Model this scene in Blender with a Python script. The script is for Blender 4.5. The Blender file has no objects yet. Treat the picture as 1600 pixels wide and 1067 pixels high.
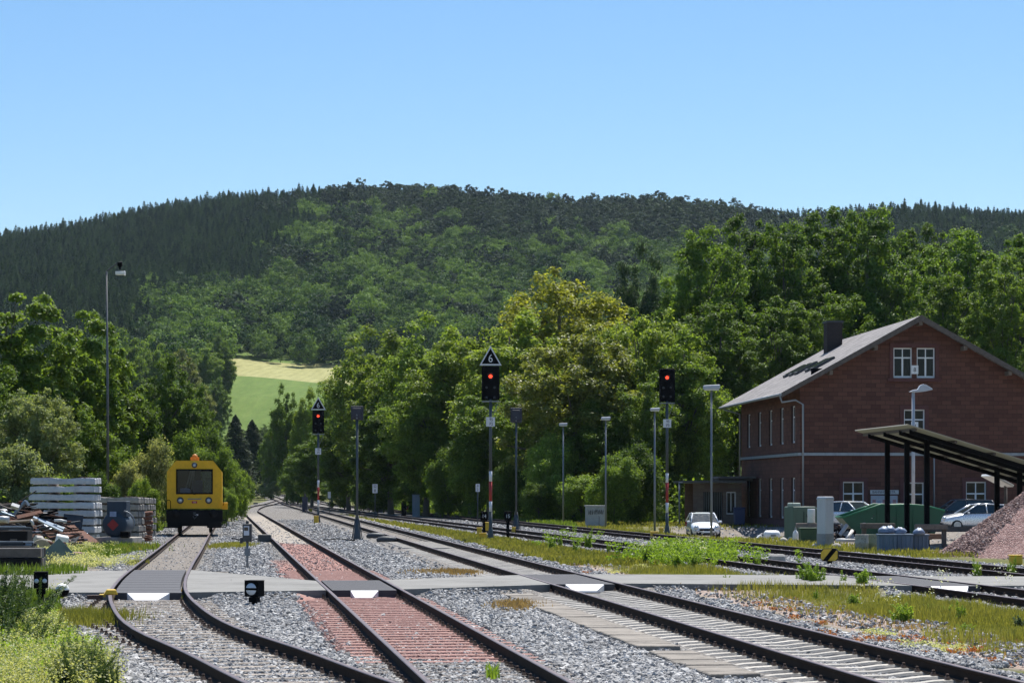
SKY_STR, SUN_STR, EXPO = .085, 5.0, 0.68
SKY_AIR, SKY_DUST, SKY_OZ, SKY_SAT = 1.0, .5, 3.3, 1.24
STONES = 1.0
LEAFQ = 1.7
GRASSQ = 1.0
HAZE = .000035
import bpy, bmesh, math, random
import numpy as np
from mathutils import Vector, Matrix, Quaternion
R = math.radians
F, CX, HY, CZ = 3645.0, 800.0, 766.0, 2.2      # focal length and horizon of the photograph, eye height
scene = bpy.context.scene
COL = scene.collection
rng = np.random.default_rng(7)
random.seed(5)

def XA(px, Y): return (px - CX) * Y / F          # ground position of something seen at a given bearing and distance
def ZA(py, Y): return CZ + (HY - py) * Y / F

# ------------------------------------------------------------------ objects
def tag(o, label=None, cat=None, group=None, kind=None):
    if label: o['label'] = label
    if cat: o['category'] = cat
    if group: o['group'] = group
    if kind: o['kind'] = kind
    return o
def thing(name, label, cat, loc=(0, 0, 0), rz=0.0, group=None):
    o = bpy.data.objects.new(name, None); COL.objects.link(o)
    o.location = loc; o.rotation_euler = (0, 0, rz); o.empty_display_size = .2
    return tag(o, label, cat, group)
def link(name, me, parent=None, loc=(0, 0, 0), rot=(0, 0, 0)):
    o = bpy.data.objects.new(name, me); COL.objects.link(o)
    o.location = loc; o.rotation_euler = rot
    if parent is not None: o.parent = parent
    return o
def kids(o): return [c for c in COL.objects if c.parent == o]
def copy_tree(o, loc=None, rz=None, label=None, group=None, scale=None, parent=None, ch=None):
    c = o.copy(); COL.objects.link(c)
    if parent is not None: c.parent = parent
    if loc is not None: c.location = loc
    if rz is not None: c.rotation_euler = (0, 0, rz)
    if scale is not None: c.scale = scale if hasattr(scale, '__len__') else (scale,) * 3
    if label: c['label'] = label
    if group: c['group'] = group
    for k in list(o.children): copy_tree(k, parent=c)
    return c

def mesh_np(name, V, Fa, mats, smooth=False, mi=None):
    V = np.asarray(V, np.float32); Fa = np.asarray(Fa, np.int32)
    me = bpy.data.meshes.new(name); n, k = Fa.shape
    me.vertices.add(len(V)); me.vertices.foreach_set('co', V.ravel())
    me.loops.add(n * k); me.loops.foreach_set('vertex_index', Fa.ravel())
    me.polygons.add(n); me.polygons.foreach_set('loop_start', np.arange(0, n * k, k, dtype=np.int32))
    try: me.polygons.foreach_set('loop_total', np.full(n, k, np.int32))
    except Exception: pass
    if mi is not None: me.polygons.foreach_set('material_index', np.asarray(mi, np.int32))
    me.polygons.foreach_set('use_smooth', np.full(n, smooth, bool))
    for m in (mats if isinstance(mats, (list, tuple)) else [mats]): me.materials.append(m)
    me.update(calc_edges=True)
    return me

class MB:
    """collects shapes and links them as ONE mesh"""
    def __init__(s): s.v = []; s.f = []; s.m = []; s.sm = []
    def add(s, vs, fs, mi=0, smooth=False):
        b = len(s.v); s.v += [tuple(v) for v in vs]
        for f in fs: s.f.append([b + i for i in f]); s.m.append(mi); s.sm.append(smooth)
        return s
    def box(s, c, d, mi=0, rot=None, taper=1.0):
        x, y, z = d[0] / 2, d[1] / 2, d[2] / 2; t = taper
        vs = [Vector(p) for p in ((-x, -y, -z), (x, -y, -z), (x, y, -z), (-x, y, -z), (-x * t, -y * t, z), (x * t, -y * t, z), (x * t, y * t, z), (-x * t, y * t, z))]
        if rot is not None:
            M = rot if isinstance(rot, (Matrix, Quaternion)) else Matrix.Rotation(rot, 3, 'Z')
            vs = [M @ v for v in vs]
        c = Vector(c)
        return s.add([v + c for v in vs], [(3, 2, 1, 0), (4, 5, 6, 7), (0, 1, 5, 4), (1, 2, 6, 5), (2, 3, 7, 6), (3, 0, 4, 7)], mi)
    def tube(s, pts, r, n=8, mi=0, cap=True, smooth=True):
        pts = [Vector(p) for p in pts]; rs = r if hasattr(r, '__len__') else [r] * len(pts)
        vs = []; fs = []; up = None
        for i, p in enumerate(pts):
            t = (pts[min(i + 1, len(pts) - 1)] - pts[max(i - 1, 0)]).normalized()
            if up is None: up = Vector((0, 0, 1)) if abs(t.z) < .9 else Vector((1, 0, 0))
            a = t.cross(up).normalized(); b = a.cross(t).normalized(); up = b
            for k in range(n):
                th = 2 * math.pi * k / n
                vs.append(p + (a * math.cos(th) + b * math.sin(th)) * rs[i])
        for i in range(len(pts) - 1):
            for k in range(n):
                fs.append((i * n + k, i * n + (k + 1) % n, (i + 1) * n + (k + 1) % n, (i + 1) * n + k))
        s.add(vs, fs, mi, smooth)
        if cap:
            b = len(s.v) - len(vs)
            s.f.append([b + k for k in range(n)][::-1]); s.m.append(mi); s.sm.append(False)
            s.f.append([b + (len(pts) - 1) * n + k for k in range(n)]); s.m.append(mi); s.sm.append(False)
        return s
    def lathe(s, c, prof, n=20, mi=0, smooth=True, axis='Z', cap=True):
        vs = []; fs = []; c = Vector(c)
        for r_, z in prof:
            for k in range(n):
                th = 2 * math.pi * k / n; x, y = r_ * math.cos(th), r_ * math.sin(th)
                p = {'Z': (x, y, z), 'Y': (x, z, y), 'X': (z, x, y)}[axis]
                vs.append(c + Vector(p))
        for i in range(len(prof) - 1):
            for k in range(n):
                q = (i * n + k, i * n + (k + 1) % n, (i + 1) * n + (k + 1) % n, (i + 1) * n + k)
                fs.append(q if axis != 'Y' else q[::-1])
        s.add(vs, fs, mi, smooth)
        b = len(s.v) - len(vs)
        for ring, flip in ((0, True), (len(prof) - 1, False)):
            if cap and prof[ring][0] > 1e-4:
                f = [b + ring * n + k for k in range(n)]
                s.f.append(f[::-1] if flip else f); s.m.append(mi); s.sm.append(False)
        return s
    def prism(s, poly, y0, y1, mi=0, plane='XZ'):
        """polygon in XZ pushed along Y (or in YZ along X, XY along Z)"""
        n = len(poly)
        def P(p, t): return {'XZ': (p[0], t, p[1]), 'YZ': (t, p[0], p[1]), 'XY': (p[0], p[1], t)}[plane]
        vs = [P(p, y0) for p in poly] + [P(p, y1) for p in poly]
        fs = [list(range(n)), list(range(n, 2 * n))[::-1]] + [(i, n + i, n + (i + 1) % n, (i + 1) % n) for i in range(n)]
        return s.add(vs, fs, mi)
    def text(s, txt, size, at, mi=0, normal='-Y', depth=.004, xs=1.0, rz=0.0):
        cu = bpy.data.curves.new('t', 'FONT'); cu.body = txt; cu.size = size; cu.align_x = 'CENTER'; cu.align_y = 'CENTER'; cu.extrude = depth; cu.resolution_u = 3
        o = bpy.data.objects.new('t', cu); COL.objects.link(o)
        dg = bpy.context.evaluated_depsgraph_get(); me = bpy.data.meshes.new_from_object(o.evaluated_get(dg))
        vs = []
        for v in me.vertices:
            p = Vector((v.co.x * xs, -v.co.z, v.co.y))
            if normal == '-X': p = Vector((-v.co.z, -v.co.x * xs, v.co.y))
            vs.append(Vector(at) + p)
        s.add(vs, [list(p.vertices) for p in me.polygons], mi)
        bpy.data.objects.remove(o); bpy.data.curves.remove(cu); bpy.data.meshes.remove(me)
        return s
    def mesh(s, name, mats):
        me = bpy.data.meshes.new(name); me.from_pydata([tuple(v) for v in s.v], [], s.f)
        me.polygons.foreach_set('material_index', s.m); me.polygons.foreach_set('use_smooth', s.sm)
        for m in (mats if isinstance(mats, (list, tuple)) else [mats]): me.materials.append(m)
        me.update()
        return me
    def build(s, name, mats, parent=None, bevel=0.0, loc=(0, 0, 0), rot=(0, 0, 0), fix=True, seg=1):
        me = s.mesh(name, mats)
        if fix:
            bm = bmesh.new(); bm.from_mesh(me); bmesh.ops.recalc_face_normals(bm, faces=bm.faces); bm.to_mesh(me); bm.free()
        o = link(name, me, parent, loc, rot)
        if bevel:
            b = o.modifiers.new('b', 'BEVEL'); b.width = bevel; b.segments = seg; b.limit_method = 'ANGLE'; b.angle_limit = R(40)
        return o

# ------------------------------------------------------------------ materials
MATS = {}
def nodes_of(name):
    m = bpy.data.materials.new(name); m.use_nodes = True; nt = m.node_tree; nt.nodes.clear()
    out = nt.nodes.new('ShaderNodeOutputMaterial')
    return m, nt, out
class NT:
    def __init__(s, nt): s.nt = nt
    def n(s, t, **kw):
        x = s.nt.nodes.new(t)
        for k, v in kw.items():
            if k.startswith('i_'): x.inputs[k[2:].replace('_', ' ')].default_value = v
            else: setattr(x, k, v)
        return x
    def l(s, a, b): s.nt.links.new(a, b)
    def val(s, x, sock):
        if isinstance(x, (int, float)): sock.default_value = x
        elif isinstance(x, (tuple, list)): sock.default_value = (*x, 1.0) if len(x) == 3 and len(sock.default_value) == 4 else x
        else: s.l(x, sock)
    def mix(s, f, a, b, bt='MIX'):
        x = s.n('ShaderNodeMix', data_type='RGBA', blend_type=bt)
        s.val(f, x.inputs[0]); s.val(a, x.inputs[6]); s.val(b, x.inputs[7]); return x.outputs[2]
    def math(s, op, a, b=0.0, c=None, clamp=False):
        x = s.n('ShaderNodeMath', operation=op, use_clamp=clamp); s.val(a, x.inputs[0]); s.val(b, x.inputs[1])
        if c is not None: s.val(c, x.inputs[2])
        return x.outputs[0]
    def ramp(s, f, stops, interp='LINEAR'):
        x = s.n('ShaderNodeValToRGB'); cr = x.color_ramp; cr.interpolation = interp
        while len(cr.elements) < len(stops): cr.elements.new(.5)
        for e, (p, c) in zip(cr.elements, stops): e.position = p; e.color = (*c, 1) if len(c) == 3 else c
        s.l(f, x.inputs[0]); return x.outputs[0]
    def noise(s, scale, vec=None, detail=4, rough=.55, dim='3D'):
        x = s.n('ShaderNodeTexNoise'); x.inputs['Scale'].default_value = scale; x.inputs['Detail'].default_value = detail; x.inputs['Roughness'].default_value = rough
        if vec is not None: s.l(vec, x.inputs['Vector'])
        return x.outputs[0]
    def voro(s, scale, vec=None, feat='F1', rnd=1.0):
        x = s.n('ShaderNodeTexVoronoi', feature=feat); x.inputs['Scale'].default_value = scale; x.inputs['Randomness'].default_value = rnd
        if vec is not None: s.l(vec, x.inputs['Vector'])
        return x
    def mapping(s, vec, scale=(1, 1, 1), rot=(0, 0, 0)):
        x = s.n('ShaderNodeMapping'); x.inputs['Scale'].default_value = scale; x.inputs['Rotation'].default_value = rot
        s.l(vec, x.inputs['Vector']); return x.outputs[0]
    def bump(s, h, strength=.3, dist=.02):
        x = s.n('ShaderNodeBump'); x.inputs['Strength'].default_value = strength; x.inputs['Distance'].default_value = dist
        s.l(h, x.inputs['Height']); return x.outputs[0]

def C(*c): return tuple(c)
def mat(name, col, rough=.6, metal=0.0, var=.35, scale=6.0, col2=None, bump=0.0, bscale=30.0, streak=False, spec=.5, coat=0.0, emit=None, estr=0.0, dirt=0.0, each=0.0):
    """plain surface: colour with worn patches and fine grain"""
    if name in MATS: return MATS[name]
    m, nt, out = nodes_of(name); N = NT(nt)
    tc = N.n('ShaderNodeTexCoord').outputs['Object']
    oi = N.n('ShaderNodeObjectInfo'); va = N.n('ShaderNodeVectorMath', operation='ADD'); N.l(tc, va.inputs[0]); N.l(N.math('MULTIPLY', oi.outputs['Random'], 23.0), va.inputs[1]); tc = va.outputs[0]
    vec = N.mapping(tc, (1, 1, .12)) if streak else tc
    a = N.noise(scale, vec, 5, .6); b = N.noise(scale * 7, tc, 3, .6)
    f = N.math('ADD', N.math('MULTIPLY', a, .7), N.math('MULTIPLY', b, .3))
    lo = col2 if col2 else tuple(c * (1 - var) for c in col)
    hi = tuple(min(1, c * (1 + var * .5)) for c in col)
    c = N.ramp(f, [(.32, lo), (.5, col), (.68, hi)])
    if dirt:
        d = N.ramp(N.noise(scale * 2.3, vec, 6, .7), [(.5, (0, 0, 0)), (.72, (1, 1, 1))])
        c = N.mix(N.math('MULTIPLY', d, dirt), c, (.05, .04, .03))
    if each:
        g_ = N.n('ShaderNodeCombineXYZ'); v_ = N.math('ADD', N.math('MULTIPLY', oi.outputs['Random'], each), 1 - each * .6)
        for i_ in range(3): N.l(v_, g_.inputs[i_])
        c = N.mix(1.0, c, g_.outputs[0], 'MULTIPLY')
    p = N.n('ShaderNodeBsdfPrincipled'); N.l(c, p.inputs['Base Color'])
    p.inputs['Metallic'].default_value = metal; p.inputs['Specular IOR Level'].default_value = spec; p.inputs['Coat Weight'].default_value = coat
    rr = N.math('ADD', N.math('MULTIPLY', b, .25), rough - .12, clamp=True); N.l(rr, p.inputs['Roughness'])
    if bump: N.l(N.bump(N.noise(bscale, tc, 4, .6), bump, .02), p.inputs['Normal'])
    if emit:
        p.inputs['Emission Color'].default_value = (*emit, 1); p.inputs['Emission Strength'].default_value = estr
    N.l(p.outputs[0], out.inputs[0]); MATS[name] = m
    return m

def leafmat(name, dark, light, trans=.35, tcol=None, rough=.5, spec=.2, nscale=.35, vary=.35):
    """foliage: every leaf and every tree a slightly different green, light passing through"""
    if name in MATS: return MATS[name]
    m, nt, out = nodes_of(name); N = NT(nt)
    geo = N.n('ShaderNodeNewGeometry'); oi = N.n('ShaderNodeObjectInfo')
    tc = N.n('ShaderNodeTexCoord').outputs['Object']
    nz = N.noise(nscale, tc, 3, .6)
    f = N.math('ADD', N.math('MULTIPLY', geo.outputs['Random Per Island'], .55), N.math('MULTIPLY', N.math('SUBTRACT', nz, .22), .8))
    f = N.math('ADD', f, N.math('MULTIPLY', N.math('SUBTRACT', oi.outputs['Random'], .5), vary), clamp=True)
    c = N.ramp(f, [(.08, dark), (.9, light)])
    p = N.n('ShaderNodeBsdfPrincipled'); N.l(c, p.inputs['Base Color']); p.inputs['Roughness'].default_value = rough; p.inputs['Specular IOR Level'].default_value = spec
    t = N.n('ShaderNodeBsdfTranslucent'); tc2 = tcol or (1.25, 1.2, .5)
    N.l(N.mix(1.0, c, tc2, 'MULTIPLY'), t.inputs['Color'])
    ms = N.n('ShaderNodeMixShader'); ms.inputs[0].default_value = trans
    N.l(p.outputs[0], ms.inputs[1]); N.l(t.outputs[0], ms.inputs[2]); N.l(ms.outputs[0], out.inputs[0])
    MATS[name] = m
    return m

M = {}
M['rust'] = mat('rusty_steel', (.065, .038, .028), .75, .2, .5, 9, bump=.3)
M['rail'] = mat('rail_steel', (.028, .018, .013), .85, 0, .4, 5, bump=.2, spec=.12)
M['railtop'] = mat('rail_head_worn', (.13, .095, .088), .45, .5, .3, 3)
M['concrete'] = mat('sleeper_concrete', (.42, .395, .355), .9, 0, .28, 5, bump=.35, dirt=.3, each=.3)
M['path'] = mat('path_concrete', (.20, .196, .184), .92, 0, .3, .6, bump=.3, bscale=60, dirt=.35)
M['redox'] = mat('red_oxide_steel', (.34, .185, .155), .85, 0, .3, 7, bump=.3, dirt=.25)
M['wood'] = mat('weathered_timber', (.19, .155, .125), .9, 0, .4, 5, bump=.5, dirt=.3)
M['oldwood'] = mat('dark_timber', (.12, .10, .085), .9, 0, .4, 5, bump=.5, dirt=.3)
M['rust2'] = mat('brown_steel_sleeper', (.30, .26, .22), .85, .1, .35, 6, bump=.3, dirt=.3, each=.3)
M['black'] = mat('black_paint', (.005, .005, .006), .7, 0, .3, 6, spec=.06)
M['rubber'] = mat('dark_rubber', (.055, .055, .062), .8, 0, .25, 4, bump=.2, bscale=80)
M['white'] = mat('white_paint', (.78, .78, .77), .5, 0, .08, 4, dirt=.12)
M['red'] = mat('red_paint', (.34, .025, .02), .5, 0, .15, 6)
M['yellow'] = mat('yellow_paint', (.68, .44, .03), .5, 0, .2, 6, dirt=.25)
M['locoyellow'] = mat('machine_yellow', (.76, .41, .012), .5, 0, .12, 2, dirt=.18, spec=.3)
M['galv'] = mat('galvanised_grey', (.19, .21, .23), .55, .3, .2, 5, streak=True)
M['mastgrey'] = mat('mast_grey_green', (.055, .07, .078), .6, .1, .25, 4, streak=True)
M['darkgrey'] = mat('dark_grey_metal', (.05, .055, .06), .6, .2, .3, 6)
M['bluegrey'] = mat('blue_grey_paint', (.22, .27, .32), .55, 0, .25, 5, streak=True, dirt=.2)
M['glass'] = mat('window_glass', (.008, .010, .013), .1, 0, .2, 2, spec=.22)
M['bark'] = mat('tree_bark', (.12, .10, .08), .9, 0, .4, 6, bump=.6, streak=True)
# ------------------------------------------------------------------ camera, sky, sun
cam = bpy.data.cameras.new('camera'); cam.sensor_width = 36; cam.lens = 36 * F / 1600
cam.shift_y = (HY - 533.5) / 1600; cam.clip_end = 9000; cam.clip_start = .5
co = bpy.data.objects.new('camera', cam); COL.objects.link(co); co.location = (0, 0, CZ); co.rotation_euler = (R(90), 0, 0)
scene.camera = co
SUN_EL, SUN_AZ = 61.5, 17.0
w = bpy.data.worlds.new('World'); scene.world = w; w.use_nodes = True
wn = w.node_tree; bg = wn.nodes['Background']; sky = wn.nodes.new('ShaderNodeTexSky'); sky.sky_type = 'NISHITA'
sky.sun_disc = False; sky.sun_elevation = R(SUN_EL); sky.sun_rotation = R(SUN_AZ); sky.altitude = 200
sky.air_density = SKY_AIR; sky.dust_density = SKY_DUST; sky.ozone_density = SKY_OZ
hs = wn.nodes.new('ShaderNodeHueSaturation'); hs.inputs['Saturation'].default_value = SKY_SAT; hs.inputs['Value'].default_value = 1.0; wn.links.new(sky.outputs[0], hs.inputs['Color']); wn.links.new(hs.outputs[0], bg.inputs[0]); bg.inputs[1].default_value = SKY_STR
if HAZE:
    hz = bpy.data.meshes.new('haze'); bmh = bmesh.new(); bmesh.ops.create_cube(bmh, size=1.0); bmh.to_mesh(hz); bmh.free()
    hm = bpy.data.materials.new('haze_air'); hm.use_nodes = True; hm.node_tree.nodes.clear()
    ho = hm.node_tree.nodes.new('ShaderNodeOutputMaterial'); pv = hm.node_tree.nodes.new('ShaderNodeVolumePrincipled')
    pv.inputs['Color'].default_value = (.62, .78, .95, 1); pv.inputs['Density'].default_value = HAZE; pv.inputs['Anisotropy'].default_value = .2
    hm.node_tree.links.new(pv.outputs[0], ho.inputs['Volume']); hz.materials.append(hm)
    hob = link('haze', hz); hob.scale = (9300, 5900, 420); hob.location = (0, 2200, 207.5); tag(hob, kind='stuff')
sl = bpy.data.lights.new('sun', 'SUN'); sl.energy = SUN_STR; sl.angle = R(.53); sl.color = (1.0, .955, .88)
so = bpy.data.objects.new('sun', sl); COL.objects.link(so); so.location = (40, 60, 120)
D = Vector((math.sin(R(SUN_AZ)) * math.cos(R(SUN_EL)), math.cos(R(SUN_AZ)) * math.cos(R(SUN_EL)), math.sin(R(SUN_EL))))
so.rotation_euler = (-D).to_track_quat('-Z', 'Y').to_euler()
vs_ = scene.view_settings; vs_.view_transform = 'Standard'; vs_.look = 'None'; vs_.exposure = EXPO; vs_.gamma = 1
scene.cycles.max_bounces = 6; scene.cycles.diffuse_bounces = 3; scene.cycles.glossy_bounces = 3; scene.cycles.transmission_bounces = 6; scene.cycles.transparent_max_bounces = 8
scene.cycles.use_denoising = True
scene.cycles.sample_clamp_indirect = 4
scene.cycles.volume_bounces = 0

# ------------------------------------------------------------------ plan of the place
def interp_curve(pts):
    pts = np.array(pts, float); y, x = pts[:, 0], pts[:, 1]
    h = np.diff(y); d = np.diff(x) / h; m = np.zeros(len(y)); m[1:-1] = (d[:-1] * h[1:] + d[1:] * h[:-1]) / (h[:-1] + h[1:]); m[0] = d[0]; m[-1] = d[-1]
    def f(Y):
        Y = np.asarray(Y, float); i = np.clip(np.searchsorted(y, Y) - 1, 0, len(h) - 1); t = (Y - y[i]) / h[i]
        t2, t3 = t * t, t * t * t
        r = (2 * t3 - 3 * t2 + 1) * x[i] + (t3 - 2 * t2 + t) * h[i] * m[i] + (-2 * t3 + 3 * t2) * x[i + 1] + (t3 - t2) * h[i] * m[i + 1]
        r = np.where(Y < y[0], x[0] + m[0] * (Y - y[0]), r); r = np.where(Y > y[-1], x[-1] + m[-1] * (Y - y[-1]), r)
        return r
    return f
c1 = interp_curve([(14, 1.5), (20, -.6), (24.8, -2.05), (30, -3.5), (33.9, -4.66), (42, -6.44), (47.1, -7.34), (52.1, -8.06), (62.2, -9.32), (78.7, -11.27), (104, -14.3), (160, -20.95)])
c2 = interp_curve([(12, 1.47), (60, -4.53), (120, -12.03), (200, -22.03), (235, -26.35), (280, -30.9), (321, -34.45), (360, -37.1), (400, -39.6)])
c3 = interp_curve([(12, 6.18), (100, -4.12), (200, -15.82), (300, -27.6), (350, -33.5), (400, -39.5)])
c4 = interp_curve([(12, 14.76), (100, 2.44), (200, -11.56), (300, -25.56), (400, -39.6), (450, -46.3), (500, -53.0), (560, -61.2), (600, -66.6)])
c5 = interp_curve([(12, 19.47), (100, 7.24), (200, -6.66), (300, -20.56), (389, -32.9), (450, -42.6), (500, -51.6), (540, -58.2)])
_zy = np.array([0, 350, 400, 450, 500, 600.0]); _zz = np.array([0, 0, .35, .9, 1.5, 2.2])
def gz(Y): return np.interp(Y, _zy, _zz)
_rx = np.array([-1800, -900, -300, 0, 200, 390, 470, 540, 620, 700, 800, 900, 1060, 1250, 1400, 1600, 1900, 2500, 3400.0])
_ry = np.array([640, 560, 425, 357, 323, 294, 285, 282, 287, 292, 297, 303, 308, 322, 317, 321, 345, 430, 560.0])
def hill_z(a, Y):
    """height of the slope beyond the valley floor, along a bearing a = X / Y"""
    px = CX + F * a
    r = (HY - np.interp(px, _rx, _ry)) / F - .0108
    e = np.interp(Y, [600, 640, 680, 720, 800, 900, 1000], [0, .017, .030, .039, .0475, .0548, .068])
    t = np.clip((Y - 1000) / 500, 0, 1); r0 = np.minimum(.068, r)
    e = np.where(Y > 1000, np.minimum(.068, e) + (r - .068) * (t * (1.35 - .35 * t)), np.minimum(e, np.maximum(r, .0)))
    e = np.where(Y > 1500, r * np.clip(1 - (Y - 1500) / 900, .2, 1), e)
    return CZ + Y * e + 1.5 * np.sin(a * 60 + Y * .011) * np.clip((Y - 640) / 200, 0, 1)
def noise2(X, Y, s, seed=0):
    """cheap smooth 2-D noise for ragged borders"""
    r_ = np.random.default_rng(seed); o = 0
    for k in range(7):
        th = r_.uniform(0, 6.28); fq = s * r_.uniform(.6, 2.2); o = o + np.sin((X * math.cos(th) + Y * math.sin(th)) * fq + r_.uniform(0, 6.28))
    return o / 3.2
near_edge = lambda X: np.interp(X, [-30, -6.5, -3.9, -2.1, 0, 2.8, 8.7, 30], [46.5, 46.9, 47.9, 48.4, 50.5, 51.6, 50.2, 50.5])
far_edge = lambda X: np.interp(X, [-30, -11.2, -9.7, -7.25, -6.85, -4.35, -2.7, 0, 2.1, 6, 14, 30], [56, 56.5, 59.8, 60.4, 53.3, 52.9, 53.6, 56.5, 57.3, 56.6, 55.3, 55.6])
def path_rise(X, Y):
    d_ = np.maximum(near_edge(X) - Y, Y - far_edge(X)); intr = np.minimum(np.minimum(np.abs(X - c1(np.minimum(Y, 160))), np.abs(X - c2(Y))), np.minimum(np.abs(X - c3(Y)), np.abs(X - c4(Y))))
    return .135 * np.clip(1 - (d_ - .0) / 1.3, 0, 1) ** 1.5 * (d_ > -.3) * np.clip((intr - .9) / .5, 0, 1)
def sstep(x, a, b): return np.clip((x - a) / (b - a), 0, 1)
def zones(X, Y):
    """ballast, dirt, red dust, tan sand, yard weights of the ground"""
    n1 = noise2(X, Y, 1.3, 1); n2 = noise2(X, Y, 3.1, 2); n = n1 * .35 + n2 * .2
    C1, C2, C3, C4, C5 = c1(Y), c2(Y), c3(Y), c4(Y), c5(Y)
    left = np.where(Y < 165, C1 - 2.0 - .5 * sstep(Y, 55, 70), C2 - 2.2)
    left = np.where(Y < 46, C1 - 1.75 - .3 * sstep(Y, 42, 34), left)
    bal = sstep(X - left + n, 0, .35) * sstep(C3 + 2.35 - X + n * .8, 0, .35)
    b45 = sstep(X - (C4 - 1.75) + n * .6, 0, .3) * sstep(C5 + 1.9 + 1.6 * sstep(Y, 90, 70) * sstep(Y, 40, 60) - X + n, 0, .3)
    bal = np.maximum(bal, b45)
    farb = sstep(Y, 230, 300) * sstep(X - C2 + 3.0, 0, .5) * sstep(np.maximum(C5, C4) + 2.5 - X, 0, .5)
    bal = np.maximum(bal, farb)
    dirt = sstep(X - C3 - 2.0 + n * .5, 0, .4) * sstep(C3 + 3.75 + .9 * sstep(Y, 60, 35) - X + n * 1.2, 0, .9) * sstep(Y, 150, 100)
    tanp = sstep(X - C3 - 1.9 + n * .5, 0, .4) * sstep(C4 - 1.6 - X + n, 0, .4) * sstep(Y, 130, 150) * sstep(Y, 200, 170)
    red = (np.abs(X - C2) < .74) * sstep(Y + n1 * .8, 30.0, 30.5) * sstep(98 - Y + n1 * 2, 0, 2)
    red = np.maximum(red, sstep(.35 - np.abs(X - C2 + 1.12) + n2 * .05, 0, .06) * sstep(Y, 31, 32) * sstep(47.9 - Y, 0, .4))
    red = np.maximum(red, sstep(.4 - np.abs(X - C2 + 1.1) + n2 * .14, 0, .14) * sstep(Y, 57, 58) * sstep(76 - Y, 0, 6))
    sand = (np.abs(X - C2) < 1.0 + .2 * n2) * sstep(Y, 96, 99) * sstep(235 - Y, 0, 40)
    yard = sstep(X - C5 - 4.3 + n, 0, 1.2) * sstep(Y, 74, 84) * sstep(X, 8, 10) * sstep(Y, 150, 140)
    apron = sstep(X - (C1 - 6.5) + n * 2, 0, 1) * sstep(C1 - 1.9 - X + n, 0, .5) * sstep(Y, 57, 64) * sstep(102 - Y, 0, 16)
    infill = np.maximum((np.abs(X - C1) < .70) * sstep(Y, 56, 58) * .9, (np.abs(X - C3) < .70) * sstep(Y, 56, 60) * .6) * (.75 + .35 * n2)
    yard = np.maximum(yard, np.clip(infill, 0, 1))
    return bal, dirt, np.clip(red, 0, 1), np.clip(np.maximum(sand, tanp), 0, 1), np.clip(np.maximum(yard, apron), 0, 1)

def ground_material():
    m, nt, out = nodes_of('ground_cover'); N = NT(nt)
    pos = N.n('ShaderNodeNewGeometry').outputs['Position']
    za = N.n('ShaderNodeVertexColor', layer_name='za'); zb = N.n('ShaderNodeVertexColor', layer_name='zb')
    sa = N.n('ShaderNodeSeparateColor'); sb = N.n('ShaderNodeSeparateColor'); N.l(za.outputs[0], sa.inputs[0]); N.l(zb.outputs[0], sb.inputs[0])
    # turf and bare soil between
    g = N.ramp(N.noise(.55, pos, 6, .65), [(.3, (.060, .075, .018)), (.48, (.115, .120, .028)), (.62, (.185, .160, .055)), (.75, (.22, .17, .10))])
    g = N.mix(N.math('MULTIPLY', N.noise(9, pos, 4, .7), .55), g, (.05, .06, .015))
    # crushed stone
    vo = N.voro(17, pos); sc = N.n('ShaderNodeSeparateColor'); N.l(vo.outputs['Color'], sc.inputs[0])
    st = N.ramp(sc.outputs[0], [(0, (.12, .12, .12)), (.4, (.25, .247, .243)), (.75, (.38, .375, .367)), (1, (.54, .53, .51))])
    gap = N.ramp(vo.outputs['Distance'], [(.25, (1, 1, 1)), (.62, (.25, .24, .23))])
    st = N.mix(1.0, st, gap, 'MULTIPLY')
    st = N.mix(N.math('MULTIPLY', N.noise(.5, pos, 4, .6), .5), st, (.22, .19, .16))
    di = N.ramp(N.noise(7, pos, 6, .75), [(.3, (.19, .145, .12)), (.5, (.30, .235, .20)), (.7, (.42, .36, .32))])
    re = N.ramp(N.noise(11, pos, 6, .75), [(.3, (.21, .115, .097)), (.5, (.315, .175, .15)), (.72, (.43, .29, .26))])
    sd = N.ramp(N.noise(9, pos, 6, .75), [(.3, (.19, .165, .14)), (.5, (.31, .275, .235)), (.7, (.45, .41, .36))])
    ya = N.ramp(N.noise(3, pos, 7, .75), [(.3, (.10, .088, .07)), (.48, (.19, .165, .14)), (.7, (.31, .28, .25))])
    c = N.mix(sa.outputs[0], g, st); c = N.mix(sa.outputs[1], c, di); c = N.mix(sb.outputs[1], c, ya)
    c = N.mix(sb.outputs[0], c, sd); c = N.mix(sa.outputs[2], c, re)
    h = N.mix(sa.outputs[0], N.noise(14, pos, 5, .7), vo.outputs['Distance'])
    p = N.n('ShaderNodeBsdfPrincipled'); N.l(c, p.inputs['Base Color']); p.inputs['Roughness'].default_value = .95; p.inputs['Specular IOR Level'].default_value = .2
    b = N.n('ShaderNodeBump'); b.inputs['Strength'].default_value = .7; b.inputs['Distance'].default_value = .04; N.l(h, b.inputs['Height']); b.invert = True
    N.l(b.outputs[0], p.inputs['Normal']); N.l(p.outputs[0], out.inputs[0])
    return m
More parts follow.
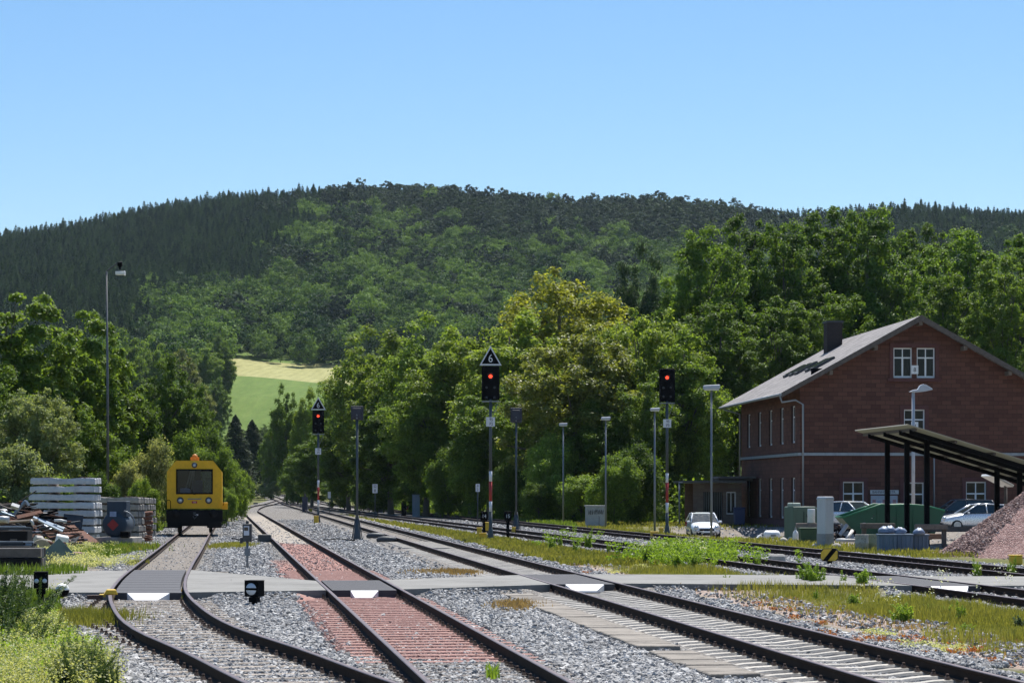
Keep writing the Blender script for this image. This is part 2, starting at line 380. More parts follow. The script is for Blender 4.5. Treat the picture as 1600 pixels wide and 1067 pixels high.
def grid_mesh(name, A, Yv, zfun, mtl, attr=None):
    AA, YY = np.meshgrid(A, Yv); X = AA * YY
    Z = zfun(AA, X, YY); nR, nC = X.shape
    V = np.stack([X, YY, Z], -1).reshape(-1, 3)
    i = np.arange((nR - 1) * nC).reshape(nR - 1, nC)[:, :-1].ravel()
    Fq = np.stack([i, i + 1, i + nC + 1, i + nC], 1)
    me = mesh_np(name, V, Fq, mtl, smooth=True)
    if attr:
        b, d, r_, s_, y_ = zones(X.ravel(), YY.ravel()); o = np.ones_like(b)
        for nm, cols in (('za', (b, d, r_, o)), ('zb', (s_, y_, o, o))):
            at = me.color_attributes.new(nm, 'FLOAT_COLOR', 'POINT'); at.data.foreach_set('color', np.stack(cols, 1).astype(np.float32).ravel())
    return me
A = np.concatenate([np.linspace(-1.1, -.3, 60)[:-1], np.linspace(-.3, .3, 560), np.linspace(.3, 1.1, 60)[1:]])
Yg = np.concatenate([np.geomspace(10, 140, 460)[:-1], np.geomspace(140, 600, 110)])
def gzf(a, X, Y):
    b, d, r_, s_, y_ = zones(X, Y)
    lump = noise2(X, Y, 2.2, 9) * .025 + noise2(X, Y, 6, 10) * .012
    left = sstep(c1(np.minimum(Y, 160)) - 3.2 - X, 0, 2.5) * sstep(Y, 75, 92) * .15 * (Y < 170)
    dip = -.5 * sstep(X, 4.5, 7.0) * sstep(X, 15.4, 14.2) * sstep(Y, 106, 112) * sstep(Y, 143, 137) * sstep(X - c5(Y), 3.2, 6.0)
    return gz(Y) - .02 + dip + lump * (1 - b) * .9 - .04 * (1 - b) * (1 - y_) - .035 * b * sstep(np.abs(X - c3(Y)), 1.3, .9) - .03 * np.maximum(sstep(np.abs(X - c1(np.minimum(Y, 160))), 1.3, .9), sstep(np.abs(X - c2(Y)), 1.3, .9) * (1 - r_)) * (Y < 56) + left + path_rise(X, Y)
GROUND_Z = lambda X, Y: float(gzf(None, np.array([X], float), np.array([Y], float))[0]) if Y < 600 else float(hill_z(np.array([X / Y]), np.array([float(Y)]))[0])
tag(link('ground', grid_mesh('ground', A, Yg, gzf, ground_material(), True)), kind='structure')

def hill_material():
    m, nt, out = nodes_of('hill_fields'); N = NT(nt)
    pos = N.n('ShaderNodeNewGeometry').outputs['Position']; s = N.n('ShaderNodeSeparateXYZ'); N.l(pos, s.inputs[0])
    nz = N.noise(.02, pos, 4, .6)
    yy = N.math('ADD', s.outputs[1], N.math('MULTIPLY', s.outputs[0], .28))
    gold = N.math('MULTIPLY', N.math('GREATER_THAN', yy, FIELD0), N.math('LESS_THAN', N.math('ADD', yy, N.math('MULTIPLY', nz, 26.0)), FIELD1 + 13.0))
    gr = N.ramp(N.noise(.25, N.mapping(pos, (1, .2, 1)), 5, .7), [(.3, (.080, .135, .030)), (.7, (.135, .195, .048))])
    go = N.ramp(N.noise(.4, N.mapping(pos, (1, .15, 1)), 5, .7), [(.3, (.24, .235, .095)), (.7, (.35, .34, .155))])
    wv = N.n('ShaderNodeTexWave', wave_type='BANDS', bands_direction='X'); wv.inputs['Scale'].default_value = .11; wv.inputs['Distortion'].default_value = 1.5; N.l(N.mapping(pos, (1, .35, 0)), wv.inputs['Vector'])
    c = N.mix(gold, gr, go); c = N.mix(N.math('MULTIPLY', wv.outputs['Fac'], .13), c, (.10, .11, .04))
    p = N.n('ShaderNodeBsdfPrincipled'); N.l(c, p.inputs['Base Color']); p.inputs['Roughness'].default_value = .95; p.inputs['Specular IOR Level'].default_value = .1
    N.l(N.bump(N.noise(1.5, pos, 4, .7), .5, .3), p.inputs['Normal'])
    N.l(p.outputs[0], out.inputs[0]); return m
FIELD0, FIELD1 = 775.0, 884.0
Ah = np.linspace(-1.1, 1.1, 420); Yh = np.concatenate([np.linspace(600, 1000, 60)[:-1], np.linspace(1000, 2400, 90)])
tag(link('hill', grid_mesh('hill', Ah, Yh, lambda a, X, Y: hill_z(a, Y), hill_material())), kind='structure')
lm = mat('far_meadow', (.12, .15, .04), .95, 0, .4, .02)
me = mesh_np('land', [(-4500, -600, -1.2), (4500, -600, -1.2), (4500, 5000, -1.2), (-4500, 5000, -1.2)], [(0, 1, 2, 3)], lm)
tag(link('land', me), kind='structure')
me = mesh_np('platform', [(-60, -600, -.06), (60, -600, -.06), (60, 12, -.06), (-60, 12, -.06)], [(0, 1, 2, 3)], mat('near_gravel', (.3, .29, .28), .95, 0, .4, 4, bump=.6))
tag(link('gravel_ground', me), kind='structure')

# ------------------------------------------------------------------ the crossing path
def path_piece(mb, fl, fr, z0=-.1, z1=.155):
    Ys = np.linspace(0, 1, 9); vs = []
    for side in (fl, fr):
        for t in Ys:
            Y = 52.0; X = side(Y)
            for _ in range(3):
                yn, yf = near_edge(X), far_edge(X); Y = yn + (yf - yn) * t; X = float(side(Y))
            vs.append((X, float(Y)))
    n = len(Ys); P = vs[:n] + vs[n:][::-1]
    mb.prism(P, z0, z1, plane='XY')
mb = MB()
G_ = .80
path_piece(mb, lambda Y: -30.0, lambda Y: c1(Y) - G_); path_piece(mb, lambda Y: c1(Y) + G_, lambda Y: c2(Y) - G_)
path_piece(mb, lambda Y: c2(Y) + G_, lambda Y: c3(Y) - G_); path_piece(mb, lambda Y: c3(Y) + G_, lambda Y: c4(Y) - G_)
path_piece(mb, lambda Y: c4(Y) + G_, lambda Y: c5(Y) - G_); path_piece(mb, lambda Y: c5(Y) + G_, lambda Y: 30.0)
tag(mb.build('path', M['path']), kind='structure')

def panel(c, label, wt, wb):
    """rubber panel between the rails with a white ramp at its near end"""
    Y0 = 0.0
    X = float(c(50)); yn, yf = float(near_edge(X)), float(far_edge(X)); X0 = float(c(yn)); sl_ = float(c(yn + 1) - c(yn))
    t = thing('crossing_panel', label, 'crossing panel', (X0, yn, 0), group='rubber crossing panels')
    Ys = np.linspace(yn, yf, 9); hw = .665
    P = [(float(c(y)) - hw - X0, y - yn) for y in Ys] + [(float(c(y)) + hw - X0, y - yn) for y in Ys][::-1]
    m = MB().prism(P, .0, .148, plane='XY')
    g = m
    for k in range(1, 10):
        y = yn + (yf - yn) * k / 10; g.box((float(c(y)) - X0, y - yn, .149), (2 * hw - .02, .018, .004), 1)
    m.build('rubber_deck', [M['rubber'], M['black']], t, .008)
    r_ = MB(); x0 = .0
    r_.add([(-wt / 2, -.02, .145), (wt / 2, -.02, .145), (wb / 2, -.34, .015), (-wb / 2, -.34, .015), (-wt / 2, -.02, -.03), (wt / 2, -.02, -.03), (wb / 2, -.34, -.03), (-wb / 2, -.34, -.03)],
           [(0, 3, 2, 1), (4, 5, 6, 7), (3, 7, 6, 2), (0, 4, 7, 3), (1, 2, 6, 5), (0, 1, 5, 4)])
    r_.build('ramp', M['white'], t, .006)
panel(c1, 'dark rubber crossing panel with white ramp on the track of the yellow railcar', .86, .46)
panel(c2, 'dark rubber crossing panel with white ramp between rails of the red track', .58, .36)
panel(c3, 'dark rubber crossing panel with white ramp on the concrete sleeper main track', .86, .50)
panel(c4, 'dark rubber crossing panel with white ramp behind the tall grass verge', .82, .62)

# ------------------------------------------------------------------ tracks
def rail_mesh(c, off, Y0, Y1, name):
    Ys = np.concatenate([np.arange(Y0, min(Y1, 120), 1.5), np.arange(120, Y1, 6.0) if Y1 > 120 else [], [Y1]]); Ys = np.unique(Ys)
    prof = [(-.07, 0), (-.07, .012), (-.012, .03), (-.01, .112), (-.034, .125), (-.036, .152), (-.028, .16), (.028, .16), (.036, .152), (.034, .125), (.01, .112), (.012, .03), (.07, .012), (.07, 0)]
    vs = []; fs = []; mi = []; n = len(prof)
    for Y in Ys:
        s_ = float(c(Y + .5) - c(Y - .5)); k = 1 / math.hypot(1, s_)
        for px, pz in prof:
            d_ = off + px
            vs.append((float(c(Y)) + d_ * k, Y - d_ * s_ * k, float(gz(Y)) + .01 + pz))
    for i in range(len(Ys) - 1):
        for k in range(n):
            fs.append((i * n + k, i * n + (k + 1) % n, (i + 1) * n + (k + 1) % n, (i + 1) * n + k)); mi.append(1 if k in (5, 6, 7) else 0)
    fs.append(list(range(n))); mi.append(0)
    m = MB(); m.add(vs, fs); m.m = mi
    return m
def sleeper_shape(kind):
    m = MB()
    if kind == 'concrete':
        xs = [-1.3, -1.12, -.75, -.5, -.25, .25, .5, .75, 1.12, 1.3]; zt = [-.035, -.01, .01, .0, -.03, -.03, .0, .01, -.01, -.035]; wt = [.09, .1, .1, .095, .085, .085, .095, .1, .1, .09]
        vs = []; fs = []
        for x, z, w_ in zip(xs, zt, wt): vs += [(x, -w_ - .04, -.19), (x, -w_ - .012, z - .03), (x, -w_ + .012, z), (x, w_ - .012, z), (x, w_ + .012, z - .03), (x, w_ + .04, -.19)]
        for i in range(len(xs) - 1):
            for k in range(5): fs.append((i * 6 + k, i * 6 + k + 1, (i + 1) * 6 + k + 1, (i + 1) * 6 + k))
        fs += [tuple(range(6)), tuple(range(len(vs) - 6, len(vs)))[::-1]]
        m.add(vs, fs, 0)
    elif kind == 'steel':
        pr = [(-.11, -.08), (-.065, .0), (-.05, .01), (.05, .01), (.065, .0), (.11, -.08)]
        vs = []; fs = []
        for x in (-1.28, -1.22, 1.22, 1.28):
            dz = -.06 if abs(x) > 1.25 else 0
            vs += [(x, p[0], p[1] + dz) for p in pr]
        for i in range(3):
            for k in range(5): fs.append((i * 6 + k, i * 6 + k + 1, (i + 1) * 6 + k + 1, (i + 1) * 6 + k))
        fs += [tuple(range(6)), tuple(range(18, 24))[::-1]]
        m.add(vs, fs, 0)
    else:
        m.box((0, 0, -.07), (2.6, .24, .16), 0)
    for s_ in (-1, 1):
        for e in (-.105, .105): m.box((s_ * .7535 + e, 0, .028), (.06, .11, .035), 1, taper=.6); m.tube([(s_ * .7535 + e, 0, .03), (s_ * .7535 + e, 0, .075)], .018, 6, 1)
    return m
def make_track(name, label, c, Y0, Y1, kind, sm, S0, S1, step=.6, ext=None):
    t = thing(name, label, 'railway track', (0, 0, 0), group='railway tracks in the station yard')
    for s_ in (-1, 1): rail_mesh(c, s_ * .7535, Y0, Y1, 'rail').build('rail', [M['rail'], M['railtop']], t)
    me = sleeper_shape(kind).mesh('sleeper', [sm, M['rust']]); me.update()
    Y = S0; n = 0; rest = []
    r_ = random.Random(3)
    while Y < S1:
        sl_ = float(c(Y + .5) - c(Y - .5)); cx = float(c(Y)); a = math.atan(-sl_)
        on_path = near_edge(cx) - .1 < Y < far_edge(cx) + .1
        if not on_path:
            loc = (cx + r_.uniform(-.02, .02), Y, float(gz(Y)))
            if n < 100:
                o = link('sleeper', me, t, loc, (r_.uniform(-.01, .01), 0, a + r_.uniform(-.012, .012))); n += 1
                if ext: o.scale = (ext(Y), 1, 1); o.location.x -= (ext(Y) - 1) * .9
            else: rest.append((loc, a))
        Y += step
    if rest:
        m = MB()
        for loc, a in rest: m.box((loc[0], loc[1], loc[2] - .07), (2.6, .24, .16), 0, rot=a)
        tag(m.build('sleeper', sm, t), kind='stuff')
    return t
make_track('railway_track', 'siding track curving past the yellow railcar, brown rusted rails', c1, 12, 158, 'steel', M['rust2'], 22.5, 47, .6, lambda Y: 1.0 + max(0, .25 * (1 - abs(Y - 40) / 9)))
make_track('railway_track', 'straight track bedded in rust-red gravel with red steel sleepers', c2, 12, 398, 'steel', M['redox'], 30.0, 64, .6)
make_track('railway_track', 'main track on pale concrete sleepers, first track left of the grass verge', c3, 12, 396, 'concrete', M['concrete'], 24.0, 100, .6)
make_track('railway_track', 'track under the rubber panel behind the grass verge, nearer of that pair', c4, 30, 600, 'wood', M['oldwood'], 44, 110, .65)
make_track('railway_track', 'farthest track, running past the red brick station and gravel pile', c5, 30, 540, 'wood', M['oldwood'], 52, 120, .65)
# dark timber sleepers of the red track nearest the camera
t2 = [o for o in COL.objects if o.get('label', '').startswith('straight track bedded')][0]
me = sleeper_shape('wood').mesh('sleeper', [M['oldwood'], M['rust']])
for k in range(10):
    Y = 24.2 + k * .6; link('sleeper', me, t2, (float(c2(Y)), Y, -.01), (0, 0, math.atan(.125)))

# ------------------------------------------------------------------ loose ballast stones
def scatter(name, pts, protos, scale, rz, idx, label=None, rot3=None, kind='stuff'):
    me = bpy.data.meshes.new(name); me.vertices.add(len(pts)); me.vertices.foreach_set('co', np.asarray(pts, np.float32).ravel())
    for nm, ty, arr in (('sc', 'FLOAT', scale), ('rz', 'FLOAT', rz), ('idx', 'INT', idx)):
        a = me.attributes.new(nm, ty, 'POINT'); a.data.foreach_set('value', np.asarray(arr, np.int32 if ty == 'INT' else np.float32))
    o = link(name, me); tag(o, label=label, kind=kind)
    ng = bpy.data.node_groups.new(name, 'GeometryNodeTree'); ng.interface.new_socket('Geometry', in_out='INPUT', socket_type='NodeSocketGeometry'); ng.interface.new_socket('Geometry', in_out='OUTPUT', socket_type='NodeSocketGeometry')
    N = NT(ng); gi = N.n('NodeGroupInput'); go = N.n('NodeGroupOutput'); jn = N.n('GeometryNodeJoinGeometry')
    for p in protos:
        if isinstance(p, bpy.types.Object):
            oi = N.n('GeometryNodeObjectInfo', transform_space='ORIGINAL'); oi.inputs['Object'].default_value = p; oi.inputs['As Instance'].default_value = False; g = oi.outputs['Geometry']
        else: g = p(N)
        gti = N.n('GeometryNodeGeometryToInstance'); N.l(g, gti.inputs[0]); N.l(gti.outputs[0], jn.inputs[0])
    iop = N.n('GeometryNodeInstanceOnPoints'); iop.inputs['Pick Instance'].default_value = True
    def at(nm, ty): x = N.n('GeometryNodeInputNamedAttribute', data_type=ty); x.inputs['Name'].default_value = nm; return x.outputs[0]
    cb = N.n('ShaderNodeCombineXYZ'); N.l(at('rz', 'FLOAT'), cb.inputs[2])
    if rot3:
        rv = N.n('FunctionNodeRandomValue', data_type='FLOAT_VECTOR'); rv.inputs[0].default_value = (-rot3, -rot3, 0); rv.inputs[1].default_value = (rot3, rot3, 6.28); N.l(rv.outputs[0], iop.inputs['Rotation'])
    else: N.l(cb.outputs[0], iop.inputs['Rotation'])
    N.l(gi.outputs[0], iop.inputs['Points']); N.l(jn.outputs[0], iop.inputs['Instance']); N.l(at('idx', 'INT'), iop.inputs['Instance Index']); N.l(at('sc', 'FLOAT'), iop.inputs['Scale'])
    N.l(iop.outputs[0], go.inputs[0])
    md = o.modifiers.new('s', 'NODES'); md.node_group = ng
    return o
def stone_mat(name, stops, rough=.85):
    m, nt, out = nodes_of(name); N = NT(nt); oi = N.n('ShaderNodeObjectInfo')
    c = N.ramp(oi.outputs['Random'], stops); tc = N.n('ShaderNodeTexCoord').outputs['Object']
    c = N.mix(N.math('MULTIPLY', N.noise(3, tc, 4, .7), .5), c, (.16, .155, .15))
    p = N.n('ShaderNodeBsdfPrincipled'); N.l(c, p.inputs['Base Color']); p.inputs['Roughness'].default_value = rough; p.inputs['Specular IOR Level'].default_value = .35
    N.l(p.outputs[0], out.inputs[0]); return m
def stone_proto(mtl, seed):
    def f(N):
        ic = N.n('GeometryNodeMeshIcoSphere'); ic.inputs['Radius'].default_value = 1.0; ic.inputs['Subdivisions'].default_value = 2 if seed % 2 else 1
        sp = N.n('GeometryNodeSetPosition'); nz = N.n('ShaderNodeTexNoise', noise_dimensions='4D'); nz.inputs['Scale'].default_value = .9; nz.inputs['W'].default_value = seed * 3.7; nz.inputs['Detail'].default_value = 1
        v = N.n('ShaderNodeVectorMath', operation='SUBTRACT'); v.inputs[1].default_value = (.5, .5, .5); N.l(nz.outputs['Color'], v.inputs[0])
        s = N.n('ShaderNodeVectorMath', operation='MULTIPLY'); s.inputs[1].default_value = (2.2, 2.2, 1.6); N.l(v.outputs[0], s.inputs[0])
        N.l(ic.outputs[0], sp.inputs['Geometry']); N.l(s.outputs[0], sp.inputs['Offset'])
        tr = N.n('GeometryNodeTransform'); tr.inputs['Scale'].default_value = (1, .8, .7); N.l(sp.outputs[0], tr.inputs[0])
        sm_ = N.n('GeometryNodeSetMaterial'); sm_.inputs['Material'].default_value = mtl; N.l(tr.outputs[0], sm_.inputs[0])
        return sm_.outputs[0]
    return f
BST = stone_mat('ballast_stone', [(0, (.10, .10, .102)), (.25, (.21, .21, .212)), (.55, (.36, .356, .35)), (.85, (.52, .515, .50)), (1, (.68, .67, .65))])
def sample_ground(n, Y0, Y1, amax=.245, pw=2.0):
    """random ground points in the visible wedge, denser near"""
    u = rng.random(n); Y = 1 / (1 / Y0 + u * (1 / Y1 - 1 / Y0)) if pw == 2 else Y0 + (Y1 - Y0) * u
    return rng.uniform(-amax, amax, n) * Y, Y
X, Y = sample_ground(int(640000 * STONES), 25, 175)
b, d, r_, s_, y_ = zones(X, Y)
keep = (b > .75) & (r_ < .2) & (s_ < .3) & (y_ < .3)
C1_, C2_, C3_ = c1(Y), c2(Y), c3(Y)
pth = (Y > near_edge(X) - .05) & (Y < far_edge(X) + .05); keep &= ~pth
for c_ in (C1_, C2_, C3_, c4(Y), c5(Y)):
    for s2 in (-.7535, .7535): keep &= np.abs(X - c_ - s2) > .13
tro = np.abs(X - (.05 - .1156 * (Y - 49.5))) < .33
keep &= ~((np.abs(X - C1_) < 1.3) & (Y < 48) & (rng.random(len(X)) < .3))
keep &= ~(tro & (Y > 27) & (rng.random(len(X)) < .88))
keep |= (r_ >= .2) & (rng.random(len(X)) < .06) & ~pth & (np.abs(np.abs(X - C2_) - .7535) > .13)
inf1 = (np.abs(X - C1_) < .68) & (Y > 60.5); inf3 = (np.abs(X - C3_) < .66) & (Y > 57.5); sand2 = (np.abs(X - C2_) < .7) & (Y > 97)
keep |= inf1 & (rng.random(len(X)) < .32)
keep |= inf3 & (rng.random(len(X)) < .45)
keep |= sand2 & (rng.random(len(X)) < .25)
keep |= ((d > .5) | (y_ > .5)) & (b < .5) & (rng.random(len(X)) < .05) & ~pth
X, Y = X[keep], Y[keep]; n = len(X)
intrack = np.minimum(np.minimum(np.abs(X - c1(Y)), np.abs(X - c2(Y))), np.abs(X - c3(Y))) < 1.28
Z = -.012 + rng.normal(0, .012, n) - .02 * intrack - .055 * (np.abs(X - c3(Y)) < 1.5) + .006 * (np.abs(X - c1(Y)) < 1.3) * (Y < 48) + path_rise(X, Y)
sc = np.clip(rng.lognormal(math.log(.030), .3, n), .014, .06) * (1 + .8 * sstep(Y, 55, 150)) * np.where(intrack, .8, 1) * np.where((np.abs(X - c1(Y)) < .7) & (Y > 58), .72, 1)
scatter('ballast_stones', np.stack([X, Y, Z], 1), [stone_proto(BST, k) for k in range(5)], sc, rng.uniform(0, 6.28, n), rng.integers(0, 5, n), rot3=.7)

# fine reddish gravel lying between the rails and beside the red track
X, Y = sample_ground(int(260000 * STONES), 29, 100)
b, d, r_, s_, y_ = zones(X, Y); kr = (r_ > .25) & (rng.random(len(X)) < .75) & ~((Y > near_edge(X) - .05) & (Y < far_edge(X) + .05))
for s2 in (-.7535, .7535): kr &= np.abs(X - c2(Y) - s2) > .11
kr |= (b > .7) & (np.abs(X - c2(Y) + 1.15) < .6) & (Y > 31) & (Y < 47.5) & (rng.random(len(X)) < .25)
X, Y = X[kr], Y[kr]; n = len(X)
RST = stone_mat('red_dust_stone', [(0, (.18, .095, .08)), (.45, (.32, .18, .155)), (.85, (.44, .29, .255)), (1, (.60, .53, .50))])
scatter('red_track_gravel', np.stack([X, Y, -.016 + rng.normal(0, .006, n)], 1), [stone_proto(RST, k) for k in (0, 1, 2)], np.clip(rng.lognormal(math.log(.015), .35, n), .007, .035) * (1 + .5 * sstep(Y, 50, 90)), rng.uniform(0, 6.28, n), rng.integers(0, 3, n), label='fine reddish gravel on the bed of the red track', rot3=.7)
# ------------------------------------------------------------------ foliage
def leaf_cards(P, Nrm, size, r_, asp=.62, fold=.18):
    """small pointed leaves: 4 corners each"""
    n = len(P); Nrm = Nrm / (np.linalg.norm(Nrm, axis=1, keepdims=True) + 1e-9)
    t = r_.normal(size=(n, 3)); t -= Nrm * (t * Nrm).sum(1, keepdims=True); t /= np.linalg.norm(t, axis=1, keepdims=True) + 1e-9
    b = np.cross(Nrm, t); s = size[:, None] * .5
    V = np.stack([P - t * s, P - b * s * asp + Nrm * s * fold, P + t * s, P + b * s * asp + Nrm * s * fold], 1).reshape(-1, 3)
    return V, np.arange(4 * n).reshape(n, 4)
def unit(r_, n): v = r_.normal(size=(n, 3)); return v / np.linalg.norm(v, axis=1, keepdims=True)
def crown_clumps(seed, rx, rz, z0, nc, shape='round', lob=.22, rc=(.16, .30)):
    """clump centres and radii filling a lumpy crown, rx half width, rz half height, z0 its middle"""
    r_ = np.random.default_rng(seed); out = []
    lobes = [(unit(r_, 1)[0], r_.uniform(-lob, lob)) for _ in range(14)]
    u = unit(r_, nc)
    rad = r_.random(nc) ** (1 / 2.6)
    k = np.ones(nc)
    for d_, a in lobes: k += a * np.maximum(0, u @ d_) ** 3
    h = u[:, 2]
    if shape == 'round': wx = np.where(h < 0, 1 - .25 * h * h, 1)
    elif shape == 'tall': wx = 1 - .25 * np.maximum(h, 0) - .15 * np.maximum(-h, 0)
    elif shape == 'dome': wx = np.where(h < 0, 1.0 + .1 * h, 1)
    else: wx = np.ones(nc)
    k = np.clip(k, .75, 1.16)
    Cn = np.stack([u[:, 0] * rad * k * wx * rx, u[:, 1] * rad * k * wx * rx, z0 + u[:, 2] * rad * k * rz], 1)
    rr = r_.uniform(rc[0], rc[1], nc) * rx * (1.15 - .35 * rad)
    return Cn, rr
def crown(seed, Cn, rr, nl, leaf, flat=.7, out=.55, droop=0.0, upb=.8, fluffy=True):
    r_ = np.random.default_rng(seed + 99); Vs = []; k = len(Cn)
    w_ = rr ** 2; cnt = np.maximum(6, (nl * w_ / w_.sum()).astype(int))
    idx = np.repeat(np.arange(k), cnt); n = len(idx)
    d_ = unit(r_, n); d_[:, 2] = np.where((d_[:, 2] < 0) & (r_.random(n) < .5), -d_[:, 2], d_[:, 2])
    rad = r_.random(n) ** .45
    fl = np.where(r_.random(n) < .22, r_.uniform(1.0, 1.7, n), r_.uniform(.7, 1.15, n)) if fluffy else r_.uniform(.75, 1.12, n); off = d_ * (rad * rr[idx] * fl)[:, None]; off[:, 2] *= flat
    P = Cn[idx] + off
    Nn = d_ * out + np.array([0, 0, upb]) + r_.normal(size=(n, 3)) * .42
    P[:, 2] -= droop * (off[:, 0] ** 2 + off[:, 1] ** 2)
    return leaf_cards(P, Nn, leaf * r_.uniform(.65, 1.35, n), r_)
def trunk(seed, H, r0, Cn, rr, nlimb, lean=.03, fork=.35):
    r_ = random.Random(seed); m = MB(); pts = []
    for i in range(7):
        t = i / 6; pts.append((lean * H * math.sin(t * 2 + seed), lean * H * math.cos(t * 3 + seed) * .6, H * t - .3 * (i == 0)))
    m.tube(pts, [r0 * (1.25 if i == 0 else 1 - .8 * i / 6) for i in range(7)], 8)
    ids = list(range(len(Cn))); r_.shuffle(ids)
    for j in ids[:nlimb]:
        e = Vector(Cn[j]); t = max(.25, min(.85, (e.z / H) * r_.uniform(.5, .75))); k = t * 6; i = int(k)
        s_ = Vector(pts[i]).lerp(Vector(pts[min(6, i + 1)]), k - i); mid = s_.lerp(e, .5) + Vector((0, 0, .08 * (e - s_).length))
        r1 = r0 * (1 - .75 * t) * .55
        m.tube([s_, s_.lerp(mid, .5) + Vector((r_.uniform(-.1, .1), r_.uniform(-.1, .1), 0)), mid, e], [r1, r1 * .8, r1 * .55, r1 * .2], 5, cap=False)
    return m
PROTO = {}
def proto(key, seed, H, rx, rz, z0, nc, nl, leaf, shape='round', lob=.3, rc=(.18, .32), r0=.22, nlimb=26, **kw):
    Cn, rr = crown_clumps(seed, rx, rz, z0, nc, shape, lob, rc)
    V, Fq = crown(seed, Cn, rr, nl, leaf, **kw)
    cm = mesh_np('crown', V, Fq, [bpy.data.materials['leaf_mid']])
    tm = trunk(seed, H * .86, r0, Cn, rr, nlimb).mesh('trunk', M['bark'])
    PROTO[key] = (cm, tm, H, rx)
leafmat('leaf_mid', (.055, .100, .018), (0.218, 0.325, 0.057), .5)
leafmat('leaf_bright', (.085, .145, .024), (0.307, 0.431, 0.083), .5)
leafmat('leaf_olive', (.085, .135, .024), (.300, .395, .072), .5, nscale=.5)
leafmat('leaf_walnut', (.125, .150, .026), (.390, .410, .074), .5, nscale=.5)
leafmat('leaf_brownish', (.085, .105, .024), (.290, .330, .080), .48, spec=.25, rough=.45)
leafmat('leaf_deep', (.042, .080, .016), (0.147, 0.236, 0.040), .5)
leafmat('leaf_poplar', (.042, .085, .016), (0.183, 0.295, 0.050), .5)
leafmat('leaf_silver', (.09, .120, .045), (0.295, 0.354, 0.177), .5)
leafmat('leaf_elder', (.10, .14, .035), (0.543, 0.543, 0.295), .5, nscale=.9)
leafmat('leaf_conifer', (.018, .036, .014), (0.060, 0.100, 0.030), .2, rough=.6)
leafmat('leaf_spruce_far', (.016, .040, .020), (.075, .125, .050), .2, rough=.7, spec=.06, vary=.9)
leafmat('leaf_pine_far', (.016, .034, .022), (.062, .094, .046), .2, rough=.7, spec=.1, vary=.9)
leafmat('leaf_beech_far', (.024, .058, .018), (.155, .250, .056), .32, rough=.6, spec=.08, vary=1.2, nscale=.10)
q = LEAFQ
proto('ash', 11, 10, 3.7, 4.7, 5.2, 330, int(34000 * q), .19, 'round', .24, rc=(.09, .21), r0=.22)
proto('ash2', 23, 10, 3.9, 4.7, 5.2, 350, int(34000 * q), .19, 'dome', .28, rc=(.09, .21), r0=.24)
proto('high', 51, 20, 5.4, 9.3, 10.6, 520, int(52000 * q), .25, 'round', .26, rc=(.08, .18), r0=.34, nlimb=60)
proto('high2', 67, 20, 5.7, 9.3, 10.6, 540, int(54000 * q), .25, 'dome', .3, rc=(.08, .18), r0=.36, nlimb=60)
proto('walnut', 37, 10, 4.4, 4.7, 5.2, 300, int(34000 * q), .19, 'round', .28, rc=(.09, .19), r0=.26, nlimb=44)
proto('shrub', 71, 4, 2.4, 1.9, 2.0, 70, int(17000 * q), .15, 'round', .4, rc=(.2, .36), r0=.08, nlimb=20)
proto('shrub2', 83, 4, 2.2, 1.9, 2.05, 60, int(15000 * q), .14, 'dome', .45, rc=(.18, .38), r0=.08, nlimb=18)
proto('drooping', 91, 10, 3.8, 4.8, 5.2, 230, int(32000 * q), .24, 'round', .3, rc=(.12, .22), r0=.24, nlimb=34, droop=.35, flat=.5)
def fir(seed, H, rb, nl, leaf, lv=26, base=.06):
    r_ = np.random.default_rng(seed); n = nl
    t = r_.random(n) ** .75; lay = np.floor(t * lv + r_.normal(0, .3, n)) / lv; t = np.clip(lay + (t - lay) * .6, 0, 1)
    th = r_.integers(0, 11, n) * (6.283 / 11) + lay * 37 + r_.normal(0, .13, n); rad = rb * (1 - t) ** .7 * r_.random(n) ** .4 * (1 + .25 * np.sin(th * 3 + lay * 50))
    z = H * (base + (1 - base) * t) - rad * .28 + r_.normal(0, .05, n) * H * .03
    P = np.stack([rad * np.cos(th), rad * np.sin(th), z], 1)
    Nn = np.stack([np.cos(th) * .5, np.sin(th) * .5, np.full(n, .8)], 1) + r_.normal(size=(n, 3)) * .35
    return leaf_cards(P, Nn, leaf * r_.uniform(.6, 1.3, n) * (1 - .5 * t), r_, asp=.4)
V, Fq = fir(5, 12, 2.6, int(13000 * q), .36)
PROTO['fir'] = (mesh_np('crown', V, Fq, [MATS['leaf_conifer']]), MB().tube([(0, 0, -.3), (0, 0, 4), (0, 0, 11.5)], [.24, .18, .03], 7).mesh('trunk', M['bark']), 12, 2.6)

def tree(kind, px, Y, ytop, width, leaf, label, name='tree', cat='tree', group=None, zb=None, sy=1.0):
    """plants one tree: bearing and distance of its foot, height and width from the photograph"""
    cm, tm, H, rx = PROTO[kind]; X = XA(px, Y)
    zg = GROUND_Z(X, Y) if zb is None else zb
    h = ZA(ytop, Y) - zg; wd = width * Y / F
    t = thing(name, label, cat, (X, Y, zg), random.uniform(0, 6.28), group)
    sx = wd / (2 * rx * 1.08); sz = h / (H * 1.0)
    c_ = link('crown', cm, t); c_.scale = (sx, sx * sy, sz); c_.material_slots[0].link = 'OBJECT'; c_.material_slots[0].material = MATS[leaf]
    k_ = link('trunk', tm, t); k_.scale = (sx, sx, sz)
    return t
GR, GM, GL, GB = 'tall trees behind the station', 'trees along the right edge of the tracks', 'trees and shrubs at the left edge of the yard', 'bushes under the trees beside the tracks'
T = tree
